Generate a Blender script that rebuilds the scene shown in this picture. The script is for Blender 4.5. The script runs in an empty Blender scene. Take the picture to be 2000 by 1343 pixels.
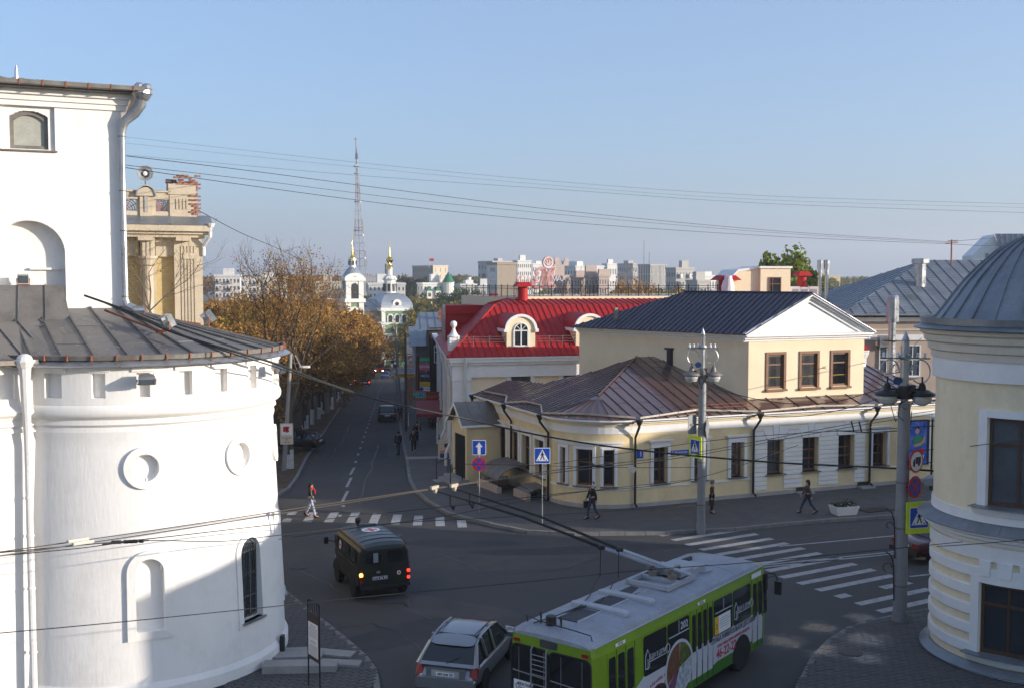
import bpy,bmesh,math,random
from mathutils import Vector,Matrix
V=Vector
PI=math.pi
rnd=random.Random(11)
R=math.radians
SC=bpy.context.scene
COL=SC.collection
# camera, sky, sun, exposure
CAMZ=11.3
FPX=2100.0
PITCH=math.atan(126.5/2100)
cam_data=bpy.data.cameras.new('camera')
cam_data.sensor_width=36.0
cam_data.lens=36.0*FPX/2000
cam_data.clip_start=0.5
cam_data.clip_end=9000
cam=bpy.data.objects.new('camera',cam_data)
COL.objects.link(cam)
cam.location=(0,0,CAMZ)
cam.rotation_euler=(PI/2-PITCH,0,0)
SC.camera=cam
SUN_AZ=R(75)
SUN_EL=R(11.5)
world=bpy.data.worlds.new('World')
SC.world=world
world.use_nodes=True
wn=world.node_tree.nodes
wl=world.node_tree.links
wn.clear()
w_out=wn.new('ShaderNodeOutputWorld')
w_bg=wn.new('ShaderNodeBackground')
w_sky=wn.new('ShaderNodeTexSky')
w_sky.sky_type='NISHITA'
w_sky.sun_disc=False
w_sky.sun_elevation=SUN_EL
sx,sy=math.sin(SUN_AZ),-math.cos(SUN_AZ)
w_sky.sun_rotation=math.atan2(sx,sy)
w_sky.altitude=150
w_sky.air_density=1.0
w_sky.dust_density=2.5
w_sky.ozone_density=4.0
w_bg.inputs['Strength'].default_value=0.12
w_mix=wn.new('ShaderNodeMix');w_mix.data_type='RGBA'
w_mix.inputs['Factor'].default_value=0.25
w_mix.inputs['B'].default_value=(2.75,3.3,4.7,1)
wl.new(w_sky.outputs[0],w_mix.inputs['A'])
wl.new(w_mix.outputs['Result'],w_bg.inputs[0])
wl.new(w_bg.outputs[0],w_out.inputs[0])
sun_d=bpy.data.lights.new('sun','SUN')
sun_d.energy=3.4
sun_d.angle=R(0.5)
sun_d.color=(1.0,0.90,0.78)
sun=bpy.data.objects.new('sun',sun_d)
COL.objects.link(sun)
sdir=V((sx*math.cos(SUN_EL),sy*math.cos(SUN_EL),math.sin(SUN_EL)))
sun.rotation_euler=sdir.to_track_quat('Z','Y').to_euler()
sun.location=(40,-20,60)
SC.view_settings.view_transform='Standard'
SC.view_settings.look='None'
SC.view_settings.gamma=1
SC.view_settings.exposure=1.06
SC.view_settings.use_curve_mapping=False
SC.cycles.volume_step_rate=4
SC.cycles.volume_max_steps=64
SC.cycles.max_bounces=6
SC.cycles.transparent_max_bounces=16
# measuring helpers
_cp,_sp=math.cos(PITCH),math.sin(PITCH)
def ray(px,py):
 u=(px-1000)/FPX
 v=-(py-671.5)/FPX
 return V((u,_cp+v*_sp,-_sp+v*_cp))
def D(px,py,d):
 r=ray(px,py)
 return V((0,0,CAMZ))+r*(d/r.y)
def zat(py,d):
 return D(1000,py,d).z
def Zp(px,py,z=0.0):
 r=ray(px,py)
 return V((0,0,CAMZ))+r*((z-CAMZ)/r.z)
FRONT=V((0.927,0.375,0))
BACK=V((-0.375,0.927,0))
K0=V((5.84,52.2,0))
def vw(p):
 q=V((p[0],p[1],0))-K0
 return q.dot(FRONT),q.dot(BACK)
def from_vw(w,v):
 return K0+FRONT*w+BACK*v
VBR=[4,6,8,150,200,250,290]
def zv(v):
 if v<=4:return 0.0
 if v<=8:return-0.058*(v-4)**2/8
 z=-0.058*2-0.058*(min(v,150)-8)
 if v>150:z-=0.05*(min(v,250)-150)
 if v>250:z-=0.02*(min(v,290)-250)
 return z
def zg(p):
 return zv(vw(p)[1])
def G(px,py,dz=0.0):
 r=ray(px,py)
 z=dz
 for i in range(60):
  p=V((0,0,CAMZ))+r*((z-CAMZ)/r.z)
  z=0.6*z+0.4*(zg(p)+dz)
 return p
# mesh builder
def frame(a,loc=(0,0,0)):
 return Matrix.Translation(V(loc))@Matrix.Rotation(a,4,'Z')
class MB:
 def __init__(s):
  s.v,s.f,s.m=[],[],[]
  s.mi=0
  s.smooth=False
 def add(s,vs,fs):
  o=len(s.v)
  s.v+=[V(p)for p in vs]
  for f in fs:
   s.f.append([i+o for i in f]);s.m.append(s.mi)
  return s
 def box(s,c,d,M=None):
  c=V(c);x,y,z=d[0]/2,d[1]/2,d[2]/2
  vs=[V((i*x,j*y,k*z))for k in(-1,1)for j in(-1,1)for i in(-1,1)]
  vs=[(M@p if M else p)+c for p in vs]
  return s.add(vs,[(0,2,3,1),(4,5,7,6),(0,1,5,4),(2,6,7,3),(0,4,6,2),(1,3,7,5)])
 def bx(s,x0,x1,y0,y1,z0,z1):
  return s.box(((x0+x1)/2,(y0+y1)/2,(z0+z1)/2),(abs(x1-x0),abs(y1-y0),abs(z1-z0)))
 def prism(s,pts,off):
  """closed polygon (3d points) swept by vector off"""
  n=len(pts);pts=[V(p)for p in pts];off=V(off)
  vs=pts+[p+off for p in pts]
  fs=[tuple(range(n-1,-1,-1)),tuple(range(n,2*n))]
  fs+=[(i,(i+1)%n,n+(i+1)%n,n+i)for i in range(n)]
  return s.add(vs,fs)
 def tube(s,path,r,n=8,cap=True,r2=None):
  path=[V(p)for p in path]
  rings=[]
  N=len(path)
  up=None
  for i,p in enumerate(path):
   t=(path[min(i+1,N-1)]-path[max(i-1,0)])
   if t.length<1e-9:t=V((0,0,1))
   t.normalize()
   if up is None:
    up=V((0,0,1))if abs(t.z)<.9 else V((1,0,0))
   a=t.cross(up)
   if a.length<1e-6:
    up=V((0,1,0));a=t.cross(up)
   a.normalize();b=a.cross(t);up=b
   if isinstance(r,(list,tuple)):rr=r[i]
   elif r2 is not None:rr=r+(r2-r)*i/max(1,N-1)
   else:rr=r
   rings.append([p+(a*math.cos(2*PI*k/n)+b*math.sin(2*PI*k/n))*rr for k in range(n)])
  vs=[q for g in rings for q in g]
  fs=[]
  for i in range(N-1):
   for k in range(n):
    fs.append((i*n+k,i*n+(k+1)%n,(i+1)*n+(k+1)%n,(i+1)*n+k))
  if cap:
   fs.append(tuple(range(n-1,-1,-1)));fs.append(tuple((N-1)*n+k for k in range(n)))
  return s.add(vs,fs)
 def lathe(s,prof,c=(0,0,0),n=24,a0=0.0,a1=2*PI,axis=None):
  """prof: list of (r, z)"""
  c=V(c);full=abs(a1-a0-2*PI)<1e-6
  m=n if full else n+1
  vs=[]
  for(r,z)in prof:
   for k in range(m):
    a=a0+(a1-a0)*k/n
    p=V((r*math.cos(a),r*math.sin(a),z))
    if axis is not None:p=axis@p
    vs.append(c+p)
  fs=[]
  for i in range(len(prof)-1):
   for k in range(n):
    k2=(k+1)%m
    fs.append((i*m+k,i*m+k2,(i+1)*m+k2,(i+1)*m+k))
  if full:
   if prof[0][0]>1e-4:fs.append(tuple(range(m-1,-1,-1)))
   if prof[-1][0]>1e-4:fs.append(tuple((len(prof)-1)*m+k for k in range(m)))
  return s.add(vs,fs)
 def sphere(s,c,r,n=12,m=8,sc=(1,1,1)):
  c=V(c);vs=[]
  for i in range(m+1):
   t=PI*i/m
   for k in range(n):
    a=2*PI*k/n
    vs.append(c+V((sc[0]*r*math.sin(t)*math.cos(a),sc[1]*r*math.sin(t)*math.sin(a),sc[2]*r*math.cos(t))))
  fs=[(i*n+k,(i+1)*n+k,(i+1)*n+(k+1)%n,i*n+(k+1)%n)for i in range(m)for k in range(n)]
  return s.add(vs,fs)
 def loft(s,rings,cap=True):
  n=len(rings[0]);vs=[V(p)for g in rings for p in g];fs=[]
  for i in range(len(rings)-1):
   for k in range(n):
    fs.append((i*n+k,i*n+(k+1)%n,(i+1)*n+(k+1)%n,(i+1)*n+k))
  if cap:
   fs.append(tuple(range(n-1,-1,-1)));fs.append(tuple((len(rings)-1)*n+k for k in range(n)))
  return s.add(vs,fs)
 def mesh(s,name,mats,inv=None):
  me=bpy.data.meshes.new(name)
  vs=[inv@p for p in s.v]if inv else s.v
  me.from_pydata([tuple(p)for p in vs],[],s.f)
  mats=mats if isinstance(mats,(list,tuple))else[mats]
  for m in mats:me.materials.append(m)
  if len(mats)>1:me.polygons.foreach_set('material_index',s.m)
  bm=bmesh.new();bm.from_mesh(me)
  bmesh.ops.recalc_face_normals(bm,faces=bm.faces)
  bm.to_mesh(me);bm.free()
  if s.smooth:
   me.polygons.foreach_set('use_smooth',[True]*len(me.polygons))
   try:me.set_sharp_from_angle(angle=R(28))
   except Exception:pass
  me.update()
  return me
 def build(s,name,mats,parent=None,local=True,**kw):
  inv=None
  if parent is not None and not local:
   inv=parent_mat(parent).inverted()
  o=bpy.data.objects.new(name,s.mesh(name,mats,inv))
  return link(o,parent,**kw)
def parent_mat(p):
 m=p.matrix_basis.copy()
 while p.parent:
  p=p.parent;m=p.matrix_basis@m
 return m
def link(o,parent=None,label=None,cat=None,group=None,kind=None):
 COL.objects.link(o)
 if parent:o.parent=parent
 return tag(o,label,cat,group,kind)
def tag(o,label=None,cat=None,group=None,kind=None):
 if label:o['label']=label
 if cat:o['category']=cat
 if group:o['group']=group
 if kind:o['kind']=kind
 return o
def thing(name,label,cat,loc=(0,0,0),rot=0.0,group=None):
 o=bpy.data.objects.new(name,None)
 o.empty_display_size=.3
 o.location=loc;o.rotation_euler=(0,0,rot)
 return link(o,None,label,cat,group)
def inst(name,me,parent,loc=(0,0,0),rot=0.0,scale=None,**kw):
 o=bpy.data.objects.new(name,me)
 o.location=loc
 o.rotation_euler=rot if isinstance(rot,(tuple,list))else(0,0,rot)
 if scale:o.scale=scale
 return link(o,parent,**kw)
def copy_tree(o,parent=None):
 c=o.copy();COL.objects.link(c)
 if parent:c.parent=parent
 for ch in list(o.children):copy_tree(ch,c)
 return c
# materials
def nodes(name):
 m=bpy.data.materials.new(name);m.use_nodes=True
 nt=m.node_tree;b=nt.nodes['Principled BSDF']
 return m,nt,b
def setp(b,**kw):
 names={'rough':'Roughness','metal':'Metallic','spec':'Specular IOR Level','coat':'Coat Weight','trans':'Transmission Weight','alpha':'Alpha'}
 for k,v in kw.items():
  if names[k]in b.inputs:b.inputs[names[k]].default_value=v
def mat(name,col,rough=.8,metal=0.0,var=.12,scale=1.2,fine=.06,fscale=18,bump=0.0,bscale=40,spec=.4,dirt=None,dirt_amt=.35,dscale=.5,stretch=None,coat=0.0,emit=None,rvar=0.0):
 """procedural surface: broad tone drift, fine grain, optional stains, grain relief"""
 m,nt,b=nodes(name)
 if 'Coat Roughness' in b.inputs:b.inputs['Coat Roughness'].default_value=.10
 N,L=nt.nodes,nt.links
 setp(b,rough=rough,metal=metal,spec=spec,coat=coat)
 tc=N.new('ShaderNodeTexCoord')
 src=tc.outputs['Object']
 if stretch:
  mp=N.new('ShaderNodeMapping');mp.inputs['Scale'].default_value=stretch
  L.new(src,mp.inputs[0]);src=mp.outputs[0]
 n1=N.new('ShaderNodeTexNoise');n1.inputs['Scale'].default_value=scale;n1.inputs['Detail'].default_value=6;n1.inputs['Roughness'].default_value=.6
 L.new(src,n1.inputs['Vector'])
 n2=N.new('ShaderNodeTexNoise');n2.inputs['Scale'].default_value=fscale;n2.inputs['Detail'].default_value=3
 L.new(src,n2.inputs['Vector'])
 c=V(col[:3])
 mix=N.new('ShaderNodeMix');mix.data_type='RGBA'
 mix.inputs['A'].default_value=(*(c*(1-var)),1);mix.inputs['B'].default_value=(*[min(1,q*(1+var))for q in c],1)
 mr=N.new('ShaderNodeMapRange');mr.inputs[1].default_value=.3;mr.inputs[2].default_value=.7
 L.new(n1.outputs[0],mr.inputs[0]);L.new(mr.outputs[0],mix.inputs['Factor'])
 mx2=N.new('ShaderNodeMix');mx2.data_type='RGBA';mx2.blend_type='MULTIPLY';mx2.inputs['Factor'].default_value=1
 rp=N.new('ShaderNodeMapRange');rp.inputs[1].default_value=.3;rp.inputs[2].default_value=.7;rp.inputs[3].default_value=1-fine;rp.inputs[4].default_value=1+fine
 L.new(n2.outputs[0],rp.inputs[0]);L.new(mix.outputs['Result'],mx2.inputs['A']);L.new(rp.outputs[0],mx2.inputs['B'])
 out=mx2.outputs['Result']
 if dirt:
  n3=N.new('ShaderNodeTexNoise');n3.inputs['Scale'].default_value=dscale;n3.inputs['Detail'].default_value=8;n3.inputs['Roughness'].default_value=.7
  L.new(tc.outputs['Object'],n3.inputs['Vector'])
  r3=N.new('ShaderNodeMapRange');r3.inputs[1].default_value=.5;r3.inputs[2].default_value=.72;r3.inputs[4].default_value=dirt_amt
  L.new(n3.outputs[0],r3.inputs[0])
  mx3=N.new('ShaderNodeMix');mx3.data_type='RGBA';mx3.inputs['B'].default_value=(*dirt,1)
  L.new(r3.outputs[0],mx3.inputs['Factor']);L.new(out,mx3.inputs['A']);out=mx3.outputs['Result']
 L.new(out,b.inputs['Base Color'])
 if rvar:
  rr=N.new('ShaderNodeMapRange');rr.inputs[1].default_value=.35;rr.inputs[2].default_value=.65;rr.inputs[3].default_value=max(.02,rough-rvar);rr.inputs[4].default_value=min(1,rough+rvar)
  L.new(n1.outputs[0],rr.inputs[0]);L.new(rr.outputs[0],b.inputs['Roughness'])
 if bump:
  nb=N.new('ShaderNodeTexNoise');nb.inputs['Scale'].default_value=bscale;nb.inputs['Detail'].default_value=4
  L.new(src,nb.inputs['Vector'])
  bp=N.new('ShaderNodeBump');bp.inputs['Strength'].default_value=bump;bp.inputs['Distance'].default_value=.02
  L.new(nb.outputs[0],bp.inputs['Height']);L.new(bp.outputs[0],b.inputs['Normal'])
 if emit:
  b.inputs['Emission Color'].default_value=(*emit[:3],1);b.inputs['Emission Strength'].default_value=emit[3]
 return m
def flat(name,col,rough=.5,**kw):
 return mat(name,col,rough,var=kw.pop('var',.04),fine=kw.pop('fine',.03),**kw)
def glass_mat(name,col=(.02,.025,.03),rough=.06):
 return mat(name,col,rough,var=.3,scale=.8,fine=.05,spec=.8)
MT={}
MT['white']=mat('white_lime_plaster',(.80,.775,.74),.85,var=.035,scale=.5,fine=.015,bump=.3,bscale=7,stretch=(1.6,1.6,.35),dirt=(.55,.51,.46),dirt_amt=.32,dscale=.8)
MT['cream']=mat('cream_stucco',(.62,.56,.46),.85,var=.05,bump=.1,bscale=30)
MT['yellow']=mat('yellow_stucco',(.72,.58,.34),.85,var=.08,scale=.8,fine=.03,bump=.12,bscale=30,stretch=(1.5,1.5,.4),dirt=(.40,.31,.19),dirt_amt=.35,dscale=.9)
MT['yellow_round']=mat('yellow_stucco_bounce_lit',(.80,.68,.47),.85,var=.07,scale=.8,fine=.03,bump=.12,bscale=30,stretch=(1.5,1.5,.4),dirt=(.5,.4,.26),dirt_amt=.35,dscale=.9)  # wall colour lightened to stand in for light bounced off gate and ground
MT['yellow_pale']=mat('pale_yellow_stucco',(.78,.65,.45),.85,var=.05,scale=.6,fine=.02,bump=.1,bscale=30,dirt=(.45,.33,.2),dirt_amt=.2)
MT['white_trim']=mat('white_trim_paint',(.76,.75,.73),.7,var=.05,scale=1.5,fine=.02,bump=.06,dirt=(.45,.43,.4),dirt_amt=.2)
MT['beige']=mat('beige_stone_render',(.47,.40,.30),.9,var=.1,scale=1.2,bump=.3,bscale=25,dirt=(.28,.22,.16),dirt_amt=.3)
MT['plinth']=mat('grey_plinth_render',(.36,.34,.32),.9,var=.12,bump=.3,bscale=20,dirt=(.2,.18,.16),dirt_amt=.4)
MT['pinkgrey']=mat('pinkish_render',(.42,.33,.27),.9,var=.1,scale=.6,bump=.1,dirt=(.25,.19,.15),dirt_amt=.3)
MT['asphalt']=mat('asphalt',(.058,.056,.055),.82,var=.22,scale=.35,fine=.18,fscale=30,bump=.35,bscale=60,dirt=(.085,.08,.075),dirt_amt=.35,dscale=.3,rvar=.1)
MT['paver']=mat('paving_block',(.085,.08,.078),.75,var=.2,scale=1.2,fine=.15,fscale=12,bump=.3,bscale=30,dirt=(.05,.047,.043),dirt_amt=.5,dscale=.8,rvar=.15)
MT['paver_joint']=mat('paving_joint',(.03,.028,.025),.95)
MT['kerb']=mat('kerb_concrete',(.20,.195,.185),.9,var=.2,scale=2,bump=.3,bscale=25,dirt=(.09,.085,.08),dirt_amt=.5)
MT['soil']=mat('soil_and_leaves',(.075,.05,.028),.95,var=.4,scale=1.5,fine=.4,fscale=10,bump=.5,dirt=(.2,.1,.03),dirt_amt=.5,dscale=1.6)
MT['paint']=mat('road_paint',(.36,.36,.36),.7,var=.12,scale=2,fine=.15,fscale=14,dirt=(.13,.13,.13),dirt_amt=.75,dscale=3.0)
MT['roof_dark']=mat('weathered_sheet_roof',(.17,.158,.145),.55,metal=.2,var=.25,scale=.8,fine=.1,bump=.12,bscale=4,dirt=(.06,.055,.05),dirt_amt=.5,dscale=1.2,rvar=.12)
MT['roof_brown']=mat('brown_sheet_roof',(.115,.058,.048),.34,metal=.25,coat=.8,var=.15,scale=.7,fine=.05,bump=.08,bscale=3,dirt=(.09,.05,.045),dirt_amt=.4,rvar=.1)
MT['roof_navy']=mat('dark_sheet_roof',(.06,.055,.075),.34,metal=.35,var=.15,scale=.7,fine=.05,bump=.06,bscale=3,rvar=.08)
MT['roof_red']=mat('red_sheet_roof',(.36,.018,.018),.55,spec=.2,var=.1,scale=.8,fine=.04,bump=.06,bscale=3)
MT['roof_slate']=mat('blue_grey_sheet_roof',(.21,.23,.25),.42,metal=.4,var=.25,scale=.9,fine=.08,bump=.1,bscale=4,dirt=(.3,.31,.32),dirt_amt=.45,dscale=.7,rvar=.12)
MT['galv']=mat('galvanised_sheet',(.42,.43,.44),.35,metal=.75,var=.15,scale=2,fine=.06,bump=.06,bscale=8,rvar=.1)
MT['pipe_white']=mat('white_painted_pipe',(.66,.65,.63),.5,var=.08,scale=2,dirt=(.4,.36,.3),dirt_amt=.3)
MT['gutter']=mat('weathered_gutter',(.19,.175,.155),.55,metal=.3,var=.25,scale=3,dirt=(.2,.09,.05),dirt_amt=.4,dscale=2)
MT['gutter_pale']=mat('pale_gutter',(.55,.5,.43),.45,metal=.3,var=.2,scale=3)
MT['black']=mat('black_painted_metal',(.018,.017,.017),.5,var=.2,scale=3)
MT['brownwood']=mat('brown_window_wood',(.19,.085,.04),.45,var=.2,scale=3,stretch=(6,6,1))
MT['darkwood']=mat('dark_window_wood',(.07,.034,.02),.45,var=.2,scale=3,stretch=(6,6,1))
MT['whitewood']=mat('white_window_paint',(.7,.7,.69),.5)
MT['glass']=glass_mat('dark_window_glass')
MT['glass_b']=glass_mat('bluish_window_glass',(.07,.085,.10),.05)
MT['glass_dull']=mat('dull_window_pane',(.34,.34,.29),.25,var=.2,scale=1.5,spec=.6)
MT['curtain']=mat('curtain_cloth',(.42,.42,.40),.9,var=.3,scale=2,stretch=(8,8,.6))
MT['steel']=mat('pole_paint',(.25,.255,.265),.5,metal=.2,var=.12,scale=1.5,dirt=(.2,.19,.18),dirt_amt=.4)
MT['concrete']=mat('grey_concrete',(.30,.285,.265),.9,var=.15,bump=.3,dirt=(.16,.15,.14),dirt_amt=.4)
MT['rust']=mat('rusty_iron',(.28,.09,.045),.8,var=.3,scale=4)
MT['brick_red']=mat('bare_red_brick',(.22,.08,.05),.9,var=.3,scale=6,fine=.2,bump=.4,dirt=(.5,.42,.34),dirt_amt=.5,dscale=3)
MT['gold']=mat('gilded_metal',(.85,.55,.12),.22,metal=1.0,var=.1)
MT['sign_blue']=flat('sign_blue',(.012,.07,.42),.35)
MT['sign_red']=flat('sign_red',(.55,.015,.02),.35)
MT['sign_white']=flat('sign_white',(.78,.78,.78),.35)
MT['sign_yel']=flat('sign_yellow_green',(.62,.78,.02),.4)
MT['sign_back']=flat('sign_back_grey',(.26,.27,.28),.5,metal=.4)
MT['sign_amber']=flat('sign_amber',(.75,.42,.02),.4)
MT['wire']=flat('black_cable',(.02,.02,.02),.6)
MT['copper_wire']=flat('contact_wire',(.16,.13,.10),.45,metal=.5)
MT['rubber']=mat('tyre_rubber',(.018,.018,.018),.85,var=.2,bump=.2)
MT['bark']=mat('tree_bark',(.10,.078,.06),.95,var=.3,scale=4,bump=.5,stretch=(3,3,.6))
MT['whitewash']=mat('whitewashed_bark',(.55,.54,.52),.95,var=.2,scale=4,bump=.5,dirt=(.2,.18,.16),dirt_amt=.5,dscale=3)
MT['chrome']=flat('chrome',(.6,.6,.6),.2,metal=1.0)
MT['skin']=flat('skin',(.52,.30,.21),.6)
MT['hair']=flat('dark_hair',(.015,.011,.009),.6)
# standing-seam roofs: one object per sheet
def clip_poly(poly,axis,val,keep_ge):
 out=[]
 n=len(poly)
 for i in range(n):
  a,b=poly[i],poly[(i+1)%n]
  ia=(a[axis]>=val-1e-9)if keep_ge else(a[axis]<=val+1e-9)
  ib=(b[axis]>=val-1e-9)if keep_ge else(b[axis]<=val+1e-9)
  if ia:out.append(a)
  if ia!=ib:
   t=(val-a[axis])/(b[axis]-a[axis])
   out.append((a[0]+(b[0]-a[0])*t,a[1]+(b[1]-a[1])*t))
 return out
def roof_face(parent,poly,seam,width,m,seam_h=.045,seam_w=.035,local=True,name='roof_panel',th=.03,cross=None,off=0.0):
 """split a planar roof face into sheets along direction seam, each with its raised joint"""
 poly=[V(p)for p in poly]
 n=V((0,0,0))
 for i in range(len(poly)):
  a,b=poly[i],poly[(i+1)%len(poly)]
  n+=a.cross(b)
 n.normalize()
 if n.z<0:n=-n
 seam=V(seam);v=(seam-n*seam.dot(n)).normalized();u=v.cross(n)
 o=poly[0]
 p2=[((p-o).dot(u),(p-o).dot(v))for p in poly]
 lo=min(p[0]for p in p2)+off;hi=max(p[0]for p in p2)
 k=0
 x=lo-(off and width)
 out=[]
 while x<hi-1e-3:
  q=clip_poly(clip_poly(p2,0,x,True),0,x+width,False)
  if len(q)>=3:
   g=MB()
   jit=rnd.uniform(-.006,.006)
   P=[o+u*a+v*b+n*jit for a,b in q]
   g.prism([p-n*th for p in P],n*th)
   e=sorted([b for a,b in q if abs(a-x)<1e-4])
   if len(e)>=2 and e[-1]-e[0]>.05 and seam_h>0:
    A,B=o+u*x+v*e[0],o+u*x+v*e[-1]
    w=u*seam_w/2
    g.prism([A-w+n*.0,A+w,A+w+n*seam_h,A-w+n*seam_h],B-A)
   if cross:
    bs=sorted(b for a,b in q)
    c=bs[0]+cross*(.5+.3*(k%2))
    while c<bs[-1]-.2:
     qq=clip_poly(clip_poly(q,1,c,True),1,c+.04,False)
     if len(qq)>=3:
      g.prism([o+u*a+v*b+n*.012 for a,b in qq],n*.008)
     c+=cross
   out.append(g.build(name,m,parent,local))
  x+=width;k+=1
 return out
def text(s,size,parent,M,m,name='lettering',align='CENTER',ext=.002,font=None,sx=1.0,shear=0.0,bold=0.0):
 c=bpy.data.curves.new(name,'FONT')
 c.body=s;c.size=size;c.align_x=align;c.align_y='CENTER';c.extrude=ext;c.shear=shear
 c.offset=bold;c.resolution_u=3
 c.materials.append(m)
 tmp=bpy.data.objects.new('tmp',c)
 me=bpy.data.meshes.new_from_object(tmp)
 bpy.data.objects.remove(tmp)
 me.transform(M@Matrix.Diagonal((sx,1,1,1)))
 me.materials.clear();me.materials.append(m)
 o=bpy.data.objects.new(name,me)
 return link(o,parent)
def face_M(loc,normal,up=(0,0,1)):
 """matrix whose local XY plane faces along normal"""
 z=V(normal).normalized();x=V(up).cross(z).normalized();y=z.cross(x)
 m=Matrix((x,y,z)).transposed().to_4x4()
 m.translation=V(loc)
 return m
# terrain
def drape(name,pts,m,dz,thick=0.0,parent=None,step=None,**kw):
 """flat polygon (x,y) cut along the slope breaks and laid on the terrain"""
 bm=bmesh.new()
 vs=[bm.verts.new((p[0],p[1],0))for p in pts]
 f=bm.faces.new(vs)
 bmesh.ops.triangulate(bm,faces=[f])
 br=list(VBR)+[5,7]
 for b in br:
  bmesh.ops.bisect_plane(bm,geom=bm.verts[:]+bm.edges[:]+bm.faces[:],plane_co=from_vw(0,b),plane_no=BACK)
 for v in bm.verts:v.co.z=zg(v.co)+dz
 bmesh.ops.recalc_face_normals(bm,faces=bm.faces)
 for f in bm.faces:
  if f.normal.z<0:f.normal_flip()
 if thick:
  r=bmesh.ops.extrude_face_region(bm,geom=bm.faces[:])
  bmesh.ops.translate(bm,verts=[g for g in r['geom']if isinstance(g,bmesh.types.BMVert)],vec=(0,0,thick))
  bmesh.ops.recalc_face_normals(bm,faces=bm.faces)
 me=bpy.data.meshes.new(name);bm.to_mesh(me);bm.free()
 me.materials.append(m)
 return link(bpy.data.objects.new(name,me),parent,**kw)
g=MB()
ws=[-6000,-2500,-900,-300,-120,-60,-25,0,25,60,120,300,900,2500,6000]
vs_=[-500,-120,-40,-10,4,5,6,7,8,60,150,200,250,290,400,700,1200,2500,4500,7500]
P=[]
for v in vs_:
 for w in ws:
  p=from_vw(w,v);p.z=zv(v)-.06
  P.append(p)
nw=len(ws)
g.add(P,[(i*nw+k,i*nw+k+1,(i+1)*nw+k+1,(i+1)*nw+k)for i in range(len(vs_)-1)for k in range(nw-1)])
MT['ground']=mat('town_ground',(.055,.052,.032),.95,var=.5,scale=.02,fine=.3,fscale=.15,dirt=(.13,.10,.06),dirt_amt=.6,dscale=.03)
ground=g.build('ground',MT['ground'],kind='structure')
LK=[(535,973),(562,956),(580,932),(599,894),(629,851),(666,793),(685,768),(700,752)]
RK=[(779,809),(784,851),(795,900),(800,937),(811,959),(835,980),(875,1004),(902,1012),(960,1026),(1028,1040),(1120,1045),(1220,1044),(1300,1043),(1364,1039),(1434,1036),(1538,1025),(1636,1017),(1748,1010),(1840,1003)]
lk=[G(*p)for p in LK];rk=[G(*p)for p in RK]
SDIR=(G(745,752)-G(672,985));SDIR.z=0;SDIR.normalize()
far_l=lk[-1]+SDIR*130;far_r=rk[0]+SDIR*190
junction=[V((-60,8,0)),V((60,8,0)),V((75,70,0)),rk[-1]+BACK*4,rk[6]+BACK*4+FRONT*2,rk[3]+FRONT*3,rk[0]+FRONT*4,far_r,far_l,lk[-1]-FRONT*4,lk[3]-FRONT*4,lk[1]-FRONT*6,V((-70,34,0))]
drape('road',junction,MT['asphalt'],0.0,kind='structure')
PAVE={}
def pavement(name,pts,m,h=.13,kerb=None,**kw):
 o=drape(name,pts,m,-.05,thick=h+.05,kind='structure',**kw)
 if kerb:
  acc=0
  for a,b in zip(kerb,kerb[1:]):
   L=(b-a).length
   n=max(1,round(L/1.05))
   for i in range(n):
    p,q=a.lerp(b,i/n),a.lerp(b,(i+1)/n)
    t=(q-p);t.z=0
    if t.length<.05 or(p+q).y/2>130:continue
    s=t.cross(V((0,0,1))).normalized()*.09
    t.normalize()
    z0,z1=zg(p),zg(q)
    hh=h+.015+rnd.uniform(-.012,.012)
    A=V((p.x,p.y,z0))+t*.012;B=V((q.x,q.y,z1))-t*.012
    k=MB()
    k.loft([[A-s+V((0,0,-.05)),A+s+V((0,0,-.05)),A+s+V((0,0,hh)),A-s+V((0,0,hh))],[B-s+V((0,0,-.05)),B+s+V((0,0,-.05)),B+s+V((0,0,hh)),B-s+V((0,0,hh))]])
    k.build('kerb_stone',MT['kerb'],o)
 PAVE[name]=o
 return o
ka=[G(*p)for p in[(520,1133),(547,1153),(589,1188),(630,1220),(662,1246),(689,1269),(711,1288),(730,1315),(736,1343),(738,1400),(735,1500)]]
pave_a=pavement('pavement',ka+[V((-10,18,0)),V((-26,16,0)),V((-26,38,0)),V((-12,40,0))],MT['paver_joint'],kerb=[V((-12,40,0))]+ka)
kb=[G(500,990)]+lk
left_back=[p-FRONT*7 for p in kb]
pave_b=pavement('pavement',kb[:3]+[kb[2]-FRONT*12,kb[0]-FRONT*12],MT['paver'],kerb=kb[:3])
verge=pavement('grass_verge',kb[2:]+[lk[-1]+SDIR*110,lk[-1]+SDIR*110-FRONT*16,lk[-1]-FRONT*16,kb[2]-FRONT*16],MT['soil'],h=.10,kerb=kb[2:])
pave_c=pavement('pavement',[rk[0]+SDIR*170]+rk+[rk[-1]+FRONT*30,rk[-1]+FRONT*30+BACK*8,from_vw(14,6),from_vw(6,25),rk[0]+FRONT*9,rk[0]+SDIR*170+FRONT*6],MT['paver'],kerb=rk+[rk[-1]+FRONT*30])
kd=[G(*p)for p in[(1545,1400),(1563,1343),(1588,1294),(1622,1257),(1661,1232),(1706,1218),(1748,1208),(1832,1193)]]
pave_d=pavement('pavement',[V((8,15,0))]+kd+[kd[-1]+FRONT*30,kd[-1]+FRONT*30-BACK*25,V((20,10,0))],MT['paver_joint'],kerb=[V((8,15,0))]+kd+[kd[-1]+FRONT*30])
def in_poly(p,poly):
 c=False;n=len(poly);j=n-1
 for i in range(n):
  a,b=poly[i],poly[j]
  if(a.y>p.y)!=(b.y>p.y)and p.x<(b.x-a.x)*(p.y-a.y)/(b.y-a.y)+a.x:c=not c
  j=i
 return c
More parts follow.
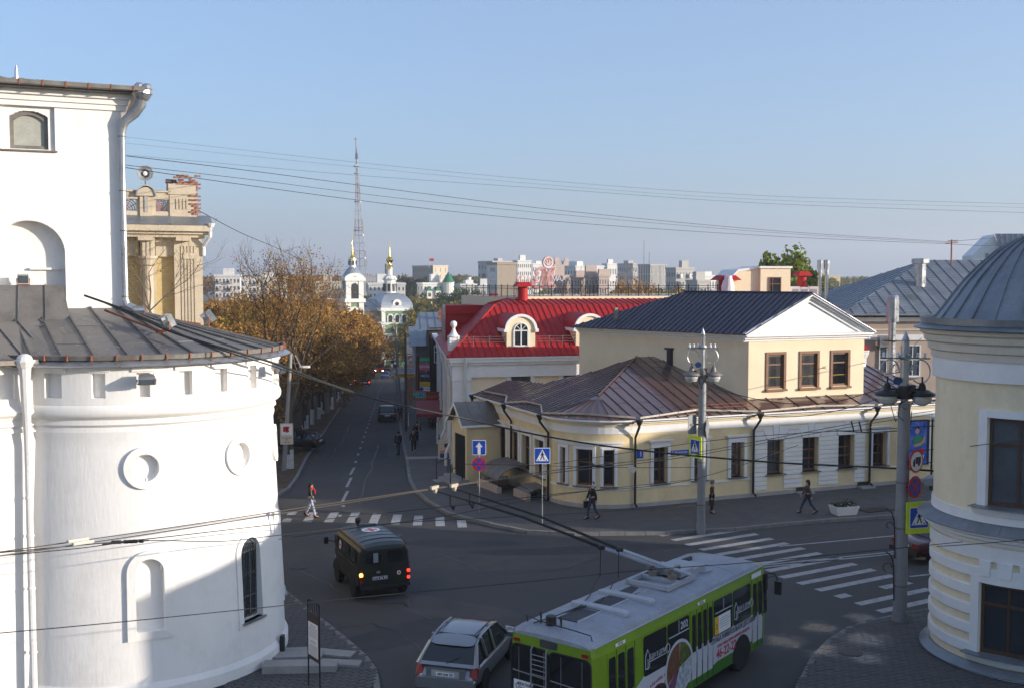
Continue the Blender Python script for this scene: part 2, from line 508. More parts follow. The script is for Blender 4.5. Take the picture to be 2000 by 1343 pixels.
def pavers(parent,poly,ang,region,nmax,size=(.30,.20)):
 F=frame(ang)
 Fi=F.inverted()
 q=[Fi@p for p in poly]
 x0,x1,y0,y1=min(p.x for p in q),max(p.x for p in q),min(p.y for p in q),max(p.y for p in q)
 cells=[]
 j=0
 y=y0
 while y<y1:
  x=x0+(size[0]/2 if j%2 else 0)
  while x<x1:
   c=F@V((x+size[0]/2,y+size[1]/2,0))
   if region(c)and in_poly(c,poly):cells.append(c)
   x+=size[0]
  y+=size[1];j+=1
 cells.sort(key=lambda c:c.length)
 mes=[]
 for k in range(6):
  g=MB();a,b,hh=size[0]/2-.007,size[1]/2-.007,.026
  e=.012
  tx,ty=rnd.uniform(-.004,.004),rnd.uniform(-.004,.004)
  base=[V((-a,-b,0)),V((a,-b,0)),V((a,b,0)),V((-a,b,0))]
  top=[V(((a-e)*sx_,(b-e)*sy_,hh+tx*sx_+ty*sy_))for sx_,sy_ in((-1,-1),(1,-1),(1,1),(-1,1))]
  g.loft([base,top])
  mes.append(g.mesh('paver',MT['paver']))
 for c in cells[:nmax]:
  inst('paver',rnd.choice(mes),parent,(c.x,c.y,.13),ang)
 g=MB()
 rest=cells[nmax:]
 for c in rest:
  a,b=size[0]/2-.008,size[1]/2-.008
  z=.13+.026+rnd.uniform(-.004,.004)
  vs=[F.to_3x3()@V((i*a,k*b,0))+V((c.x,c.y,0))for i,k in((-1,-1),(1,-1),(1,1),(-1,1))]
  g.add([p+V((0,0,.131))for p in vs]+[p+V((0,0,z))for p in vs],[(4,5,6,7),(0,1,5,4),(1,2,6,5),(2,3,7,6),(3,0,4,7)])
 if g.f:g.build('paver_field',MT['paver'],parent,kind='stuff')
pavers(pave_a,ka+[V((-10,18,0)),V((-26,16,0)),V((-26,38,0)),V((-12,40,0))],R(38),lambda c:c.x>-8.0 and 26<c.y<42,290)
pavers(pave_d,[V((8,15,0))]+kd+[kd[-1]+FRONT*30,kd[-1]+FRONT*30-BACK*25,V((20,10,0))],R(22),lambda c:c.x<c.y*.48+1 and c.y>24,290)
road=bpy.data.objects['road']
def bar(a,b,w,dz=.005,name='road_marking'):
 t=(b-a);t.z=0;t.normalize();s=t.cross(V((0,0,1)))*w/2
 g=MB();n=max(1,int((b-a).length/3));vs=[]
 for i in range(n+1):
  p=a.lerp(b,i/n)
  for k in(-1,1):
   q=p+s*k;q.z=zg(q)+dz;vs.append(q)
 g.add(vs,[(2*i,2*i+1,2*i+3,2*i+2)for i in range(n)])
 return g.build(name,MT['paint'],road)
tops=[(529,999),(572,999),(613,999),(654,999.5),(695,1000),(737,1001.5),(777,1004),(818,1006),(859,1008.5),(901,1015)]
bots=[(513,1019),(558,1018.5),(599,1018.5),(641,1019),(684,1020),(728,1021.5),(771,1023),(815,1025),(860,1026.5),(903,1029)]
for a,b in zip(tops,bots):
 bar(G(*b),G(*a),.42)
L0=G(1525,1127);per=(G(1675,1179)-L0)/4.0
sv=(G(1670,1100)-L0)
for k in range(-9,6):
 a=L0+per*k
 if k==-1:a=a+sv*.05
 s=sv*(1.0 if k<3 else .93)
 if k==3:bar(a,a+s*.16,.38);bar(a+s*.62,a+s*1.02,.38);continue
 bar(a,a+s,.35)
bar(G(1475,1104),G(1800,1071),.12);bar(G(1478,1108),G(1800,1075),.12)
bar(G(1522,1066),G(1760,1044),.12)
bar(G(1776,1125),G(1850,1117),.14)
prev=None
cs=[((663,1008),(671,986)),((669,978),(679,958)),((677,950),(686,932)),((684,926),(692,912))]
for a,b in cs:bar(G(*a),G(*b),.16)
p0=G(694,903);p1=G(745,752)
n=26
for i in range(n):
 t=i/n
 a=p0.lerp(p1,t);bar(a,a+(p1-p0).normalized()*1.2,.16)
for x0,x1,y in((722,765,741),(724,760,749)):
 for i in range(3):
  a=G(x0+(x1-x0)*i/3,y);b=G(x0+(x1-x0)*(i+.55)/3,y);bar(a,b,.4)
for px,py in((583,1107),(1660,1283)):
 p=G(px,py);g=MB();g.lathe([(.36,0),(.36,.006),(.30,.006),(.30,.012),(.0,.012)],(p.x,p.y,.001 if px<1000 else .16),20)
 tag(g.build('manhole_cover',MT['black']),'round iron manhole cover in the asphalt left of the green van' if px<1000 else 'round iron manhole cover in the dark pavement by the round yellow corner','manhole cover')
p=G(1710,1000);g=MB();g.box((p.x,p.y,.15),(1.6,.8,.03),Matrix.Rotation(R(22),3,'Z'))
tag(g.build('pavement_hatch',MT['black']),'dark rectangular hatch in the pavement beside the flower box','hatch')
g=MB();N_=60;vs=[]
for i in range(N_+1):
 x=-2600+5200*i/N_
 h=8+9*math.sin(i*.37)+6*math.sin(i*.9+1)+rnd.uniform(-2,2)-(6 if x<0 else 0)
 vs+=[V((x,2100,-16)),V((x,2350,4+h)),V((x,2800,-16))]
g.add(vs,[(3*i+k,3*i+k+1,3*i+4+k,3*i+3+k)for i in range(N_)for k in range(2)])
MT['hill']=mat('wooded_hill',(.05,.052,.025),.95,var=.4,scale=.01,fine=.4,fscale=.05)
g.build('hills',MT['hill'],kind='structure')
DAMP=[(G(1600,1225),1.0),(G(1683,1206),.9),(G(1690,1255),1.2),(G(1697,1295),.9),(G(1612,1278),1.0),(G(1530,1252),1.1)]
for nm in('asphalt','paver','paver_joint','kerb'):
 nt=MT[nm].node_tree;N,L=nt.nodes,nt.links;b=N['Principled BSDF']
 geo=N.new('ShaderNodeNewGeometry');acc=None
 for c,r in DAMP:
  d=N.new('ShaderNodeVectorMath');d.operation='DISTANCE';d.inputs[1].default_value=(c.x,c.y,.1);L.new(geo.outputs['Position'],d.inputs[0])
  mr=N.new('ShaderNodeMapRange');mr.inputs[1].default_value=0;mr.inputs[2].default_value=r;mr.inputs[3].default_value=1;mr.inputs[4].default_value=0;L.new(d.outputs['Value'],mr.inputs[0])
  if acc is None:acc=mr.outputs[0]
  else:
   mx=N.new('ShaderNodeMath');mx.operation='MAXIMUM';L.new(acc,mx.inputs[0]);L.new(mr.outputs[0],mx.inputs[1]);acc=mx.outputs[0]
 nz=N.new('ShaderNodeTexNoise');nz.inputs['Scale'].default_value=2.2;nz.inputs['Detail'].default_value=6;L.new(geo.outputs['Position'],nz.inputs['Vector'])
 m1=N.new('ShaderNodeMath');m1.operation='ADD';L.new(acc,m1.inputs[0]);L.new(nz.outputs[0],m1.inputs[1])
 m2=N.new('ShaderNodeMapRange');m2.inputs[1].default_value=.72;m2.inputs[2].default_value=1.25;L.new(m1.outputs[0],m2.inputs[0])
 m3=N.new('ShaderNodeMath');m3.operation='MULTIPLY';m3.use_clamp=True;L.new(m2.outputs[0],m3.inputs[0])
 m4=N.new('ShaderNodeMath');m4.operation='GREATER_THAN';m4.inputs[1].default_value=.001;L.new(acc,m4.inputs[0]);L.new(m4.outputs[0],m3.inputs[1])
 mix=N.new('ShaderNodeMix');mix.inputs['B'].default_value=.16
 src=b.inputs['Roughness'].links[0].from_socket if b.inputs['Roughness'].links else None
 if src:L.new(src,mix.inputs['A'])
 else:mix.inputs['A'].default_value=b.inputs['Roughness'].default_value
 L.new(m3.outputs[0],mix.inputs['Factor']);L.new(mix.outputs['Result'],b.inputs['Roughness'])
 cs0=b.inputs['Base Color'].links[0].from_socket
 mc=N.new('ShaderNodeMix');mc.data_type='RGBA';mc.blend_type='MULTIPLY';mc.inputs['B'].default_value=(.55,.53,.5,1);L.new(cs0,mc.inputs['A']);L.new(m3.outputs[0],mc.inputs['Factor']);L.new(mc.outputs['Result'],b.inputs['Base Color'])
# wear of the road: repair patches, tar seams, damp spots
def blob(c,a,b,ang,seed,n=22,amp=.25):
 r=random.Random(seed);ph_=[r.uniform(0,6.28)for _ in range(4)]
 out=[]
 for k in range(n):
  t=2*PI*k/n;q=1+amp*(.5*math.sin(2*t+ph_[0])+.35*math.sin(3*t+ph_[1])+.25*math.sin(5*t+ph_[2])+r.uniform(-.15,.15))
  x,y=a*q*math.cos(t),b*q*math.sin(t);out.append(V((c.x+x*math.cos(ang)-y*math.sin(ang),c.y+x*math.sin(ang)+y*math.cos(ang),0)))
 return out
MT['asphalt_old']=mat('older_asphalt',(.072,.068,.063),.85,var=.2,scale=.8,fine=.2,fscale=30,bump=.35,bscale=60,dirt=(.05,.048,.047),dirt_amt=.4,dscale=1.2)
MT['asphalt_new']=mat('newer_asphalt',(.043,.043,.045),.8,var=.2,scale=.8,fine=.2,fscale=30,bump=.35,bscale=60)
MT['tar']=flat('tar_seam',(.022,.022,.023),.45)
def patch(nm,pts,m,dz):
 return drape(nm,pts,MT[m],dz,parent=road)
for i,(px,py,a,b,an,m)in enumerate(((1010,1090,4.2,1.5,12,'asphalt_old'),(830,1180,3.2,1.1,-30,'asphalt_old'),(1150,1072,5.0,.7,6,'asphalt_new'),(620,1080,1.8,1.0,20,'asphalt_old'),(700,930,1.0,4.0,6,'asphalt_old'),(740,880,.8,5.0,6,'asphalt_new'),(1640,1120,3.5,.9,22,'asphalt_old'),(900,1060,2.2,.8,0,'asphalt_new'),(770,1240,2.0,1.1,40,'asphalt_new'))):
 patch('asphalt_patch',blob(G(px,py),a,b,R(an),i,amp=.3),m,.001+.0003*i)
for i,pts in enumerate((((560,1100),(640,1140),(700,1175),(790,1180),(850,1215)),((860,1080),(960,1120),(1100,1110),(1180,1085)),((700,985),(712,940),(730,900),(742,860)),((1300,1075),(1400,1062),(1560,1050),(1700,1030)),((650,1230),(730,1215),(800,1250),(850,1300)),((640,900),(668,860),(690,820)))):
 r=random.Random(i);P=[G(*q)for q in pts];Q=[]
 for a,b in zip(P,P[1:]):
  for k in range(5):q=a.lerp(b,k/5);Q.append(q+V((r.uniform(-.12,.12),r.uniform(-.12,.12),0)))
 g=MB()
 for a,b in zip(Q,Q[1:]):
  t=(b-a);t.z=0
  s=t.cross(V((0,0,1))).normalized()*r.uniform(.02,.045);g.add([V((p.x,p.y,zg(p)+.0038))for p in(a-s,a+s,b+s,b-s)],[(0,1,2,3)])
 g.build('tar_seam',MT['tar'],road)
for px,py in((640,1045),(760,1052),(1360,1085),(1420,1120)):
 patch('oil_stain',blob(G(px,py),.9,.25,R(60),px,amp=.4),'tar',.0042)
# white gate tower with the round turret
TC_=V((-11.3,32.0,0));TR=4.2
gate=thing('gate_tower','white plastered old gate tower with a round turret and a tall upper block','tower',TC_)
def th(px,r=TR):
 u=(px-1000)/FPX;d=V((u,1,0));c=TC_
 a=d.dot(d);b=-2*d.dot(c);cc=c.dot(c)-r*r
 disc=max(0,b*b-4*a*cc);t=(-b-math.sqrt(disc))/(2*a)
 p=d*t-c
 return math.atan2(p.x,-p.y),t
def thz(px,py,r=TR):
 a,d=th(px,r);return zat(py,d)
def cyl(phi,r,z):return V((r*math.sin(phi),-r*math.cos(phi),z))
def wall_r(z):
 if z<.45:return 4.42
 if z<.6:return 4.42-(z-.45)/.15*.08
 if z<7.3:return 4.33-(z-.6)/6.7*.29
 if z<7.42:return 4.09
 if z<7.50:return 4.06
 if z<7.62:return 4.14
 if z<7.70:return 4.12
 if z<8.04:
  return 4.20+.10*math.sqrt(max(0,1-((z-7.87)/.17)**2))
 return 4.24
slots=[]
for x0,x1 in((85,118),(176,203),(264,290),(347,372),(416,440),(481,497),(527,538)):
 p0,p1=th(x0)[0],th(x1)[0]
 if p1-p0<R(4.5):p1=p0+R(5.2)
 slots.append((p0,p1,8.22,8.86,.2))
sp=slots[1][0]-slots[0][0]
for k in range(1,4):
 s=slots[6];slots.append((s[0]+k*R(14),s[1]+k*R(14),8.22,8.86,.2))
MED=[(th(278)[0],6.33),(th(470)[0],6.36)]
MED.append((MED[1][0]+R(34),6.36))
NI=dict(c=th(282)[0],w=.36,z0=1.98,z1=3.55)
WI=dict(c=th(481)[0],w=.42,z0=1.62,z1=3.55)
WI2=dict(c=th(481)[0]+R(40),w=.42,z0=1.62,z1=3.55)
def arch_in(s,z,o,grow=0):
 w=o['w']+grow
 if abs(s)>w or z<o['z0']-grow:return False
 if z<=o['z1']:return True
 return s*s+(z-o['z1'])**2<=w*w
def depth(phi,z):
 for a,b,z0,z1,d in slots:
  if a<=phi<=b and z0<=z<=z1:return d
 for c,zc in MED:
  if((phi-c)*4.1)**2+(z-zc)**2<.34**2:return .13
 for o,d in((NI,.2),(WI,.24),(WI2,.24)):
  if arch_in((phi-o['c'])*4.25,z,o):return d
 return 0
E=1e-4
ph=set()
a=R(-75)
while a<R(120):ph.add(a);a+=R(2.4)
for s in slots:ph|={s[0]-E,s[0]+E,s[1]-E,s[1]+E}
for c,zc in MED:
 for k in range(-14,15):ph.add(c+k*.375/14/4.1)
for o in(NI,WI,WI2):
 for k in range(-9,10):ph.add(o['c']+k*(o['w']*.95)/9/4.25)
 for sgn in(-1,1):ph|={o['c']+sgn*(o['w']-E)/4.25,o['c']+sgn*(o['w']+E)/4.25}
zs=set([-.3,0,.3,.45,.6,.8,1.2,1.5])
for s in(8.22,8.86):zs|={s-E,s+E}
z=1.6
while z<7.3:zs.add(round(z,3));z+=.07 if(3.4<z<4.05 or 5.9<z<6.8)else .3
for z in(1.62,1.98):zs|={z-E,z+E}
for z in(7.3,7.31,7.42,7.43,7.5,7.51,7.62,7.63,7.70,7.705,7.74,7.78,7.82,7.87,7.92,7.96,8.0,8.03,8.04,8.05,8.2,8.5,9.0,9.25):zs.add(z)
ph=sorted(ph);zs=sorted(zs)
g=MB();
vs=[]
for z in zs:
 for p in ph:
  vs.append(cyl(p,wall_r(z)-depth(p,z),z))
n=len(ph)
g.add(vs,[(i*n+k,i*n+k+1,(i+1)*n+k+1,(i+1)*n+k)for i in range(len(zs)-1)for k in range(n-1)])
g.smooth=True
g.build('wall',MT['white'],gate)
def outline(o,grow,n=14):
 w=o['w']+grow;pts=[(-w,o['z0']-grow),(-w,o['z1'])]
 pts+=[(-w*math.cos(PI*k/n),o['z1']+w*math.sin(PI*k/n))for k in range(1,n)]
 pts+=[(w,o['z1']),(w,o['z0']-grow)]
 return pts
def wrap_ring(name,outer,inner,phc,out,deep,m,closed=True):
 g=MB();n=len(outer)
 def P(q,dr):
  return cyl(phc+q[0]/4.25,wall_r(q[1])+dr,q[1])
 vs=[P(q,out)for q in outer]+[P(q,out)for q in inner]+[P(q,-.03)for q in outer]+[P(q,-deep)for q in inner]
 fs=[]
 for i in range(n if closed else n-1):
  j=(i+1)%n
  fs+=[(i,j,n+j,n+i),(i,2*n+i,2*n+j,j),(n+i,n+j,3*n+j,3*n+i)]
 g.add(vs,fs)
 return g.build(name,m,gate)
for c,zc in MED:
 oc=[(.56*math.cos(2*PI*k/40),zc+.56*math.sin(2*PI*k/40))for k in range(40)]
 ic=[(.36*math.cos(2*PI*k/40),zc+.36*math.sin(2*PI*k/40))for k in range(40)]
 wrap_ring('medallion_ring',oc,ic,c,.085,.13,MT['white'])
wrap_ring('niche_surround',outline(NI,.22),outline(NI,0),NI['c'],.085,.2,MT['white'])
for w in(WI,WI2):
 wrap_ring('window_surround',outline(w,.17),outline(w,0),w['c'],.05,.24,MT['white'])
 wf=thing('window',None,None);wf.parent=gate
 wf.location=cyl(w['c'],wall_r(2.6)-.2,0);wf.rotation_euler=(0,0,w['c'])
 g=MB();pts=[V((s,0,z))for s,z in outline(w,-.02)];g.prism(pts,(0,.03,0));g.build('pane',MT['glass_b'],wf)
 g=MB()
 for s in(-.40,-.13,.14,.40):g.bx(s-.025,s+.025,-.05,-.003,w['z0']+.02,w['z1']+.02)
 for z in(w['z0']+.06,2.25,2.9,w['z1']):g.bx(-.4,.4,-.045,-.004,z-.025,z+.025)
 g.tube([V((s,-.025,z))for s,z in outline(w,-.03)[1:-1]],.03,6)
 g.build('window_frame',MT['steel'],wf)
 g=MB()
 for k in range(-5,6):g.bx(k*.075-.006,k*.075+.006,-.075,-.062,w['z0']+.05,w['z1']+.2)
 for k in range(14):g.bx(-.4,.4,-.072,-.062,w['z0']+.1+k*.15-.006,w['z0']+.1+k*.15+.006)
 g.build('grille',MT['black'],wf)
 g=MB();g.bx(-.5,.5,-.34,.0,w['z0']-.06,w['z0']);g.build('sill',MT['galv'],wf)
for i,s in enumerate(sorted(slots)):
 c=(s[0]+s[1])/2;hw=(s[1]-s[0])/2
 for(w0,z0,z1,o)in((hw+R(1.6),8.90,9.0,.05),(hw+R(4.2),9.0,9.13,.10)):
  if s[0]+0>R(110):continue
  g=MB();ring=[]
  for k in range(5):
   p=c-w0+2*w0*k/4
   ring.append([cyl(p,4.2,z0),cyl(p,4.24+o,z0),cyl(p,4.24+o,z1),cyl(p,4.2,z1)])
  g.loft(ring);g.build('corbel',MT['white'],gate)
zr0,zr1,r0,r1=9.24,10.42,4.30,.9
def rtop(p):
 s=max(0,(R(32)-p)/R(94))
 q=frame(R(23),V((-11.75,33.0,0)))@V((-.25-s*6.0,-.03,zr1))-TC_
 return q
a=R(-62);k=0
while a<R(124):
 b=a+R(11.5)
 g=MB();j=rnd.uniform(-.008,.008)
 A,B,C2,D2=cyl(a,r0,zr0+j),cyl(b,r0,zr0+j),rtop(b),rtop(a)
 g.prism([A-V((0,0,.03)),B-V((0,0,.03)),C2-V((0,0,.03)),D2-V((0,0,.03))],(0,0,.03))
 t=cyl(a+PI/2,.022,0)
 g.prism([A-t,A+t,A+t+V((0,0,.06)),A-t+V((0,0,.05))],D2-A)
 rr=2.2+1.2*(k%2)
 f=(rr-r0)/(r1-r0)
 q0,q1=A.lerp(D2,f),B.lerp(C2,f)
 rr and g.prism([q0,q1,q1+(C2-B).normalized()*.05,q0+(C2-B).normalized()*.05],(0,0,.012))
 g.build('roof_panel',MT['roof_dark'],gate)
 a=b;k+=1
g=MB();g.lathe([(4.0,9.13),(4.58,9.05),(4.6,9.07),(4.32,9.22),(4.0,9.26)],(0,0,0),60,R(-90-65),R(-90+122));g.build('eave_skirt',MT['galv'],gate)
g=MB();g.lathe([(4.30,9.21),(4.42,9.21),(4.44,9.33),(4.40,9.34),(4.38,9.25),(4.30,9.24),(4.30,9.21)],(0,0,0),60,R(-90-65),R(-90+118));g.build('gutter',MT['gutter'],gate)
for k in range(22):
 p=R(-58+k*8);g=MB();g.prism([cyl(p,4.3,9.2),cyl(p,4.47,9.2),cyl(p,4.47,9.36),cyl(p,4.3,9.3)],cyl(p+PI/2,.035,0));g.build('gutter_bracket',MT['rust'],gate)
WA=R(41)
wl0=TC_+cyl(th(50)[0],4.18,0)
M=frame(WA,wl0)
g=MB()
prof=[(0,-.3),(0,7.3),(-.06,7.31),(-.06,7.42),(-.02,7.43),(-.1,7.5),(-.1,7.62),(-.16,7.72),(-.26,7.8),(-.3,7.87),(-.26,7.94),(-.2,8.04),(-.2,9.2)]
xs=[-10,-2.2,-2.2+E,-1.55,-1.55+E,-.95,-.95+E,-.38,-.38+E,.5]
pz=[(y,z)for y,z in prof[:-1]]+[(-.2,8.22-E),(-.2,8.22+E),(-.2,8.86-E),(-.2,8.86+E),(-.2,9.2)]
vs=[]
for y,z in pz:
 for i,x in enumerate(xs):
  rec=.2 if(8.22<z<8.86 and i in(2,3,6,7))else 0
  vs.append(M@V((x,y+rec,z)))
n=len(xs);g.add(vs,[(i*n+k,i*n+k+1,(i+1)*n+k+1,(i+1)*n+k)for i in range(len(pz)-1)for k in range(n-1)])
g.build('curtain_wall',MT['white'],gate,local=False)
mm=[M@V((-10,-.5,9.08)),M@V((.6,-.5,9.08)),M@V((1.2,2.6,10.1)),M@V((-10,2.6,10.1))]
roof_face(gate,mm,mm[3]-mm[0],.62,MT['roof_dark'],local=False)
g=MB();q=[V((-10,-.45,9.12)),V((-10,-.62,9.12)),V((-10,-.62,9.24)),V((-10,-.45,9.2))];g.prism([M@p for p in q],M.to_3x3()@V((10.1,0,0)));g.build('gutter',MT['gutter'],gate,local=False)
pp=TC_+cyl(th(58)[0]-R(1),4.3,0)
n_=V((.35,-.93,0))
g=MB();b=pp+n_*.16
pth=[b+n_*.32+V((0,0,9.1)),b+n_*.30+V((0,0,8.75)),b+n_*.24+V((0,0,8.2)),b+n_*.06+V((0,0,7.6)),b+n_*-.02+V((0,0,7.0)),b+n_*.05+V((0,0,3.5)),b+n_*.1+V((0,0,.2))]
g.tube(pth,[.16,.13,.12,.1,.09,.09,.09],10);g.smooth=True
dp=g.build('drainpipe',MT['pipe_white'],gate,local=False)
g=MB();g.tube([pth[0]+V((0,0,-.06)),pth[0]+V((0,0,.08))],[.17,.24],12);g.tube([pth[0]+V((0,0,.08)),pth[0]+V((0,0,.14))],.26,12);g.sphere(pth[0]+V((0,0,.14)),.2,12,8,(1,1,.8));g.build('hopper',MT['pipe_white'],gate,local=False)
for zz in(1.5,3.2,4.6,5.6):
 g=MB();f=(7.0-zz)/3.5;c=pth[4].lerp(pth[5],min(1,f));g.tube([V((c.x,c.y,zz)),V((c.x,c.y,zz+.05))],.11,10);g.build('pipe_collar',MT['pipe_white'],gate,local=False)
# upper block
UA=R(23);UO=V((-11.75,33.0,0))
U=frame(UA,UO);Ui=U.inverted()
def ux(px):
 d=Ui.to_3x3()@V(((px-1000)/FPX,1,0));o=Ui@V((0,0,0))
 t=-o.y/d.y;return o.x+d.x*t,(V(((px-1000)/FPX,1,0))*t).y
def uz(px,py):return zat(py,ux(px)[1])
ar_c=ux(60)[0];ar_w=ux(130)[0]-ar_c;ar_top=uz(60,431);ar_z0=10.2;ar_sp=ar_top-ar_w
w_x0,w_x1,w_z0,w_z1=ux(28)[0],ux(103)[0],uz(65,291),uz(65,216)
p_x0,p_x1,p_z0,p_z1=ux(11)[0],ux(116)[0],uz(65,293),uz(65,196)
zt=uz(240,190)
def udep(x,z):
 c=(w_x0+w_x1)/2;hw=(w_x1-w_x0)/2
 d=0
 if p_x0<x<p_x1 and p_z0<z<p_z1:d=.10
 if w_x0<x<w_x1 and w_z0<z<w_z1-.18*((x-c)/hw)**2:d=.34
 if abs(x-ar_c)<ar_w and z>ar_z0 and(z<ar_sp or(x-ar_c)**2+(z-ar_sp)**2<ar_w**2):d=.42
 return d
xs=set([-9,-7,0]);zs=set([8.5,9.5,zt,ar_z0-E,ar_z0+E])
for q in(w_x0,w_x1,p_x0,p_x1):xs|={q-E,q+E}
for q in(w_z0,p_z0,p_z1):zs|={q-E,q+E}
for k in range(13):zs.add(w_z1-.24+k*.02);xs.add(w_x0+(w_x1-w_x0)*(k+.5)/13)
x=ar_c-ar_w
for k in range(61):xs.add(ar_c-ar_w*math.cos(PI*k/60)*(1+1e-4));zs.add(ar_sp+ar_w*math.sin(PI*k/120)*(1+1e-4))
for s in(-1,1):xs|={ar_c+s*(ar_w-E),ar_c+s*(ar_w+E)}
x=-7.0
while x<0:xs.add(x);x+=.5
z=9.5
while z<zt:zs.add(z);z+=.5
xs=sorted(xs);zs=sorted(zs)
def skew(x,z):return 0.018*(z-10)
g=MB();n=len(xs);vs=[]
for z in zs:
 for x in xs:vs.append(V((x-skew(x,z)*(1 if x>-1 else 0),udep(x,z),z)))
g.add(vs,[(i*n+k,i*n+k+1,(i+1)*n+k+1,(i+1)*n+k)for i in range(len(zs)-1)for k in range(n-1)])
g.add([V((-skew(0,8.5),0,8.5)),V((-skew(0,zt),0,zt)),V((-.1,9,zt)),V((-.1,9,0)),V((-9,9,0)),V((-9,9,zt)),V((-9,0,zt)),V((-9,0,8.5))],[(0,1,2,3),(3,2,5,4),(4,5,6,7)])
g.add([V((-9,0,zt)),V((0,0,zt)),V((0,9,zt)),V((-9,9,zt))],[(0,1,2,3)])
g.v=[U@p for p in g.v]
g.build('upper_wall',MT['white'],gate,local=False)
def ubuild(g,name,m,parent=gate):
 g.v=[U@p for p in g.v];return g.build(name,m,parent,local=False)
g=MB();g.bx(-9,.04,-.07,9,zt-.42,zt-.26);g.bx(-9,.1,-.13,9.1,zt-.26,zt-.1);g.bx(-9,.18,-.22,9.1,zt-.1,zt+.06);ubuild(g,'cornice',MT['white'])
g=MB();g.bx(-9.2,.44,-.5,9.4,zt+.06,zt+.12);ubuild(g,'eave_board',MT['gutter'])
c=V((-4.5,4.5,zt+1.15));e0,e1,e2,e3=V((-9.4,-.6,zt+.14)),V((.5,-.6,zt+.14)),V((.5,9.6,zt+.14)),V((-9.4,9.6,zt+.14))
for A,B in((e0,e1),(e1,e2),(e2,e3),(e3,e0)):
 s=c-(A+B)/2
 roof_face(gate,[U@A,U@B,U@c],U.to_3x3()@s,.7,MT['roof_dark'],local=False)
g=MB();q=[V((-9.4,-.58,zt+.10)),V((-9.4,-.74,zt+.12)),V((-9.4,-.74,zt+.24)),V((-9.4,-.7,zt+.24)),V((-9.4,-.68,zt+.16)),V((-9.4,-.58,zt+.15))]
g.prism(q,(9.95,0,0));ubuild(g,'gutter',MT['gutter'])
for k in range(12):
 x=.2-k*.62;g=MB();g.bx(x,x+.035,-.76,-.5,zt+.08,zt+.25);ubuild(g,'gutter_bracket',MT['rust'])
g=MB();g.lathe([(.06,0),(.05,.35),(.02,.5)],(-3.0,1.2,zt+.45),8);ubuild(g,'roof_vent',MT['galv'])
uw=thing('window',None,None);uw.parent=gate
Mw=U@Matrix.Translation((0,0,0));uw.matrix_basis=Matrix.Translation(-TC_)@U
c=(w_x0+w_x1)/2;hw=(w_x1-w_x0)/2
def uarch(gr):
 pts=[V((c-hw-gr,0,w_z0-gr)),V((c+hw+gr,0,w_z0-gr))]
 return pts+[V((c+(hw+gr)*math.cos(PI*k/12),0,w_z1+gr-.18*math.cos(PI*k/12)**2))for k in range(13)]
g=MB();g.prism([p+V((0,.26,0))for p in uarch(-.06)],(0,.02,0));g.build('pane',MT['glass_dull'],uw)
g=MB();o,i_=uarch(-.005),uarch(-.11);nn=len(o)
g.add([p+V((0,.19,0))for p in o]+[p+V((0,.19,0))for p in i_]+[p+V((0,.28,0))for p in i_],[(k,(k+1)%nn,nn+(k+1)%nn,nn+k)for k in range(nn)]+[(nn+k,nn+(k+1)%nn,2*nn+(k+1)%nn,2*nn+k)for k in range(nn)])
g.build('window_frame',MT['gutter'],uw)
g=MB();g.bx(p_x0-.03,p_x1+.06,-.08,.1,p_z0-.05,p_z0-.005);g.build('sill',MT['gutter'],uw)
g=MB();g.bx(ux(60)[0],ux(122)[0],.30,.41,uz(90,527),uz(90,523));ubuild(g,'niche_ledge',MT['white'])
za,zb=uz(60,557),9.75
wx=ux(123)[0]
tri=[V((-6,-.02,za)),V((wx,-.02,za)),V((wx+.25,-1.75,zb-.08)),V((-6,-1.75,zb-.08))]
roof_face(gate,[U@p for p in tri],U.to_3x3()@(tri[3]-tri[0]),.72,MT['roof_dark'],local=False)
g=MB();g.prism([V((wx+.02,0,za-.02)),V((wx+.26,-1.75,zb-.1)),V((wx+.3,0,zb-.2))],(-.06,0,0));ubuild(g,'roof_wedge_cheek',MT['roof_dark'])
tip=U@V((.52,-.66,0));zE=zat(172,32.6)
def D_(x,y):return D(x,y,32.8)
g=MB();pth=[D_(276,178),D_(274,205),D_(262,222),D_(243,238),D_(238,262),D_(240,400),D_(245,585)]
g.tube(pth,[.19,.17,.16,.14,.095,.095,.095],10);g.tube([D_(245,585),D_(248,596),D_(262,604)],[.1,.12,.14],10);g.smooth=True
g.build('drainpipe',MT['galv'],gate,local=False)
g=MB();g.tube([D_(277,196),D_(277,184)],[.2,.3],12);g.tube([D_(277,184),D_(277,178)],.32,12);g.sphere(D_(272,172),.17,10,6);g.sphere(D_(287,174),.17,10,6);g.build('hopper',MT['galv'],gate,local=False)
for y,x in((266,238),(372,240),(450,242),(578,245)):
 g=MB();g.tube([D_(x,y),D_(x,y+2)],.115,10);g.build('pipe_collar',MT['gutter'],gate,local=False)
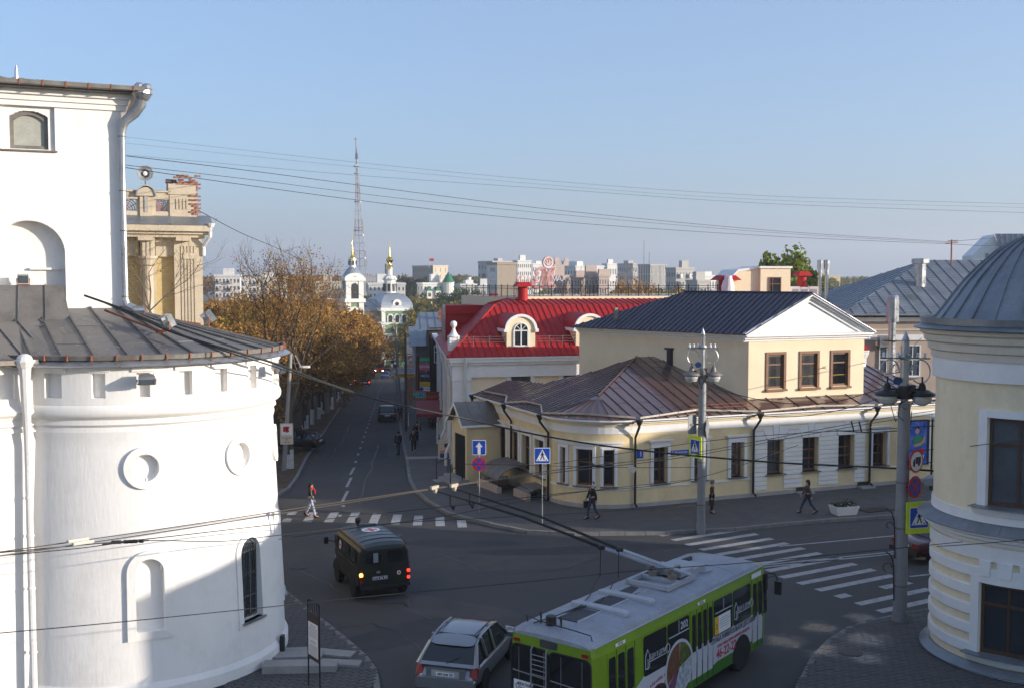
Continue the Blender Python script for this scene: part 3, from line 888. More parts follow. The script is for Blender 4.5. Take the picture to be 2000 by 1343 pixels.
def floodlight(loc,face,size,label,tilt=0.0):
 t=thing('floodlight',label,'floodlight',loc,math.atan2(face[1],face[0])+PI/2,group='floodlights on the white tower')
 Mx=Matrix.Rotation(tilt,3,'X');w,h,d=size
 g=MB();r=[[Mx@V((x*w/2*f,y,z*h/2*f))for x,z in((-1,-1),(1,-1),(1,1),(-1,1))]for y,f in((-d/2,1),(0,.98),(d/2,.7))]
 g.loft(r);g.build('housing',MT['galv'],t)
 g=MB();g.box(Mx@V((0,-d/2-.012,0)),(w*.9,.02,h*.85),Mx);g.build('lens',MT['glass_b'],t)
 for k in range(7):
  g=MB();g.box(Mx@V(((k-3)*w/7,d*.22,h*.40)),(w*.03,d*.6,h*.25),Mx);g.build('cooling_fin',MT['galv'],t)
 g=MB();g.tube([Mx@V((-w/2-.02,0,0)),V((-w/2-.02,0,-h*.7)),V((w/2+.02,0,-h*.7)),Mx@V((w/2+.02,0,0))],.02,6);g.build('bracket',MT['rust'],t)
 return t
floodlight(D(326,628,30.2),(.8,.5,0),(.46,.34,.30),'grey ribbed floodlight on a rusty arm standing out over the round roof',R(-25))
floodlight(D(407,620,33.5),(.9,.3,0),(.46,.36,.34),'grey ribbed floodlight at the far end of the rusty arm beside the yellow brick building',R(-35))
floodlight(D(270,606,32.4),(.5,-.8,0),(.34,.18,.2),'small grey floodlight lying on the roof at the foot of the upper drain pipe',R(40))
a,d=th(281,4.9);p=cyl(th(281)[0],4.6,8.72)+TC_
floodlight(p,(p-TC_).normalized()+V((.0,0,-.0)),(.42,.18,.3),'white ribbed floodlight hanging over the third wall slot from the corner pipe',R(25))
p=cyl(th(508)[0],4.75,8.75)+TC_
floodlight(p,(p-TC_).normalized(),(.42,.18,.3),'white ribbed floodlight hanging near the right edge of the round turret',R(25))
floodlight(U@V((ux(47)[0],-.05,za+.2)),(.39,-.92,0),(.30,.26,.2),'dark square floodlight at the foot of the big arched niche',R(20))
g=MB();g.tube([D(205,606,31.5),D(320,650,30)],.035,6);g.tube([D(250,613,32.5),D(392,633,33)],.035,6);g.tube([D(305,650,30),D(326,645,30)],.04,6)
tag(g.build('rusty_arm',MT['rust']),'rusty iron arms laid across the round sheet roof to hold the floodlights','lamp arm')
g=MB();rr=random.Random(4)
for k in range(70):
 p=R(rr.uniform(-45,40));r=rr.uniform(1.6,4.1)if rr.random()<.6 else rr.uniform(3.3,4.1)
 f=(r-r0)/(r1-r0);z=zr0+(zr1-zr0)*f+.012;c=cyl(p,r,z);s=rr.uniform(.01,.05)
 g.add([c+V((s*math.cos(q)*rr.uniform(.5,1.4),s*math.sin(q),s*math.sin(q)*.0+.004))for q in(0,1.2,2.4,3.6,5)],[(0,1,2,3,4)])
g.build('lime_flecks',MT['white_trim'],gate,kind='stuff')
# yellow brick building behind the tower
BA=R(22);BO=D(396,600,46);BO.z=0
B=frame(BA,BO)
yb=thing('brick_building','yellow brick and stone building with a broken parapet pier behind the white tower','building',BO,BA)
zc=zat(440,46)
zp=zat(352,46)
MT['yellow_brick']=None
m,nt,b_=nodes('yellow_brick');MT['yellow_brick']=m
tc=nt.nodes.new('ShaderNodeTexCoord');mp=nt.nodes.new('ShaderNodeMapping');mp.inputs['Rotation'].default_value=(R(90),0,0)
bt=nt.nodes.new('ShaderNodeTexBrick');bt.inputs['Scale'].default_value=1;bt.inputs['Brick Width'].default_value=.26;bt.inputs['Row Height'].default_value=.085;bt.inputs['Mortar Size'].default_value=.008
bt.inputs['Color1'].default_value=(.50,.36,.14,1);bt.inputs['Color2'].default_value=(.56,.42,.19,1);bt.inputs['Mortar'].default_value=(.42,.36,.26,1)
nt.links.new(tc.outputs['Object'],mp.inputs[0]);nt.links.new(mp.outputs[0],bt.inputs[0]);nt.links.new(bt.outputs[0],b_.inputs['Base Color']);setp(b_,rough=.85)
bp=nt.nodes.new('ShaderNodeBump');bp.inputs['Distance'].default_value=.01;nt.links.new(bt.outputs[1],bp.inputs['Height']);bp.invert=True;nt.links.new(bp.outputs[0],b_.inputs['Normal'])
g=MB();g.bx(-14,-.05,.15,14,-2,zc-.6);g.build('wall',MT['yellow_brick'],yb)
def pier(x0,x1,z0,z1,y=-.2,name='pilaster',m='beige',flutes=0,fz=None):
 g=MB();g.bx(x0,x1,y,.16,z0,z1);o=g.build(name,MT[m],yb)
 if flutes:
  w=(x1-x0)*.5/flutes;c=(x0+x1)/2
  for k in range(flutes):
   xx=c+(k-(flutes-1)/2)*w*1.15
   g=MB();g.bx(xx-w*.32,xx+w*.32,y-.035,y+.01,fz[0],fz[1]);g.build('flute',MT[m],o)
 return o
W1=1.15
pier(-W1,0,-2,zc-.55,-.22,flutes=5,fz=(zc-4.3,zc-.9))
g=MB();g.bx(-W1*.68,-W1*.32+.12,-.3,-.2,zc-1.45,zc-1.2);g.build('pilaster_block',MT['beige'],yb)
for x in(-2.2,-4.5,-6.8):
 pier(x-.33,x+.33,-2,zc-1.4,-.02,'pilaster_back')
 g=MB();g.lathe([(.26,-2),(.24,4),(.21,zc-1.75),(.3,zc-1.7),(.34,zc-1.5),(.4,zc-1.42),(.4,zc-1.33)],(x,-.18,0),14);g.build('column',MT['beige'],yb)
 g=MB()
 for k in(-1,0,1):g.bx(x+k*.16-.06,x+k*.16+.06,-.42,-.1,zc-1.33,zc-.55)
 g.bx(x-.28,x+.28,-.36,.1,zc-1.33,zc-.55);g.build('triglyph',MT['beige'],yb)
for x0,x1 in((-1.87,-1.15),(-4.17,-2.53),(-6.47,-4.83)):
 g=MB();g.bx(x0,x1,-.0,.15,zc-1.35,zc-.55);g.build('frieze_panel',MT['beige'],yb)
g=MB();g.bx(-14,.12,-.42,14,zc-.55,zc-.42);g.bx(-14,.22,-.56,14.1,zc-.42,zc-.3);g.bx(-14,.36,-.75,14.2,zc-.3,zc-.06);g.build('cornice',MT['beige'],yb)
for k in range(6):
 x=-.8-k*1.5;g=MB();g.bx(x-.3,x+.3,-.66,-.2,zc-.7,zc-.56);g.build('modillion',MT['beige'],yb)
g=MB();g.prism([V((-14,-.78,zc-.05)),V((-14,.4,zc+.42)),V((-14,.4,zc-.05))],(14.4,0,0));g.build('cornice_flashing',MT['roof_slate'],yb)
zb0=zc+.42
g=MB();g.bx(-1.25,-.15,.25,1.3,zb0-.3,zp-.25);pr=g.build('parapet_pier',MT['beige'],yb)
g=MB();g.bx(-1.3,-.18,.2,1.3,zp-.62,zp-.18);g.build('pier_cap',MT['beige'],yb)
rb=random.Random(3)
bm_=MB();bm_.bx(-.12,.12,-.06,.06,-.036,.036);bme=bm_.mesh('brick',MT['brick_red'])
for r_ in range(20):
 z=zb0+.05+r_*.085
 for c_ in range(5):
  x=-.22-c_*.25+(.12 if r_%2 else 0)
  top=r_>14
  if(top and-1.0<x and rb.random()<.8)or(not top and x>-.42 and rb.random()<.75):
   inst('brick',bme,yb,(x,.225 if top else .272,z),rb.uniform(-.04,.04))
for r_ in range(3):
 for c_ in range(5):
  if rb.random()<.75:inst('brick',bme,yb,(-.3-c_*.24+rb.uniform(-.03,.03),.5+rb.uniform(-.1,.3),zp-.16+r_*.08),rb.uniform(-.3,.3))
for k in range(4):
 g=MB();x=-1.0+k*.14;g.bx(x,x+.07,.215,.25,zb0+.25,zp-.8);g.build('pier_groove',MT['beige'],yb)
def panel(x0,x1):
 g=MB();zt_=zp-.55
 g.bx(x0,x1,.3,.7,zb0-.2,zb0+.12);g.bx(x0,x1,.28,.72,zt_-.3,zt_)
 g.bx(x0,x0+.14,.32,.68,zb0,zt_);g.bx(x1-.14,x1,.32,.68,zb0,zt_);g.bx(x0,x1,.2,.8,zt_,zt_+.07)
 o=g.build('parapet_panel',MT['beige'],yb)
 g=MB();c=V(((x0+x1)/2,.5,zb0+.18));w=(x1-x0)/2-.14;h=zt_-.3-zb0-.12
 for r_ in(.15,.28,.41,.54,.67):
  g.tube([c+V((r_*math.cos(PI*k/12)*w/.6,0,r_*math.sin(PI*k/12)*h/.68))for k in range(13)],.018,5)
 for k in range(7):g.tube([c,c+V((w*math.cos(PI*k/6),0,h*.95*math.sin(PI*k/6)))],.015,5)
 g.build('iron_grille',MT['rust'],o)
panel(-1.95,-1.2);panel(-3.6,-2.45)
g=MB();g.bx(-2.45,-1.95,.22,.8,zb0-.2,zp-.7);g.lathe([(.3,-.3),(.3,.3)],(-3.25,.5,zp-.7),20,axis=None)if False else None
g.prism([V((-2.2+.36*math.cos(PI*k/12),.12,zp-.72+.36*math.sin(PI*k/12)))for k in range(13)],(0,.8,0));g.build('hooded_pier',MT['beige'],yb)
g=MB();g.bx(-2.27,-2.13,.18,.225,zb0+.1,zp-.6);g.build('pier_slot',MT['plinth'],yb)
g=MB();g.prism([V((-2.2+.41*math.cos(PI*k/12),.06,zp-.72+.47*math.sin(PI*k/12)))for k in range(13)]+[V((-2.2+.35*math.cos(PI*k/12),.06,zp-.72+.41*math.sin(PI*k/12)))for k in range(12,-1,-1)],(0,.9,0));g.build('hood',MT['galv'],yb)
g=MB();g.tube([V((.3,-.7,zc-.1)),V((.28,-.66,zc-.5)),V((.05,-.28,zc-.9)),V((.05,-.26,zc-1.3))],.08,8);g.tube([V((.32,-.72,zc-.12)),V((.32,-.72,zc+.05))],[.1,.17],8);g.smooth=True;g.build('downpipe',MT['pipe_white'],yb)
ls=thing('loudspeaker','grey horn loudspeaker on a short stick above the hooded parapet pier','loudspeaker',B@V((-2.2,.5,zp-.28)),R(20))
g=MB();g.tube([V((0,0,-.1)),V((0,0,.35))],.025,6);g.build('stick',MT['black'],ls)
g=MB();ax=Matrix.Rotation(R(90),3,'X')
g.lathe([(.06,-.28),(.10,-.15),(.2,.0),(.31,.12),(.33,.12),(.22,-.02),(.1,-.18),(.06,-.28)],(0,0,.52),20,axis=ax);g.smooth=True;g.build('horn',MT['galv'],ls)
g=MB();g.lathe([(.0,.06),(.09,.02),(.09,-.1),(.0,-.12)],(0,0,.52),12,axis=ax);g.smooth=True;g.build('driver',MT['sign_white'],ls)
# walls with openings, windows
def wall_open(g,s0,s1,z0,z1,ops,mp,step=None):
 """ops: (a,b,c,d,depth); mp(s,z,depth)->Vector"""
 xs={s0,s1};zs={z0,z1}
 for a,b,c,d,e in ops:xs|={a,b};zs|={c,d}
 if step:
  s=s0
  while s<s1:xs.add(s);s+=step
 xs,zs=sorted(xs),sorted(zs)
 def cell(x,z):
  for o in ops:
   if o[0]<x<o[1]and o[2]<z<o[3]:return o
 for i in range(len(xs)-1):
  for k in range(len(zs)-1):
   if cell((xs[i]+xs[i+1])/2,(zs[k]+zs[k+1])/2):continue
   g.add([mp(xs[i],zs[k],0),mp(xs[i+1],zs[k],0),mp(xs[i+1],zs[k+1],0),mp(xs[i],zs[k+1],0)],[(0,1,2,3)])
 for a,b,c,d,e in ops:
  for(x,z),(x2,z2)in(((a,c),(b,c)),((b,c),(b,d)),((b,d),(a,d)),((a,d),(a,c))):
   g.add([mp(x,z,0),mp(x2,z2,0),mp(x2,z2,e),mp(x,z,e)],[(0,1,2,3)])
def xf(g,M):g.v=[M@p for p in g.v];return g
def window(parent,M,w,h,fm='brownwood',vb=(),hb=(),pane='glass',curtain=False,sill=True,fw=.07,sill_m='gutter',sill_out=.12):
 """M: origin at bottom middle of the opening on the glazing plane, y into the wall"""
 g=MB()
 g.bx(-w/2,-w/2+fw,-.06,.02,0,h);g.bx(w/2-fw,w/2,-.06,.02,0,h)
 g.bx(-w/2+fw,w/2-fw,-.058,.018,0,fw*1.3);g.bx(-w/2+fw,w/2-fw,-.058,.018,h-fw,h)
 for x in vb:g.bx(x-fw*.35,x+fw*.35,-.05,.015,fw*1.3,h-fw)
 for z in hb:g.bx(-w/2+fw,w/2-fw,-.054,.016,z-fw*.45,z+fw*.45)
 fr=xf(g,M).build('window',MT[fm],parent)
 g=MB();g.bx(-w/2+.02,w/2-.02,-.012,-.004,.03,h-.03);xf(g,M).build('pane',MT[pane],fr)
 g=MB();g.bx(-w/2,w/2,.30,.32,0,h);xf(g,M).build('dark_room',MT['black'],fr)
 if curtain:
  g=MB();n=24
  for sgn in(-1,1):
   pts=[]
   for k in range(n+1):
    t=k/n;x=sgn*(w/2-.03-t*w*.30)
    pts.append((x,.05+.025*math.sin(k*1.9)))
   for a,b in zip(pts,pts[1:]):
    g.add([V((a[0],a[1],.05)),V((b[0],b[1],.05)),V((b[0],b[1],h-.05)),V((a[0],a[1],h-.05))],[(0,1,2,3)])
  xf(g,M).build('curtain',MT['curtain'],fr)
 return fr
MT['pane_clear']=None
m,nt,b_=nodes('clear_pane');setp(b_,rough=.04,trans=0.0);b_.inputs['Base Color'].default_value=(.25,.27,.28,1)
tr=nt.nodes.new('ShaderNodeBsdfTransparent');gl=nt.nodes.new('ShaderNodeBsdfGlossy');gl.inputs['Roughness'].default_value=.03;gl.inputs['Color'].default_value=(.9,.92,.95,1)
ms=nt.nodes.new('ShaderNodeMixShader');fz=nt.nodes.new('ShaderNodeFresnel');fz.inputs[0].default_value=1.6
ad=nt.nodes.new('ShaderNodeMath');ad.inputs[1].default_value=.06;nt.links.new(fz.outputs[0],ad.inputs[0])
nt.links.new(ad.outputs[0],ms.inputs[0]);nt.links.new(tr.outputs[0],ms.inputs[1]);nt.links.new(gl.outputs[0],ms.inputs[2])
nt.links.new(ms.outputs[0],nt.nodes['Material Output'].inputs[0]);MT['pane_clear']=m
def surround(parent,M,w,h,tw=.16,out=.05,hood=True,m='white_trim',hood_w=.1,deep=.02):
 g=MB()
 g.bx(-w/2-tw,-w/2,-out,deep,0,h+tw);g.bx(w/2,w/2+tw,-out,deep,0,h+tw);g.bx(-w/2,w/2,-out,deep,h,h+tw)
 g.bx(-w/2-tw*.5,-w/2-.002,-out-.025,-out,0,h+tw*.5);g.bx(w/2+.002,w/2+tw*.5,-out-.025,-out,0,h+tw*.5)
 s=xf(g,M).build('window_surround',MT[m],parent)
 if hood:
  g=MB();a=w/2+tw
  g.bx(-a,a,-out-.02,deep,h+tw,h+tw+.10);g.bx(-a-.05,a+.05,-out-.07,deep,h+tw+.1,h+tw+.16);g.bx(-a-.10,a+.10,-out-.13,deep,h+tw+.16,h+tw+.22)
  xf(g,M).build('hood',MT[m],s)
 return s
# the yellow corner house
HA=math.atan2(FRONT.y,FRONT.x)
house=thing('corner_house','low yellow corner house with white window trim, brown sheet roof and pedimented attic','house',K0,HA)
Hm=frame(HA,K0);Hi=Hm.inverted()
def hw(px,v=0.0,py=None):
 """local w where the pixel column meets the plane y=v; with py also z"""
 o=Hi@V((0,0,CAMZ));d=Hi.to_3x3()@ray(px,671.5 if py is None else py)
 t=(v-o.y)/d.y;p=o+d*t
 return p.x if py is None else(p.x,p.z)
def sv_(px,py,w=-3.0):
 o=Hi@V((0,0,CAMZ));d=Hi.to_3x3()@ray(px,py)
 t=(w-o.x)/d.x;p=o+d*t
 return p.y,p.z
ZE=4.45
def front_map(s,z,e):return V((s,e,z))
fw_ops=[]
fwin=[]
for x0,x1,yt,yb in((1276,1303,876,950),(1355,1379,868,943),(1427,1452,861,937),(1499,1529,856,928),(1568,1597,851,924),(1638,1667,846,918),(1704,1731,842,911),(1786,1812,836,902)):
 a,z1=hw(x0,0,yt);b,z0=hw(x1,0,yb)
 if x0>1490 and x0<1700:pass
 fwin.append((a,b,1.22,3.02))
REC=.42
g=MB()
wall_open(g,0,23,-.3,ZE,[(a,b,z0,z1,REC)for a,b,z0,z1 in fwin],front_map)
def curve_map(s,z,e):
 a=PI+(s/3.0);r=3.0-e
 return V((r*math.cos(a),3.0+r*math.sin(a),z))
cl=3.0*PI/2
def cs_(px):
 best=None
 for k in range(400):
  s=cl*k/399;p=Hm@curve_map(s,0,0);q=1000+FPX*p.x/p.y
  if best is None or abs(q-px)<best[0]:best=(abs(q-px),s)
 return best[1]
cwin=[(cs_(1096),cs_(1107),1.22,3.02),(cs_(1127),cs_(1160),1.22,3.02),(cs_(1180),cs_(1202),1.22,3.02)]
wall_open(g,0,cl,-.3,ZE,[(a,b,c,d,.3)for a,b,c,d in cwin],curve_map,step=.15)
def side_map(s,z,e):return V((-3.0+e,13.2-s,z))
SL=10.2
swin=[]
for x0,x1 in((975,986),(999,1010),(1022,1033),(1048,1060)):
 v1=sv_(x0,850)[0];v0=sv_(x1,850)[0]
 swin.append((13.2-v1-.1,13.2-v0+.25,1.15,3.05))
wall_open(g,0,SL,-1.2,ZE,[(a,b,c,d,.3)for a,b,c,d in swin],side_map)
g.add([V((-3,13.2,-1.2)),V((8,13.2,-1.2)),V((8,13.2,ZE)),V((-3,13.2,ZE))],[(0,1,2,3)])
g.add([V((23,0,0)),V((23,9,0)),V((23,9,ZE)),V((23,0,ZE))],[(0,1,2,3)])
g.build('wall',MT['yellow'],house)
def Mfront(a,b,z0,e):return Matrix.Translation(((a+b)/2,e,z0))
for i,(a,b,z0,z1)in enumerate(fwin):
 w=b-a;h=z1-z0
 f=window(house,Mfront(a,b,z0,REC-.06),w,h,vb=(.16*w,),hb=(h*.62,h*.36),pane=('glass','pane_clear','pane_clear','glass_b')[i%4],curtain=i%4 in(1,2))
 g=MB();g.bx(a-.12,b+.12,-.16,REC-.12,z0-.06,z0);g.build('sill',MT['gutter'],f)
 if not 3<=i<=5:surround(house,Mfront(a,b,z0,-.004),w,h)
for i,(a,b,z0,z1)in enumerate(cwin):
 s=(a+b)/2;ang=PI+s/3.0;w=(b-a)*.97
 M=Matrix.Translation(curve_map(s,z0,.22))@Matrix.Rotation(ang+PI/2,4,'Z')
 f=window(house,M,w,z1-z0,vb=(.2,)if w>.8 else(),hb=(1.15,),pane='glass')
 M2=Matrix.Translation(curve_map(s,z0,-.004))@Matrix.Rotation(ang+PI/2,4,'Z')
 surround(house,M2,w,z1-z0,tw=.15,hood=False,deep=.06)
 g=MB();g.bx(-w/2-.16,w/2+.16,-.14,.2,-.07,-.01);xf(g,M2).build('sill',MT['gutter'],f)
def arc_band(name,z0,z1,o,m,s0=0,s1=cl,n=14,par=None):
 g=MB();rings=[]
 for k in range(n+1):
  s=s0+(s1-s0)*k/n
  rings.append([curve_map(s,z0,.01),curve_map(s,z0,-o),curve_map(s,z1,-o),curve_map(s,z1,.01)])
 g.loft(rings);return g.build(name,MT[m],par or house)
arc_band('bay_hood',3.20,3.32,.07,'white_trim',cs_(1086),cs_(1216));arc_band('bay_hood',3.32,3.40,.14,'white_trim',cs_(1084),cs_(1219))
for a,b,z0,z1 in swin:
 w=b-a;M=Matrix.Translation((-3.0+.24,13.2-(a+b)/2,z0))@Matrix.Rotation(-PI/2,4,'Z')
 f=window(house,M,w,z1-z0,hb=(1.2,),pane='glass',vb=(0.1,))
 M2=Matrix.Translation((-3.004,13.2-(a+b)/2,z0))@Matrix.Rotation(-PI/2,4,'Z')
 surround(house,M2,w,z1-z0,tw=.15)
 g=MB();g.bx(-w/2-.12,w/2+.12,-.2,.2,-.07,-.005);xf(g,M2).build('sill',MT['gutter'],f)
for z0,z1,o,m,nm in((3.78,4.16,.035,'white_trim','frieze_band'),(4.30,4.45,.22,'white_trim','cornice'),(4.18,4.30,.10,'yellow','cornice_bed'),(1.04,1.12,.05,'white_trim','sill_band'),(-.25,.32,.05,'plinth','plinth')):
 if nm=='sill_band':
  g=MB();g.bx(0.01,hw(1471),-o,.0,z0,z1);g.bx(hw(1694),23,-o,.0,z0,z1);g.build(nm,MT[m],house)
 else:
  g=MB();g.bx(0.01,23,-o,.0,z0,z1);g.build(nm,MT[m],house)
 arc_band(nm,z0,z1,o,m)
 if nm!='sill_band':
  g=MB();g.bx(-3.0-o,-3.0,3.01,13.2,z0 if z0>0 else-1.2,z1);g.build(nm,MT[m],house)
ra,rb_=hw(1472),hw(1693)
cols=[(ra,fwin[3][0]-.02),(fwin[3][1]+.02,fwin[4][0]-.02),(fwin[4][1]+.02,fwin[5][0]-.02),(fwin[5][1]+.02,rb_)]
nr=11;zr=.42;rh=(3.02-zr)/nr
for a,b in cols:
 for r_ in range(nr):
  o=rnd.uniform(.045,.055)
  g=MB();z0=zr+r_*rh+.02;z1=zr+(r_+1)*rh-.02
  g.loft([[V((a,-.001,z0)),V((b,-.001,z0)),V((b,-.001,z1)),V((a,-.001,z1))],[V((a+.015,-o,z0+.015)),V((b-.015,-o,z0+.015)),V((b-.015,-o,z1-.015)),V((a+.015,-o,z1-.015))]])
  g.build('rustication_block',MT['white_trim'],house)
for i in(3,4,5):
 a,b,z0,z1=fwin[i];c=(a+b)/2;w=b-a
 for x0,x1,X0,X1,zt_ in((-.12,.12,-.2,.2,3.76),(-.5*w-.02,-.15,-.78*w-.1,-.23,3.70),(.15,.5*w+.02,.23,.78*w+.1,3.70)):
  g=MB();g.prism([V((c+x0,-.001,3.04)),V((c+x1,-.001,3.04)),V((c+X1,-.001,zt_)),V((c+X0,-.001,zt_))],(0,-.055,0));g.build('voussoir',MT['white_trim'],house)
xs=[ra]+[v for i in(3,4,5)for v in((fwin[i][0]+fwin[i][1])/2-.78*(fwin[i][1]-fwin[i][0])-.14,(fwin[i][0]+fwin[i][1])/2+.78*(fwin[i][1]-fwin[i][0])+.14)]+[rb_]
for k in range(0,len(xs),2):
 for z0,z1 in((3.05,3.24),(3.28,3.48),(3.52,3.72)):
  f=(z0-3.04)/.7;ins=.28*(1-f)
  a=xs[k]-(ins if k else 0);b=xs[k+1]+(ins if k+2<len(xs)else 0)
  g=MB();g.bx(a,b,-.05,-.001,z0,z1);g.build('rustication_block',MT['white_trim'],house)
for px in(1570,1690):
 x=hw(px);g=MB();g.bx(x-.45,x+.45,-.55,-.06,.05,.22);o=g.build('cellar_light',MT['concrete'],house)
 g=MB();g.bx(x-.38,x+.38,-.06,-.052,.05,.42);g.build('cellar_opening',MT['black'],o)
# roof
SLP=.32;OV=.45
def zl(x):return ZE+.03+SLP*(x+3+OV)
def zf(v):return ZE+.03+SLP*(v+OV)
apx=V((4.2,7.2,zl(4.2)))
hp=V((-.65,2.35,zl(-.65)))
def onleft(px,py):
 o=Hi@V((0,0,CAMZ));d=Hi.to_3x3()@ray(px,py)
 t=(ZE+.03+SLP*(o.x+3.45)-o.z)/(d.z-SLP*d.x)
 return o+d*t
e0=V((-3-OV,3.0,zl(-3-OV)));e1=V((-3-OV,13.4,zl(-3-OV)))
lpts=[e0,hp,apx,onleft(1162,724),onleft(1062,748),onleft(990,742),e1]
roof_face(house,lpts,(1,0,0),.42,MT['roof_brown'],cross=2.2)
g=MB()
q=lpts[2:]
for a,b in zip(q,q[1:]):
 g.add([a,b,V((b.x,b.y,ZE-.2)),V((a.x,a.y,ZE-.2))],[(0,1,2,3)])
g.build('roof_back',MT['roof_brown'],house)
f0=V((0,-OV,zf(-OV)));f1=V((30,-OV,zf(-OV)));ridge1=V((30,7.2,zf(7.2)))
roof_face(house,[f0,V((7.4,-OV,zf(-OV))),V((7.4,7.2,zf(7.2))),apx,hp],(0,1,0),.62,MT['roof_brown'],cross=2.6)
roof_face(house,[V((7.4,-OV,zf(-OV))),V((15.3,-OV,zf(-OV))),V((15.3,1.3,zf(1.3))),V((7.4,1.3,zf(1.3)))],(0,1,0),1.3,MT['roof_brown'])
def onfront(px,py):
 o=Hi@V((0,0,CAMZ));d=Hi.to_3x3()@ray(px,py)
 t=(ZE+.03+SLP*(o.y+OV)-o.z)/(d.z-SLP*d.y)
 return o+d*t
HE=23.0
q1,q2=onfront(1690,710),onfront(1832,770)
q3=V((HE+OV,-OV,zf(-OV)))
roof_face(house,[V((15.3,-OV,zf(-OV))),q3,q2,q1,V((15.3,q1.y,zf(q1.y)))],(0,1,0),.62,MT['roof_brown'],cross=2.6)
g=MB();g.add([q1,q2,V((q2.x,q2.y+3,ZE)),V((q1.x,q1.y+5,ZE))],[(0,1,2,3)]);g.add([q2,q3,V((HE+OV,q2.y+3,ZE)),V((q2.x,q2.y+3,ZE))],[(0,1,2,3)]);g.build('roof_back',MT['roof_brown'],house)
roof_face(house,[V((4.2,7.2,zf(7.2))),V((15.3,7.2,zf(7.2))),V((15.3,15,4.3)),V((4.2,15,4.3))],(0,1,0),1.3,MT['roof_brown'])
n=9
arc=[V((3.45*math.cos(PI+PI/2*k/n),3.0+3.45*math.sin(PI+PI/2*k/n),ZE+.03))for k in range(n+1)]
for a,b in zip(arc,arc[1:]):
 g=MB();g.prism([a,b,hp],(0,0,.03))
 s=(b-a).normalized()*.017;nn=V((0,0,.045))
 A=a+V((0,0,.03));B_=hp+V((0,0,.03))
 g.prism([A-s,A+s,A+s+nn,A-s+nn],(B_-A)*.85);g.build('roof_panel',MT['roof_brown'],house)
g=MB();g.tube([hp+V((0,0,.05)),apx+V((0,0,.05))],.05,6);g.build('hip_cap',MT['roof_brown'],house)
g=MB();g.bx(0,23.4,-OV-.02,-OV+.02,ZE-.02,ZE+.05);g.build('eave_edge',MT['white_trim'],house)
g=MB();rings=[[V((r_*math.cos(PI+PI/2*k/n),3.0+r_*math.sin(PI+PI/2*k/n),z))for r_,z in((3.43,ZE-.02),(3.48,ZE-.02),(3.48,ZE+.05),(3.43,ZE+.05))]for k in range(n+1)]
g.loft(rings);g.build('eave_edge',MT['white_trim'],house)
g=MB();g.bx(-3-OV-.02,-3-OV+.02,3.0,13.4,ZE-.02,ZE+.05);g.build('eave_edge',MT['white_trim'],house)
def gut_front(pts):
 for(x0,s0),(x1,s1)in zip(pts,pts[1:]):
  g=MB();A=V((x0,-OV+s0,zf(-OV+s0)+.02));B_=V((x1,-OV+s1,zf(-OV+s1)+.02));u=V((0,-.05,.12))
  m_=max(1,int((B_-A).length/1.1))
  for k in range(m_):
   a=A.lerp(B_,k/m_);b=A.lerp(B_,(k+.975)/m_)
   g.prism([a,a+V((0,-.07,.03)),a+u+V((0,-.03,.0)),a+V((0,.02,.03))],b-a)
  g.build('gutter',MT['gutter_pale'],house)
pipes=[hw(1240),hw(1476),hw(1704)]
gut_front([(pipes[0]+.1,.08),(pipes[0]+3.6,.62),(pipes[1]-.1,.1)]);gut_front([(pipes[1]+.1,.1),((pipes[1]+pipes[2])/2,.35),(pipes[2]-.1,.1)]);gut_front([(pipes[2]+.1,.1),(pipes[2]+3,.5),(22.8,.4)])
def gut_left(pts):
 for(y0,s0),(y1,s1)in zip(pts,pts[1:]):
  g=MB();A=V((-3-OV+s0,y0,zl(-3-OV+s0)+.02));B_=V((-3-OV+s1,y1,zl(-3-OV+s1)+.02))
  m_=max(1,int((B_-A).length/.8))
  for k in range(m_):
   a=A.lerp(B_,k/m_);b=A.lerp(B_,(k+.97)/m_)
   g.prism([a,a+V((-.07,0,.03)),a+V((-.08,0,.12)),a+V((.02,0,.03))],b-a)
  g.build('gutter',MT['gutter_pale'],house)
gut_left([(3.3,.15),(4.8,.75),(6.6,.7),(8.0,.12)]);gut_left([(8.2,.12),(9.6,.75),(12.8,.6)])
g=MB();rings=[]
for k in range(13):
 f=k/12;aa=PI+PI/2*f;s=.12+.38*math.sin(PI*f);r_=3.45-s
 p=V((r_*math.cos(aa),3+r_*math.sin(aa),ZE+.06+s*.33));nd=V((math.cos(aa),math.sin(aa),0))
 rings.append([p,p+nd*.07+V((0,0,.03)),p+nd*.08+V((0,0,.12)),p-nd*.02+V((0,0,.03))])
g.loft(rings);g.build('gutter',MT['gutter_pale'],house)
def downpipe(top,out,wall,zb,label=None,kick=None):
 """top: eave point, wall: point on wall line"""
 top,wall=V(top),V(wall);o=(V((top.x,top.y,0))-V((wall.x,wall.y,0)))
 g=MB();g.tube([top+V((0,0,.04)),top+V((0,0,-.14)),top+V((0,0,-.3)),V((wall.x,wall.y,top.z-.85)),V((wall.x,wall.y,zb+.25)),V((wall.x,wall.y,zb+.12))+o*.5],[.09,.08,.065,.06,.06,.06],8);g.smooth=True
 d=g.build('downpipe',MT['black'],house)
 g=MB();g.tube([top+V((0,0,-.22)),top+V((0,0,-.02)),top+V((0,0,.06))],[.08,.17,.2],8);g.build('hopper',MT['black'],d)
 return d
for x in pipes:downpipe((x,-OV-.05,ZE),0,(x-.12 if x>1 else x,-.12,0),.1)
downpipe((-3-OV-.05,3.2,ZE),0,(-3.12,3.0,0),-.05);downpipe((-3-OV-.05,8.1,ZE),0,(-3.12,8.0,0),.9)
downpipe((-3-OV-.05,13.2,ZE),0,(-3.12,12.4,0),1.5)
cx=5.9;vv=6.2
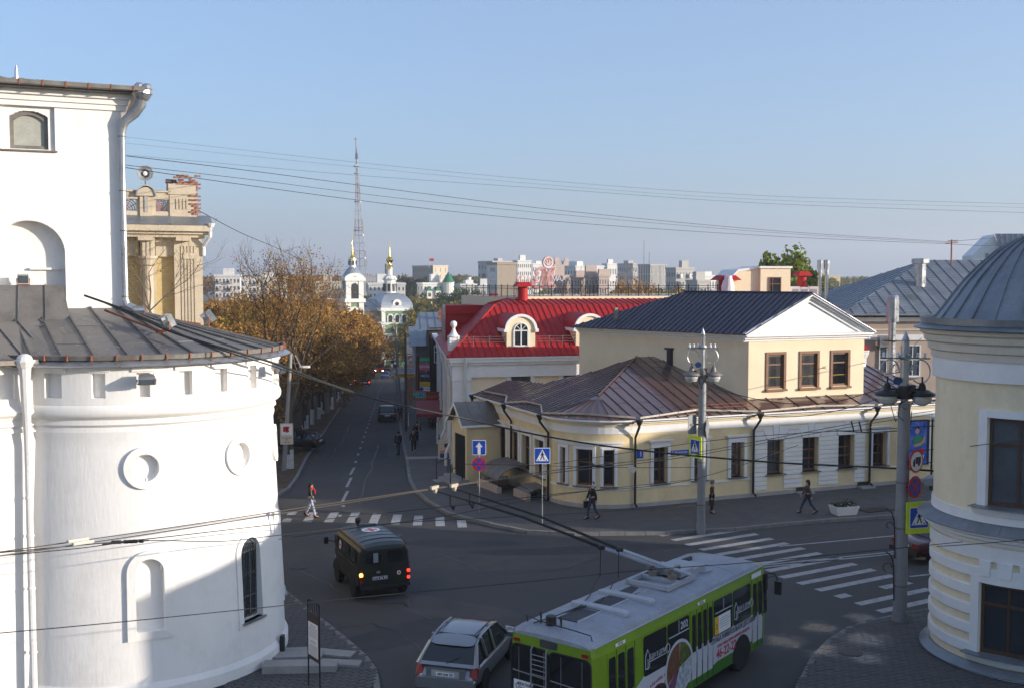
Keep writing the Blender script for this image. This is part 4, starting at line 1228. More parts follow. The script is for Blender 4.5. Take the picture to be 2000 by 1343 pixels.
g=MB();g.bx(cx-.27,cx+.27,vv-.27,vv+.27,zf(vv)-.2,zf(vv)+.75);g.bx(cx-.33,cx+.33,vv-.33,vv+.33,zf(vv)+.75,zf(vv)+.87);g.build('chimney',MT['black'],house)
g=MB();yy=6.2;z0=zf(yy);g.prism([V((6.3,yy,z0-.1)),V((8.0,yy,z0-.1)),V((7.1,yy,z0+.95))],(0,3,0));g.build('roof_hatch',MT['roof_brown'],house)
for k in range(3):
 pass
g=MB()
for x in(4.2,5.0,5.9,6.8):g.tube([V((x,0.2,zf(.2))),V((x,.2,zf(.2)+.35))],.02,5)
g.tube([V((3.4,.2,zf(.2)+.3)),V((7.2,.2,zf(.2)+.3))],.016,5);g.tube([V((3.4,.2,zf(.2)+.14)),V((7.2,.2,zf(.2)+.14))],.016,5)
g.build('snow_guard',MT['rust'],house)
# attic storey with pediment
A0=V((7.58,1.25,0));A1=V((15.1,1.25,0));SD=V((-.357,.934,0));AL=12.2
zA0,zA1=4.55,8.05
g=MB()
aw=[]
for x0,x1 in((1500,1530),(1565,1595),(1626,1655)):
 a,z1=hw(x0,1.25,687);b,z0=hw(x1,1.25,752)
 aw.append((a,b,5.52,7.32))
wall_open(g,A0.x,A1.x,zA0-.8,zA1,[(a,b,c,d,.25)for a,b,c,d in aw],lambda s,z,e:V((s,1.25+e,z)))
for P0 in(A0,A1):
 P1=P0+SD*AL
 g.add([P0+V((0,0,3)),P1+V((0,0,3)),P1+V((0,0,zA1)),P0+V((0,0,zA1))],[(0,1,2,3)])
g.add([A0+SD*AL+V((0,0,3)),A1+SD*AL+V((0,0,3)),A1+SD*AL+V((0,0,zA1)),A0+SD*AL+V((0,0,zA1))],[(0,1,2,3)])
g.build('attic_wall',MT['yellow_pale'],house)
for a,b,z0,z1 in aw:
 w=b-a;h=z1-z0
 f=window(house,Mfront(a,b,z0,1.25+.12),w,h,vb=(),hb=(h*.70,),pane='pane_clear',curtain=True,fw=.085)
 g=MB();M=Mfront(a,b,z0,1.25-.004)
 g.bx(-w/2-.14,-w/2+.01,-.05,.1,-.1,h+.12);g.bx(w/2-.01,w/2+.14,-.05,.1,-.1,h+.12);g.bx(-w/2-.13,w/2+.13,-.048,.1,h+.004,h+.14)
 g.bx(-w/2-.16,w/2+.16,-.16,.1,-.14,-.03);xf(g,M).build('window_casing',MT['brownwood'],f)
 g=MB();g.bx(-w/2+.08,w/2-.08,-.02,-.013,h*.32,h*.34);xf(g,Mfront(a,b,z0,1.25+.10)).build('glazing_bar',MT['gold'],f)
g=MB();rr=random.Random(8);n=22
bot=[V((A0.x-.05+(A1.x-A0.x+.1)*k/n,1.10-rr.uniform(0,.06),zf(1.1)+.03))for k in range(n+1)]
top=[V((A0.x-.05+(A1.x-A0.x+.1)*k/n,1.24-rr.uniform(0,.03),4.86+.22*(1-k/n)*0+rr.uniform(-.05,.05)))for k in range(n+1)]
g.add(bot+top,[(k,k+1,n+2+k,n+1+k)for k in range(n)]);g.build('flashing',MT['galv'],house)
def along(P0,P1,sect,name,m):
 """sweep a section (out,z) along P0->P1, out = to the right of travel"""
 t=(P1-P0).normalized();o=t.cross(V((0,0,1)))
 g=MB();g.loft([[P0+o*a+V((0,0,z))for a,z in sect],[P1+o*a+V((0,0,z))for a,z in sect]])
 return g.build(name,MT[m],house)
sec=[(-.0,8.03),(.06,8.03),(.06,8.13),(.2,8.16),(.2,8.24),(.36,8.28),(.36,8.38),(0,8.44)]
along(A0+SD*AL,A0-SD*.0,sec,'cornice','white_trim');along(A0-V((.36,0,0)),A1+V((.36,0,0)),sec,'cornice','white_trim')
along(A1,A1+SD*AL,sec,'cornice','white_trim')
ap=V(((A0.x+A1.x)/2,1.25,10.42));L_=V((A0.x-.42,1.25,8.36));R_=V((A1.x+.42,1.25,8.36))
g=MB();g.prism([L_+V((.3,.0,0)),R_+V((-.3,.0,0)),ap+V((0,.0,-.12))],(0,.2,0));g.build('tympanum',MT['white_trim'],house)
for E0 in(L_,R_):
 t=(ap-E0).normalized();nn=V((-t.z,0,t.x))if t.x>0 else V((t.z,0,-t.x))
 for o,h0,h1 in((.37,-.02,.12),(.22,-.14,-.02),(.10,-.32,-.14)):
  g=MB();E_=E0+V((0,.05,0));
  P4=[E_+nn*h0,E_+nn*h1]
  q=[V((E0.x,1.3,E0.z))+nn*h0,V((E0.x,1.3,E0.z))+nn*h1,V((ap.x,1.3,ap.z))+V((0,0,h1/max(.3,nn.z))),V((ap.x,1.3,ap.z))+V((0,0,h0/max(.3,nn.z)))]
  g.prism(q,(0,-o-.05,0));g.build('raking_cornice',MT['white_trim'],house)
El=V((A0.x-.45,.82,8.42));Er=V((A1.x+.45,.82,8.42));Rf=V((ap.x,.82,10.54))
AL2=AL+.5
Rr=Rf+SD*8.6
roof_face(house,[El,El+SD*AL2,Rr,Rf],(Rf-El)-SD*(Rf-El).dot(SD),.36,MT['roof_navy'])
roof_face(house,[Er,Rf,Rr,Er+SD*AL2],(Rf-Er)-SD*(Rf-Er).dot(SD),.36,MT['roof_navy'])
roof_face(house,[El+SD*AL2,Er+SD*AL2,Rr],SD,.4,MT['roof_navy'])
g=MB();g.tube([Rf+V((0,.1,.03)),Rr+V((0,0,.03))],.06,6);g.build('ridge_cap',MT['roof_navy'],house)
q=El.lerp(Rr,.45)+SD*5;g=MB();p=(El+SD*10.8).lerp(Rr,.25);g.bx(p.x-.1,p.x+.1,p.y-.1,p.y+.1,p.z-.1,p.z+.65);g.build('vent_pipe',MT['gutter'],house)
g=MB();g.tube([V((A1.x,1.9,6.5)),V((A1.x+.55,1.9,6.5))],.17,10);g.build('flue',MT['galv'],house)
g=MB();x,z=hw(1603,1.2,719);g.tube([V((x,1.25,z)),V((x,.95,z+.05)),V((x+.1,.9,z+.15))],.02,5);g.tube([V((x-.1,.95,z+.12)),V((x+.15,.92,z-.02))],.02,5);g.build('wire_bracket',MT['rust'],house)
# porch with its gable roof on the street side
P0=-3.0
zgp=zg(Hm@V((-4,12,0)))
g=MB();g.bx(P0-2.0,P0,9.9,10.2,zgp,3.25);g.bx(P0-2.0,P0-1.6,10.2,12.0,2.55,3.25);g.bx(P0-2.0,P0,12.0,12.3,zgp,3.25);g.prism([V((P0-2.0,9.9,3.25)),V((P0-2.0,12.3,3.25)),V((P0-2.0,11.1,4.2))],(2.0,0,0));porch=g.build('porch',MT['yellow'],house)
for a,b in((9.7,11.1),(12.5,11.1)):
 q=[V((P0-2.35,a,3.2)),V((P0+.1,a,3.2)),V((P0+.1,b,4.38)),V((P0-2.35,b,4.38))]
 roof_face(porch,q,q[3]-q[0],.7,MT['roof_dark'],seam_h=.02)
 g=MB();g.prism([q[0],q[3],q[3]+V((0,0,-.16)),q[0]+V((0,0,-.16))],(-.05,0,0));g.build('barge_board',MT['white_trim'],porch)
g=MB();g.bx(P0-2.38,P0+.1,9.66,9.74,3.08,3.2);g.build('eave_board',MT['white_trim'],porch)
g=MB();g.bx(P0-1.5,P0-.02,10.1,10.12,.4,2.3);g.bx(P0-1.97,P0-1.92,10.3,11.9,zgp+.3,2.5);g.build('door',MT['black'],porch)
g=MB()
for k in range(3):g.bx(P0-2.2-.35*(3-k),P0-1.9,9.8,12.4,zgp-.3,zgp+.16*(k+1))
g.build('steps',MT['concrete'],porch)
g=MB()
for y in(9.85,12.35):
 for x in(-3.1,-2.4):g.tube([V((P0+x+.1,y,zgp)),V((P0+x+.1,y,zgp+1.35))],.025,6)
 g.tube([V((P0-3.0,y,zgp+1.1)),V((P0-2.2,y,zgp+1.4))],.025,6)
g.build('handrail',MT['black'],porch)
g=MB()
for k in range(9):
 y=10.3+k*.2;g.tube([V((P0-2.02,y,zgp+.3)),V((P0-2.02,y,2.5))],.014,5)
g.build('gate_bars',MT['black'],porch)
def canopy(y0,y1,out,zt_,zs_,nm='canopy'):
 g=MB();n=10;rings=[]
 for yy in(y0,y1):
  o=[V((P0-out*math.sin(PI/2*k/n),yy,zs_+(zt_-zs_)*math.cos(PI/2*k/n)))for k in range(n+1)]
  rings.append(o+[p+V((.04,0,-.05))for p in reversed(o)])
 g.loft(rings);c=g.build(nm,MT['gutter'],house)
 zz=zg(Hm@V((P0-out,(y0+y1)/2,0)))
 g=MB();g.bx(P0-out-.1,P0-out+.15,y0-.1,y1+.1,zz-.1,zz+.5);g.bx(P0-out,P0,y1-.05,y1+.15,zz,zz+.5);g.build('cellar_wall',MT['pinkgrey'],c)
 g=MB()
 for yy in(y0,(y0+y1)/2,y1):g.tube([V((P0-out+.05,yy,zz+.4)),V((P0-out+.05,yy,zs_+.05))],.03,6)
 g.tube([V((P0-out,y0,zz+.75)),V((P0-out,y1,zz+.75))],.022,6);g.build('rail',MT['black'],c)
 g=MB();g.bx(P0-out+.2,P0-.01,y0+.1,y1-.1,zz+.01,zz+.03);g.build('cellar_pit',MT['black'],c)
canopy(5.9,8.7,1.7,1.5,.75);canopy(3.4,4.9,1.1,.75,.45)
x,z=hw(1250,-.01,886)
g=MB();g.bx(x-.17,x+.17,-.035,-.01,z-.2,z+.2);o=g.build('number_plate',MT['sign_blue'],house)
text('1',.36,o,Matrix.Translation((x+.03,-.038,z))@Matrix.Rotation(PI/2,4,'X'),MT['sign_white'])
x,z=hw(1328,-.01,882)
g=MB();g.bx(x-.75,x+.62,-.035,-.01,z-.11,z+.11);o=g.build('street_plate',MT['sign_blue'],house)
text('ул. Б. Московская  1',.155,o,Matrix.Translation((x-.06,-.038,z))@Matrix.Rotation(PI/2,4,'X'),MT['sign_white'],sx=.8)
# round yellow corner building at the right
RC=V((15.5,31.7,0));RR=2.75
rt=thing('domed_corner_building','yellow corner building with white bands, a rounded corner and a ribbed grey dome','building',RC)
def rcyl(a,r,z):return V((r*math.cos(a),r*math.sin(a),z))
def rth(px,r=RR):
 u=(px-1000)/FPX;d=V((u,1,0));a=d.dot(d);b=-2*d.dot(RC);cc=RC.dot(RC)-r*r
 t=(-b-math.sqrt(max(0,b*b-4*a*cc)))/(2*a);p=d*t-RC
 return math.atan2(p.y,p.x),t
def rz(px,py,r=RR):return zat(py,rth(px,r)[1])
CA0,CA1=R(-262),R(-22)
wa,wb=rth(1918)[0],rth(1918)[0]+R(34)
u0,u1=rth(1938)[0],rth(1938)[0]+R(30)
UZ0,UZ1=4.95,7.45
lz0,lz1=.72,2.75
la,lb=rth(1930)[0],rth(1930)[0]+R(28)
def rmap(s,z,e):return rcyl(CA0+s/RR,RR-e,z)
g=MB()
def ss(a):return(a-CA0)*RR
wall_open(g,0,(CA1-CA0)*RR,-.3,9.3,[(ss(u0),ss(u1),UZ0,UZ1,.3),(ss(la),ss(lb),lz0,lz1,.3)],rmap,step=.14)
g.smooth=True
g.build('wall',MT['yellow_round'],rt)
def rband(name,prof,m,a0=CA0,a1=CA1,n=48):
 g=MB();rings=[]
 for k in range(n+1):
  a=a0+(a1-a0)*k/n
  rings.append([rcyl(a,r,z)for r,z in prof])
 g.loft(rings);g.smooth=True
 return g.build(name,MT[m],rt)
zl0,zl1=4.2,4.4
rband('plinth',[(2.6,-.3),(2.98,-.3),(2.98,.22),(2.86,.34),(2.6,.34)],'white_trim')
rband('plinth_flashing',[(2.7,.342),(3.0,.23),(3.06,.2),(3.06,.23),(2.84,.40),(2.7,.40)],'roof_slate')
zz=.55;nb_=5
for k in range(nb_):
 z0=.62+k*.56;z1=z0+.32
 segs=[(CA0,la-R(4.5)),(lb+R(4.5),CA1)]if z0<lz1 else[(CA0,CA1)]
 for a0,a1 in segs:
  rband('stone_band',[(2.7,z0),(2.80,z0),(2.82,z0+.03),(2.82,z1-.03),(2.80,z1),(2.7,z1)],'white_trim',a0,a1,40)
rband('stone_band',[(2.7,3.40),(2.82,3.40),(2.82,3.80),(2.7,3.80)],'white_trim')
ka_=(la+lb)/2
for o,w0,w1 in((0,R(3.2),R(4.2)),(-R(11),R(2.6),R(3.4)),(R(11),R(2.6),R(3.4))):
 g=MB();g.loft([[rcyl(ka_+o-w0,2.7,2.95),rcyl(ka_+o-w0,2.86,2.95),rcyl(ka_+o-w1,2.87,3.40),rcyl(ka_+o-w1,2.7,3.40)],[rcyl(ka_+o+w0,2.7,2.95),rcyl(ka_+o+w0,2.86,2.95),rcyl(ka_+o+w1,2.87,3.40),rcyl(ka_+o+w1,2.7,3.40)]]);g.build('keystone',MT['white_trim'],rt)
rband('ledge',[(2.7,3.84),(2.84,3.86),(2.86,3.95),(2.98,4.0),(3.0,4.08),(3.12,4.14),(3.12,4.2),(2.7,4.22)],'white_trim')
for k in range(44):
 a0=CA0+(CA1-CA0)*k/44;a1=CA0+(CA1-CA0)*(k+.985)/44;j=rnd.uniform(-.004,.004)
 g=MB();g.loft([[rcyl(a,2.74,4.44+j),rcyl(a,3.2,4.2+j),rcyl(a,3.2,4.23+j),rcyl(a,2.74,4.47+j)]for a in(a0,a1)]);g.build('ledge_sheet',MT['roof_slate'],rt)
rband('stone_band',[(2.7,4.46),(2.80,4.46),(2.80,4.74),(2.7,4.74)],'white_trim')
rband('architrave',[(2.7,8.42),(2.86,8.42),(2.86,9.0),(2.7,9.0)],'white_trim')
rband('cornice',[(2.7,9.0),(2.9,9.0),(2.92,9.2),(3.0,9.24),(3.02,9.44),(3.12,9.5),(3.14,9.66),(3.24,9.72),(3.24,9.82),(2.7,9.84)],'cream')
rband('eave_sheet',[(2.6,9.84),(3.42,9.84),(3.44,9.87),(3.0,10.06),(2.6,10.08)],'roof_slate')
rband('gutter',[(3.1,9.98),(3.22,9.98),(3.25,10.18),(3.22,10.18),(3.19,10.02),(3.1,10.02)],'roof_slate')
dome=[(3.06,9.98),(2.92,10.06),(2.78,10.2),(2.62,10.42),(2.46,10.65),(2.25,10.95),(2.03,11.25),(1.82,11.49),(1.6,11.72),(1.19,12.1),(.8,12.36),(.39,12.55),(.02,12.64)];ng=26
for k in range(ng):
 a0=2*PI*k/ng;a1=2*PI*(k+1)/ng
 g=MB();rings=[]
 for i in range(13):
  r,z=dome[i]
  rings.append([rcyl(a0,r,z),rcyl((a0+a1)/2,r*1.002,z),rcyl(a1,r,z),rcyl((a0+a1)/2,r*.97,z-.02)])
 g.loft(rings)
 for i in range(12):
  p=rcyl(a0,*dome[i]);q=rcyl(a0,*dome[i+1])
  n_=((p+q)/2-V((0,0,10.04-.6))).normalized()*.05;s=rcyl(a0+PI/2,.018,0)
  g.prism([p-s,p+s,p+s+n_,p-s+n_],q-p)
 g.build('dome_panel',MT['roof_slate'],rt)
g=MB();g.lathe([(.3,12.56),(.2,12.7),(.08,12.85),(.1,12.95),(0,13.05)],(0,0,0),14);g.build('finial',MT['roof_slate'],rt)
for a0,a1,z0,z1,px in((u0,u1,UZ0,UZ1,0),(la,lb,lz0,lz1,1)):
 c=(a0+a1)/2;w=2*RR*math.sin((a1-a0)/2)
 rr_=RR*math.cos((a1-a0)/2)
 M=Matrix.Translation(rcyl(c,rr_-.10,z0))@Matrix.Rotation(c+PI/2,4,'Z')
 f=window(rt,M,w,z1-z0,fm='darkwood',vb=(w*.06,),hb=((z1-z0)*.70,),pane='glass_b' if px==0 else 'glass',fw=.10)
 for s_ in(-1,1):
  ac=c+s_*((a1-a0)/2+R(3.0))
  g=MB();g.loft([[rcyl(ac-R(2.6),2.7,z0),rcyl(ac-R(2.6),2.83,z0),rcyl(ac+R(2.6),2.83,z0),rcyl(ac+R(2.6),2.7,z0)],[rcyl(ac-R(2.6),2.7,z1+.2),rcyl(ac-R(2.6),2.83,z1+.2),rcyl(ac+R(2.6),2.83,z1+.2),rcyl(ac+R(2.6),2.7,z1+.2)]]);g.build('window_surround',MT['white_trim'],f)
 rband('window_head',[(2.7,z1),(2.832,z1),(2.832,z1+.2),(2.7,z1+.2)],'white_trim',a0-R(.3),a1+R(.3),12)
 rband('sill',[(2.6,z0-.28),(2.85,z0-.26),(2.95,z0-.08),(3.02,z0-.05),(3.02,z0-.02),(2.6,z0)],'white_trim',a0-R(7),a1+R(7),14)
 rband('sill_sheet',[(2.6,z0-.018),(3.06,z0-.045),(3.06,z0-.02),(2.6,z0+.012)],'roof_slate',a0-R(8),a1+R(8),14)
QF,QB=FRONT,BACK
def wing(t,o,L,Dp,zt_,nm,y0=0.0):
 g=MB()
 a=o+t*y0;b=o+t*L
 g.prism([a,b,b+o_n*Dp,a+o_n*Dp],(0,0,zt_));return g.build(nm,MT['yellow'],rt)
o_n=-QB
eA=QF*.2+QB*(RR-.05)
wing(QF,eA,14.6,9.0,9.6,'wing')  # out-of-view wing, length shaped to bound the sun strip on the crossing
g=MB();c0=eA-QF*1+QB*.3;c1=eA+QF*14.8+QB*.3
pts=[c0,c1,c1-QB*9.6,c0-QB*9.6];pk=(c0+c1)/2-QB*4.8
rf=[p+V((0,0,9.62))for p in pts]
r0_,r1_=pk-QF*3+V((0,0,11.6)),pk+QF*3+V((0,0,11.6))
g.add(rf+[r0_,r1_],[(0,1,5,4),(1,2,5),(2,3,4,5),(3,0,4),(0,3,2,1)]);g.build('wing_roof',MT['roof_slate'],rt)
o_n=QF
eB=QF*1.6-QB*2.3
wing(-QB,eB,11.6,9.0,9.6,'wing')  # out-of-view wing, length shaped for the shadow edge on the gate turret
for k in range(3):
 p=eB-QB*(3.2+2.2*k);M=Matrix.Translation(p+V((0,0,5)))@Matrix.Rotation(math.atan2(-QB.y,-QB.x),4,'Z')
 M2=M@Matrix.Translation((0,-.02,0));f=window(rt,M2,1.1,2.3,hb=(1.4,));surround(rt,M2,1.1,2.3)
 p=eA+QF*(3.2+2.6*k);M=Matrix.Translation(p+V((0,0,5)))@Matrix.Rotation(math.atan2(-QF.y,-QF.x),4,'Z')
 M2=M@Matrix.Translation((0,-.02,0));f=window(rt,M2,1.1,2.3,hb=(1.4,));surround(rt,M2,1.1,2.3)
a=rth(1836)[0]
g=MB();g.loft([[rcyl(a-R(16),2.7,4.95),rcyl(a-R(16),3.0,4.95),rcyl(a-R(16),3.1,5.12),rcyl(a-R(16),2.7,5.2)],[rcyl(a-R(34),2.7,4.95),rcyl(a-R(34),3.0,4.95),rcyl(a-R(34),3.1,5.12),rcyl(a-R(34),2.7,5.2)]]);g.build('bracket_ledge',MT['roof_slate'],rt)
def plain_house(name,label,o,ang,L,Dp,h,rh,m='yellow',rm='roof_brown'):
 t=thing(name,label,'house',o,ang)
 g=MB();g.bx(0,L,-Dp,0,-2,h);g.build('wall',MT[m],t)
 g=MB();e=.4
 g.add([V((-e,e,h)),V((L+e,e,h)),V((L+e,-Dp-e,h)),V((-e,-Dp-e,h)),V((Dp*.4,-Dp/2,h+rh)),V((L-Dp*.4,-Dp/2,h+rh))],[(0,1,5,4),(1,2,5),(2,3,4,5),(3,0,4),(0,3,2,1)]);g.build('roof',MT[rm],t)
 for k in range(int(L/3)):
  window(t,Matrix.Translation((1.6+k*3,.02,1.4))@Matrix.Rotation(PI,4,'Z'),1.1,1.9,hb=(1.2,))
  if h>6:window(t,Matrix.Translation((1.6+k*3,.02,5))@Matrix.Rotation(PI,4,'Z'),1.1,1.9,hb=(1.2,))
 return t
GAP0=RC+QF*29.6+QB*2.4
plain_house('unseen_town_house','unseen cream town house added past the domed corner building to shade the street',GAP0,HA,30,9,10.6,1.5,'cream','roof_slate')  # out of view, added as a sun blocker; the gap before it passes the strip
plain_house('unseen_town_house','unseen pinkish town house added beside the domed corner building to shade turret and bus',RC+eB-QB*11.75+QF*.6,math.atan2(-QB.y,-QB.x),12,-9,7.5,1.0,'pinkgrey','roof_brown')  # out of view, added as a sun blocker sized for turret and bus
# slate-roofed building behind, right of the attic
SB=D(1690,700,78);SB.z=0
sb=thing('slate_roofed_building','pinkish two-storey building under a blue-grey sheet roof behind the domed corner','building',SB,R(2))
zs_e=zat(613,78)
g=MB();g.bx(-7,24,0,16,-2,zs_e-.25);g.build('wall',MT['pinkgrey'],sb)
g=MB();g.bx(-7.1,24,-.12,0,zs_e-1.9,zs_e-1.5);g.bx(-7.2,24,-.3,0,zs_e-.55,zs_e-.25);g.build('cornice',MT['white_trim'],sb)
g=MB();g.bx(-7.1,24,-.06,0,zs_e-1.2,zs_e-1.1);g.build('string_course',MT['cream'],sb)
def slx(px):return(px-1690)/FPX*78
E0=V((slx(1634),-.7,zs_e));E1=V((22,-.7,zs_e));T0=V((slx(1868)+1.0,8.0,zat(508,86.0)));T1=V((22,8.0,T0.z))
roof_face(sb,[E0,E1,T1,T0],(0,1,0),.95,MT['roof_slate'],cross=.42)
roof_face(sb,[E0,T0,V((slx(1634),17,zs_e))],(1,0,0),.95,MT['roof_slate'],cross=1.2)
roof_face(sb,[V((slx(1634),17,zs_e)),T0,T1,V((22,17,zs_e))],(0,1,0),1.5,MT['roof_slate'])
g=MB();g.bx(slx(1634),22,-.95,-.7,zs_e-.1,zs_e+.02);g.build('eave_skirt',MT['roof_slate'],sb)
for px in(1732,1783):
 x=slx(px);M=Matrix.Translation((x,-.03,zs_e-4.55));w=1.15
 f=window(sb,M,w,2.3,'whitewood',vb=(0,),hb=(1.25,),pane='glass_b');
 g=MB();g.bx(-w/2-.1,w/2+.1,-.2,.05,-.08,0);xf(g,M).build('sill',MT['galv'],f)
ac=thing('air_conditioner','grey air conditioner unit on the pinkish wall above the left window','air conditioner',SB+V((slx(1724),-.55,zs_e-1.95)))
g=MB();g.bx(-.5,.5,-.3,.3,-.4,.4);g.build('case',MT['galv'],ac);g=MB();g.lathe([(.28,0),(.28,.02),(0,.02)],(-.1,-.305,0),18,axis=Matrix.Rotation(R(90),3,'X'));g.build('fan_grille',MT['gutter'],ac)
g=MB();g.bx(-.45,-.4,.1,.6,-.5,-.4);g.bx(.4,.45,.1,.6,-.5,-.4);g.build('bracket',MT['black'],ac)
def flue(px,yt,yb,d,r,label,cap=1.7,m='galv',nm='flue_pipe'):
 a,b=D(px,yb,d),D(px,yt,d);t=thing(nm,label,'pipe',a)
 h=(b-a).z
 g=MB();g.tube([V((0,0,-1)),V((0,0,h*.78))],r,12);g.smooth=True;g.build('pipe',MT[m],t)
 g=MB();g.tube([V((0,0,h*.72)),V((0,0,h*.98)),V((0,0,h))],[r*cap,r*cap,r*cap*.8],12);g.smooth=True;g.build('cowl',MT['galv'],t)
 return t
flue(1797,505,538,82,.42,'wide galvanised roof vent on the slope of the blue-grey roof',1.55)
t=flue(1740,577,760,66,.22,'tall galvanised chimney pipe rising in front of the pinkish wall',1.7)
g=MB();g.lathe([(.5,-.03),(.5,.03)],(0,0,3.0),14);g.build('collar',MT['black'],t)
mast=D(1858,505,84);g=MB();g.tube([V((0,0,-.6)),V((0,0,1.45))],.06,6);o=thing('roof_mast','thin brown mast with a short cross arm carrying wires on the blue-grey roof','mast',mast);g.build('pole',MT['rust'],o)
g=MB();g.tube([V((-.5,0,1.15)),V((.5,0,1.25))],.035,6);g.tube([V((-.3,0,1.35)),V((.45,0,1.38))],.03,6);g.build('cross_arm',MT['rust'],o)
gb=thing('gabled_house','white gable end with a pale ribbed roof showing above the blue-grey roof','house',D(1930,520,105),R(-12))
zt_=zat(458,105);zb_=zat(515,105);p0=gb.location.z
g=MB();g.prism([V((-1.45,0,zb_-p0-3)),V((1.2,0,zb_-p0-3)),V((1.2,0,zb_-p0+1.0)),V((0.45,0,zt_-p0)),V((-1.45,0,zb_-p0+.8))],(0,5,0));g.build('gable',MT['white_trim'],gb)
roof_face(gb,[V((.5,-.1,zt_-p0+.05)),V((7,-.1,zt_-p0)),V((7.5,-2,zb_-p0-1.0)),V((1.3,-2,zb_-p0-1.0))],(0,-1,-1),.5,MT['roof_slate'])
g=MB();g.lathe([(.3,-.05),(.3,.02),(0,.02)],(-.1,-.03,zb_-p0+.9),14,axis=None)if False else g.bx(-.3,.0,-.04,0,zb_-p0+.6,zb_-p0+1.0);g.build('gable_vent',MT['plinth'],gb)
# red-roofed hotel
HO=D(886,700,68);HO.z=0
hotel=thing('red_roofed_hotel','cream hotel with a steep red sheet roof, dormers and a railed roof terrace','hotel',HO,R(14))
Ho=frame(R(14),HO);Hoi=Ho.inverted()
def on_y(px,py,y=0.0):
 o=Hoi@V((0,0,CAMZ));d=Hoi.to_3x3()@ray(px,py);t=(y-o.y)/d.y;return o+d*t
ze=on_y(885,697)[2]
zmz=on_y(1075,730)[2]
LW=29.3;SDh=Hoi.to_3x3()@V((-.105,.995,0))
LS=30
g=MB()
hop=[]
for x0,x1 in((998,1036),(1100,1136)):
 a=on_y(x0,740).x;b=on_y(x1,740).x;hop.append((a,b,zmz-2.2,zmz-.1,.25))
wall_open(g,0,LW,-4,ze-.3,hop,lambda s,z,e:V((s,e,z)))
P1=SDh*LS
g.add([V((0,0,-4)),P1+V((0,0,-4)),P1+V((0,0,ze-.3)),V((0,0,ze-.3))],[(0,1,2,3)])
g.add([V((0,0,ze-.31)),V((LW,0,ze-.31)),V((LW,20,ze-.31)),P1+V((0,0,ze-.31))],[(0,1,2,3)])
g.build('wall',MT['yellow_pale'],hotel)
for a,b,c,d,e in hop:
 M=Matrix.Translation(((a+b)/2,.18,c));f=window(hotel,M,b-a,d-c,vb=(0,),hb=(1.3,),pane='glass_b')
 surround(hotel,Matrix.Translation(((a+b)/2,-.004,c)),b-a,d-c,tw=.3,hood_w=.2)
g=MB();g.bx(-.1,1.05,-.14,0,-4,ze-1.3);g.bx(-.14,1.12,-.2,0,ze-1.5,ze-1.3);g.build('corner_pilaster',MT['white_trim'],hotel)
g=MB();g.bx(-.12,LW,-.18,0,ze-1.3,ze-.5);g.bx(-.25,LW,-.32,0,ze-.5,ze-.32);g.bx(-.35,LW,-.46,0,ze-.32,ze-.12);g.bx(-.42,LW,-.52,0,ze-.12,ze);g.build('cornice',MT['white_trim'],hotel)
g=MB();g.bx(1.05,LW,-.07,0,ze-2.45,ze-2.25);g.build('string_course',MT['white_trim'],hotel)
sn=V((-SDh.y,SDh.x,0))
for o,z0,z1 in((.1,ze-1.3,ze-.5),(.3,ze-.5,ze-.2),(.45,ze-.2,ze)):
 g=MB();a=SDh*.02;g.prism([a+V((0,0,z0)),a+sn*o+V((0,0,z0)),a+sn*o+V((0,0,z1)),a+V((0,0,z1))],SDh*LS);g.build('cornice',MT['white_trim'],hotel)
for k in range(9):
 p=SDh*(1.0+k*3.2);g=MB();g.prism([p,p+SDh*.8,p+SDh*.8+sn*.12,p+sn*.12],(0,0,ze-1.3));g.v=[v-V((0,0,4))if v.z<1 else v for v in g.v];g.build('pilaster',MT['white_trim'],hotel)
 if k<8:
  q=SDh*(2.6+k*3.2);M=Matrix.Translation(q+sn*.03+V((0,0,ze-3.9)))@Matrix.Rotation(math.atan2(-SDh.y,-SDh.x),4,'Z')
  f=window(hotel,M,1.0,2.0,'whitewood',vb=(0,),hb=(1.2,));surround(hotel,M,1.0,2.0,tw=.12,hood=False)
zr=zat(597,73.5)
c0=V((-.5,-.55,ze+.02));c1=V((LW,-.55,ze+.02));RD=4.6
h0=on_y(966,597,RD);zr=h0.z
h1=V((LW,RD,zr))
slope_dir=V((0,RD+.55,zr-ze))
roof_face(hotel,[c0,c1,h1,h0],slope_dir,.42,MT['roof_red'],cross=3.2)
cs=c0+SDh*LS;hs=h0+SDh*(LS-8)
sl=[c0,h0,h0+SDh*16,c0+SDh*26]
q0=V((c0.x,c0.y,c0.z));
nq=(h0-c0).cross(SDh)
roof_face(hotel,[c0,h0,h0+SDh*20,c0+SDh*22],SDh,.9,MT['roof_red'],seam_h=.03)
g=MB();g.tube([c0+V((0,0,.04)),h0+V((0,0,.06))],.07,6);g.build('hip_cap',MT['roof_red'],hotel)
b0=Hoi@D(867,655,79);b1=Hoi@D(968,598,79.5);bz=(Hoi@D(867,597,79)).z
bw=MB();q=[V((b0.x,b0.y,b0.z-.6)),V((b1.x+1,b0.y+.3,b0.z-.6)),V((b1.x+1,b0.y+.3,bz)),V((b0.x,b0.y,bz))]
bw.prism(q,SDh*4);o=bw.build('stair_block',MT['roof_red'],hotel)
for k in range(4):
 z=b0.z-.3+k*.62;g=MB();g.bx(b0.x-.01,b1.x+1,b0.y-.05,b0.y+.28,z,z+.035);g.build('cladding_seam',MT['roof_red'],o)
g=MB();g.bx(b0.x-.06,b0.x+.1,b0.y-.08,b0.y+.3,b0.z-.5,bz+.05);g.build('corner_flashing',MT['galv'],o)
zt2=zr+.42
t0=V((h0.x+1.6,RD+2.6,zt2));t1=V((LW,RD+2.6,zt2))
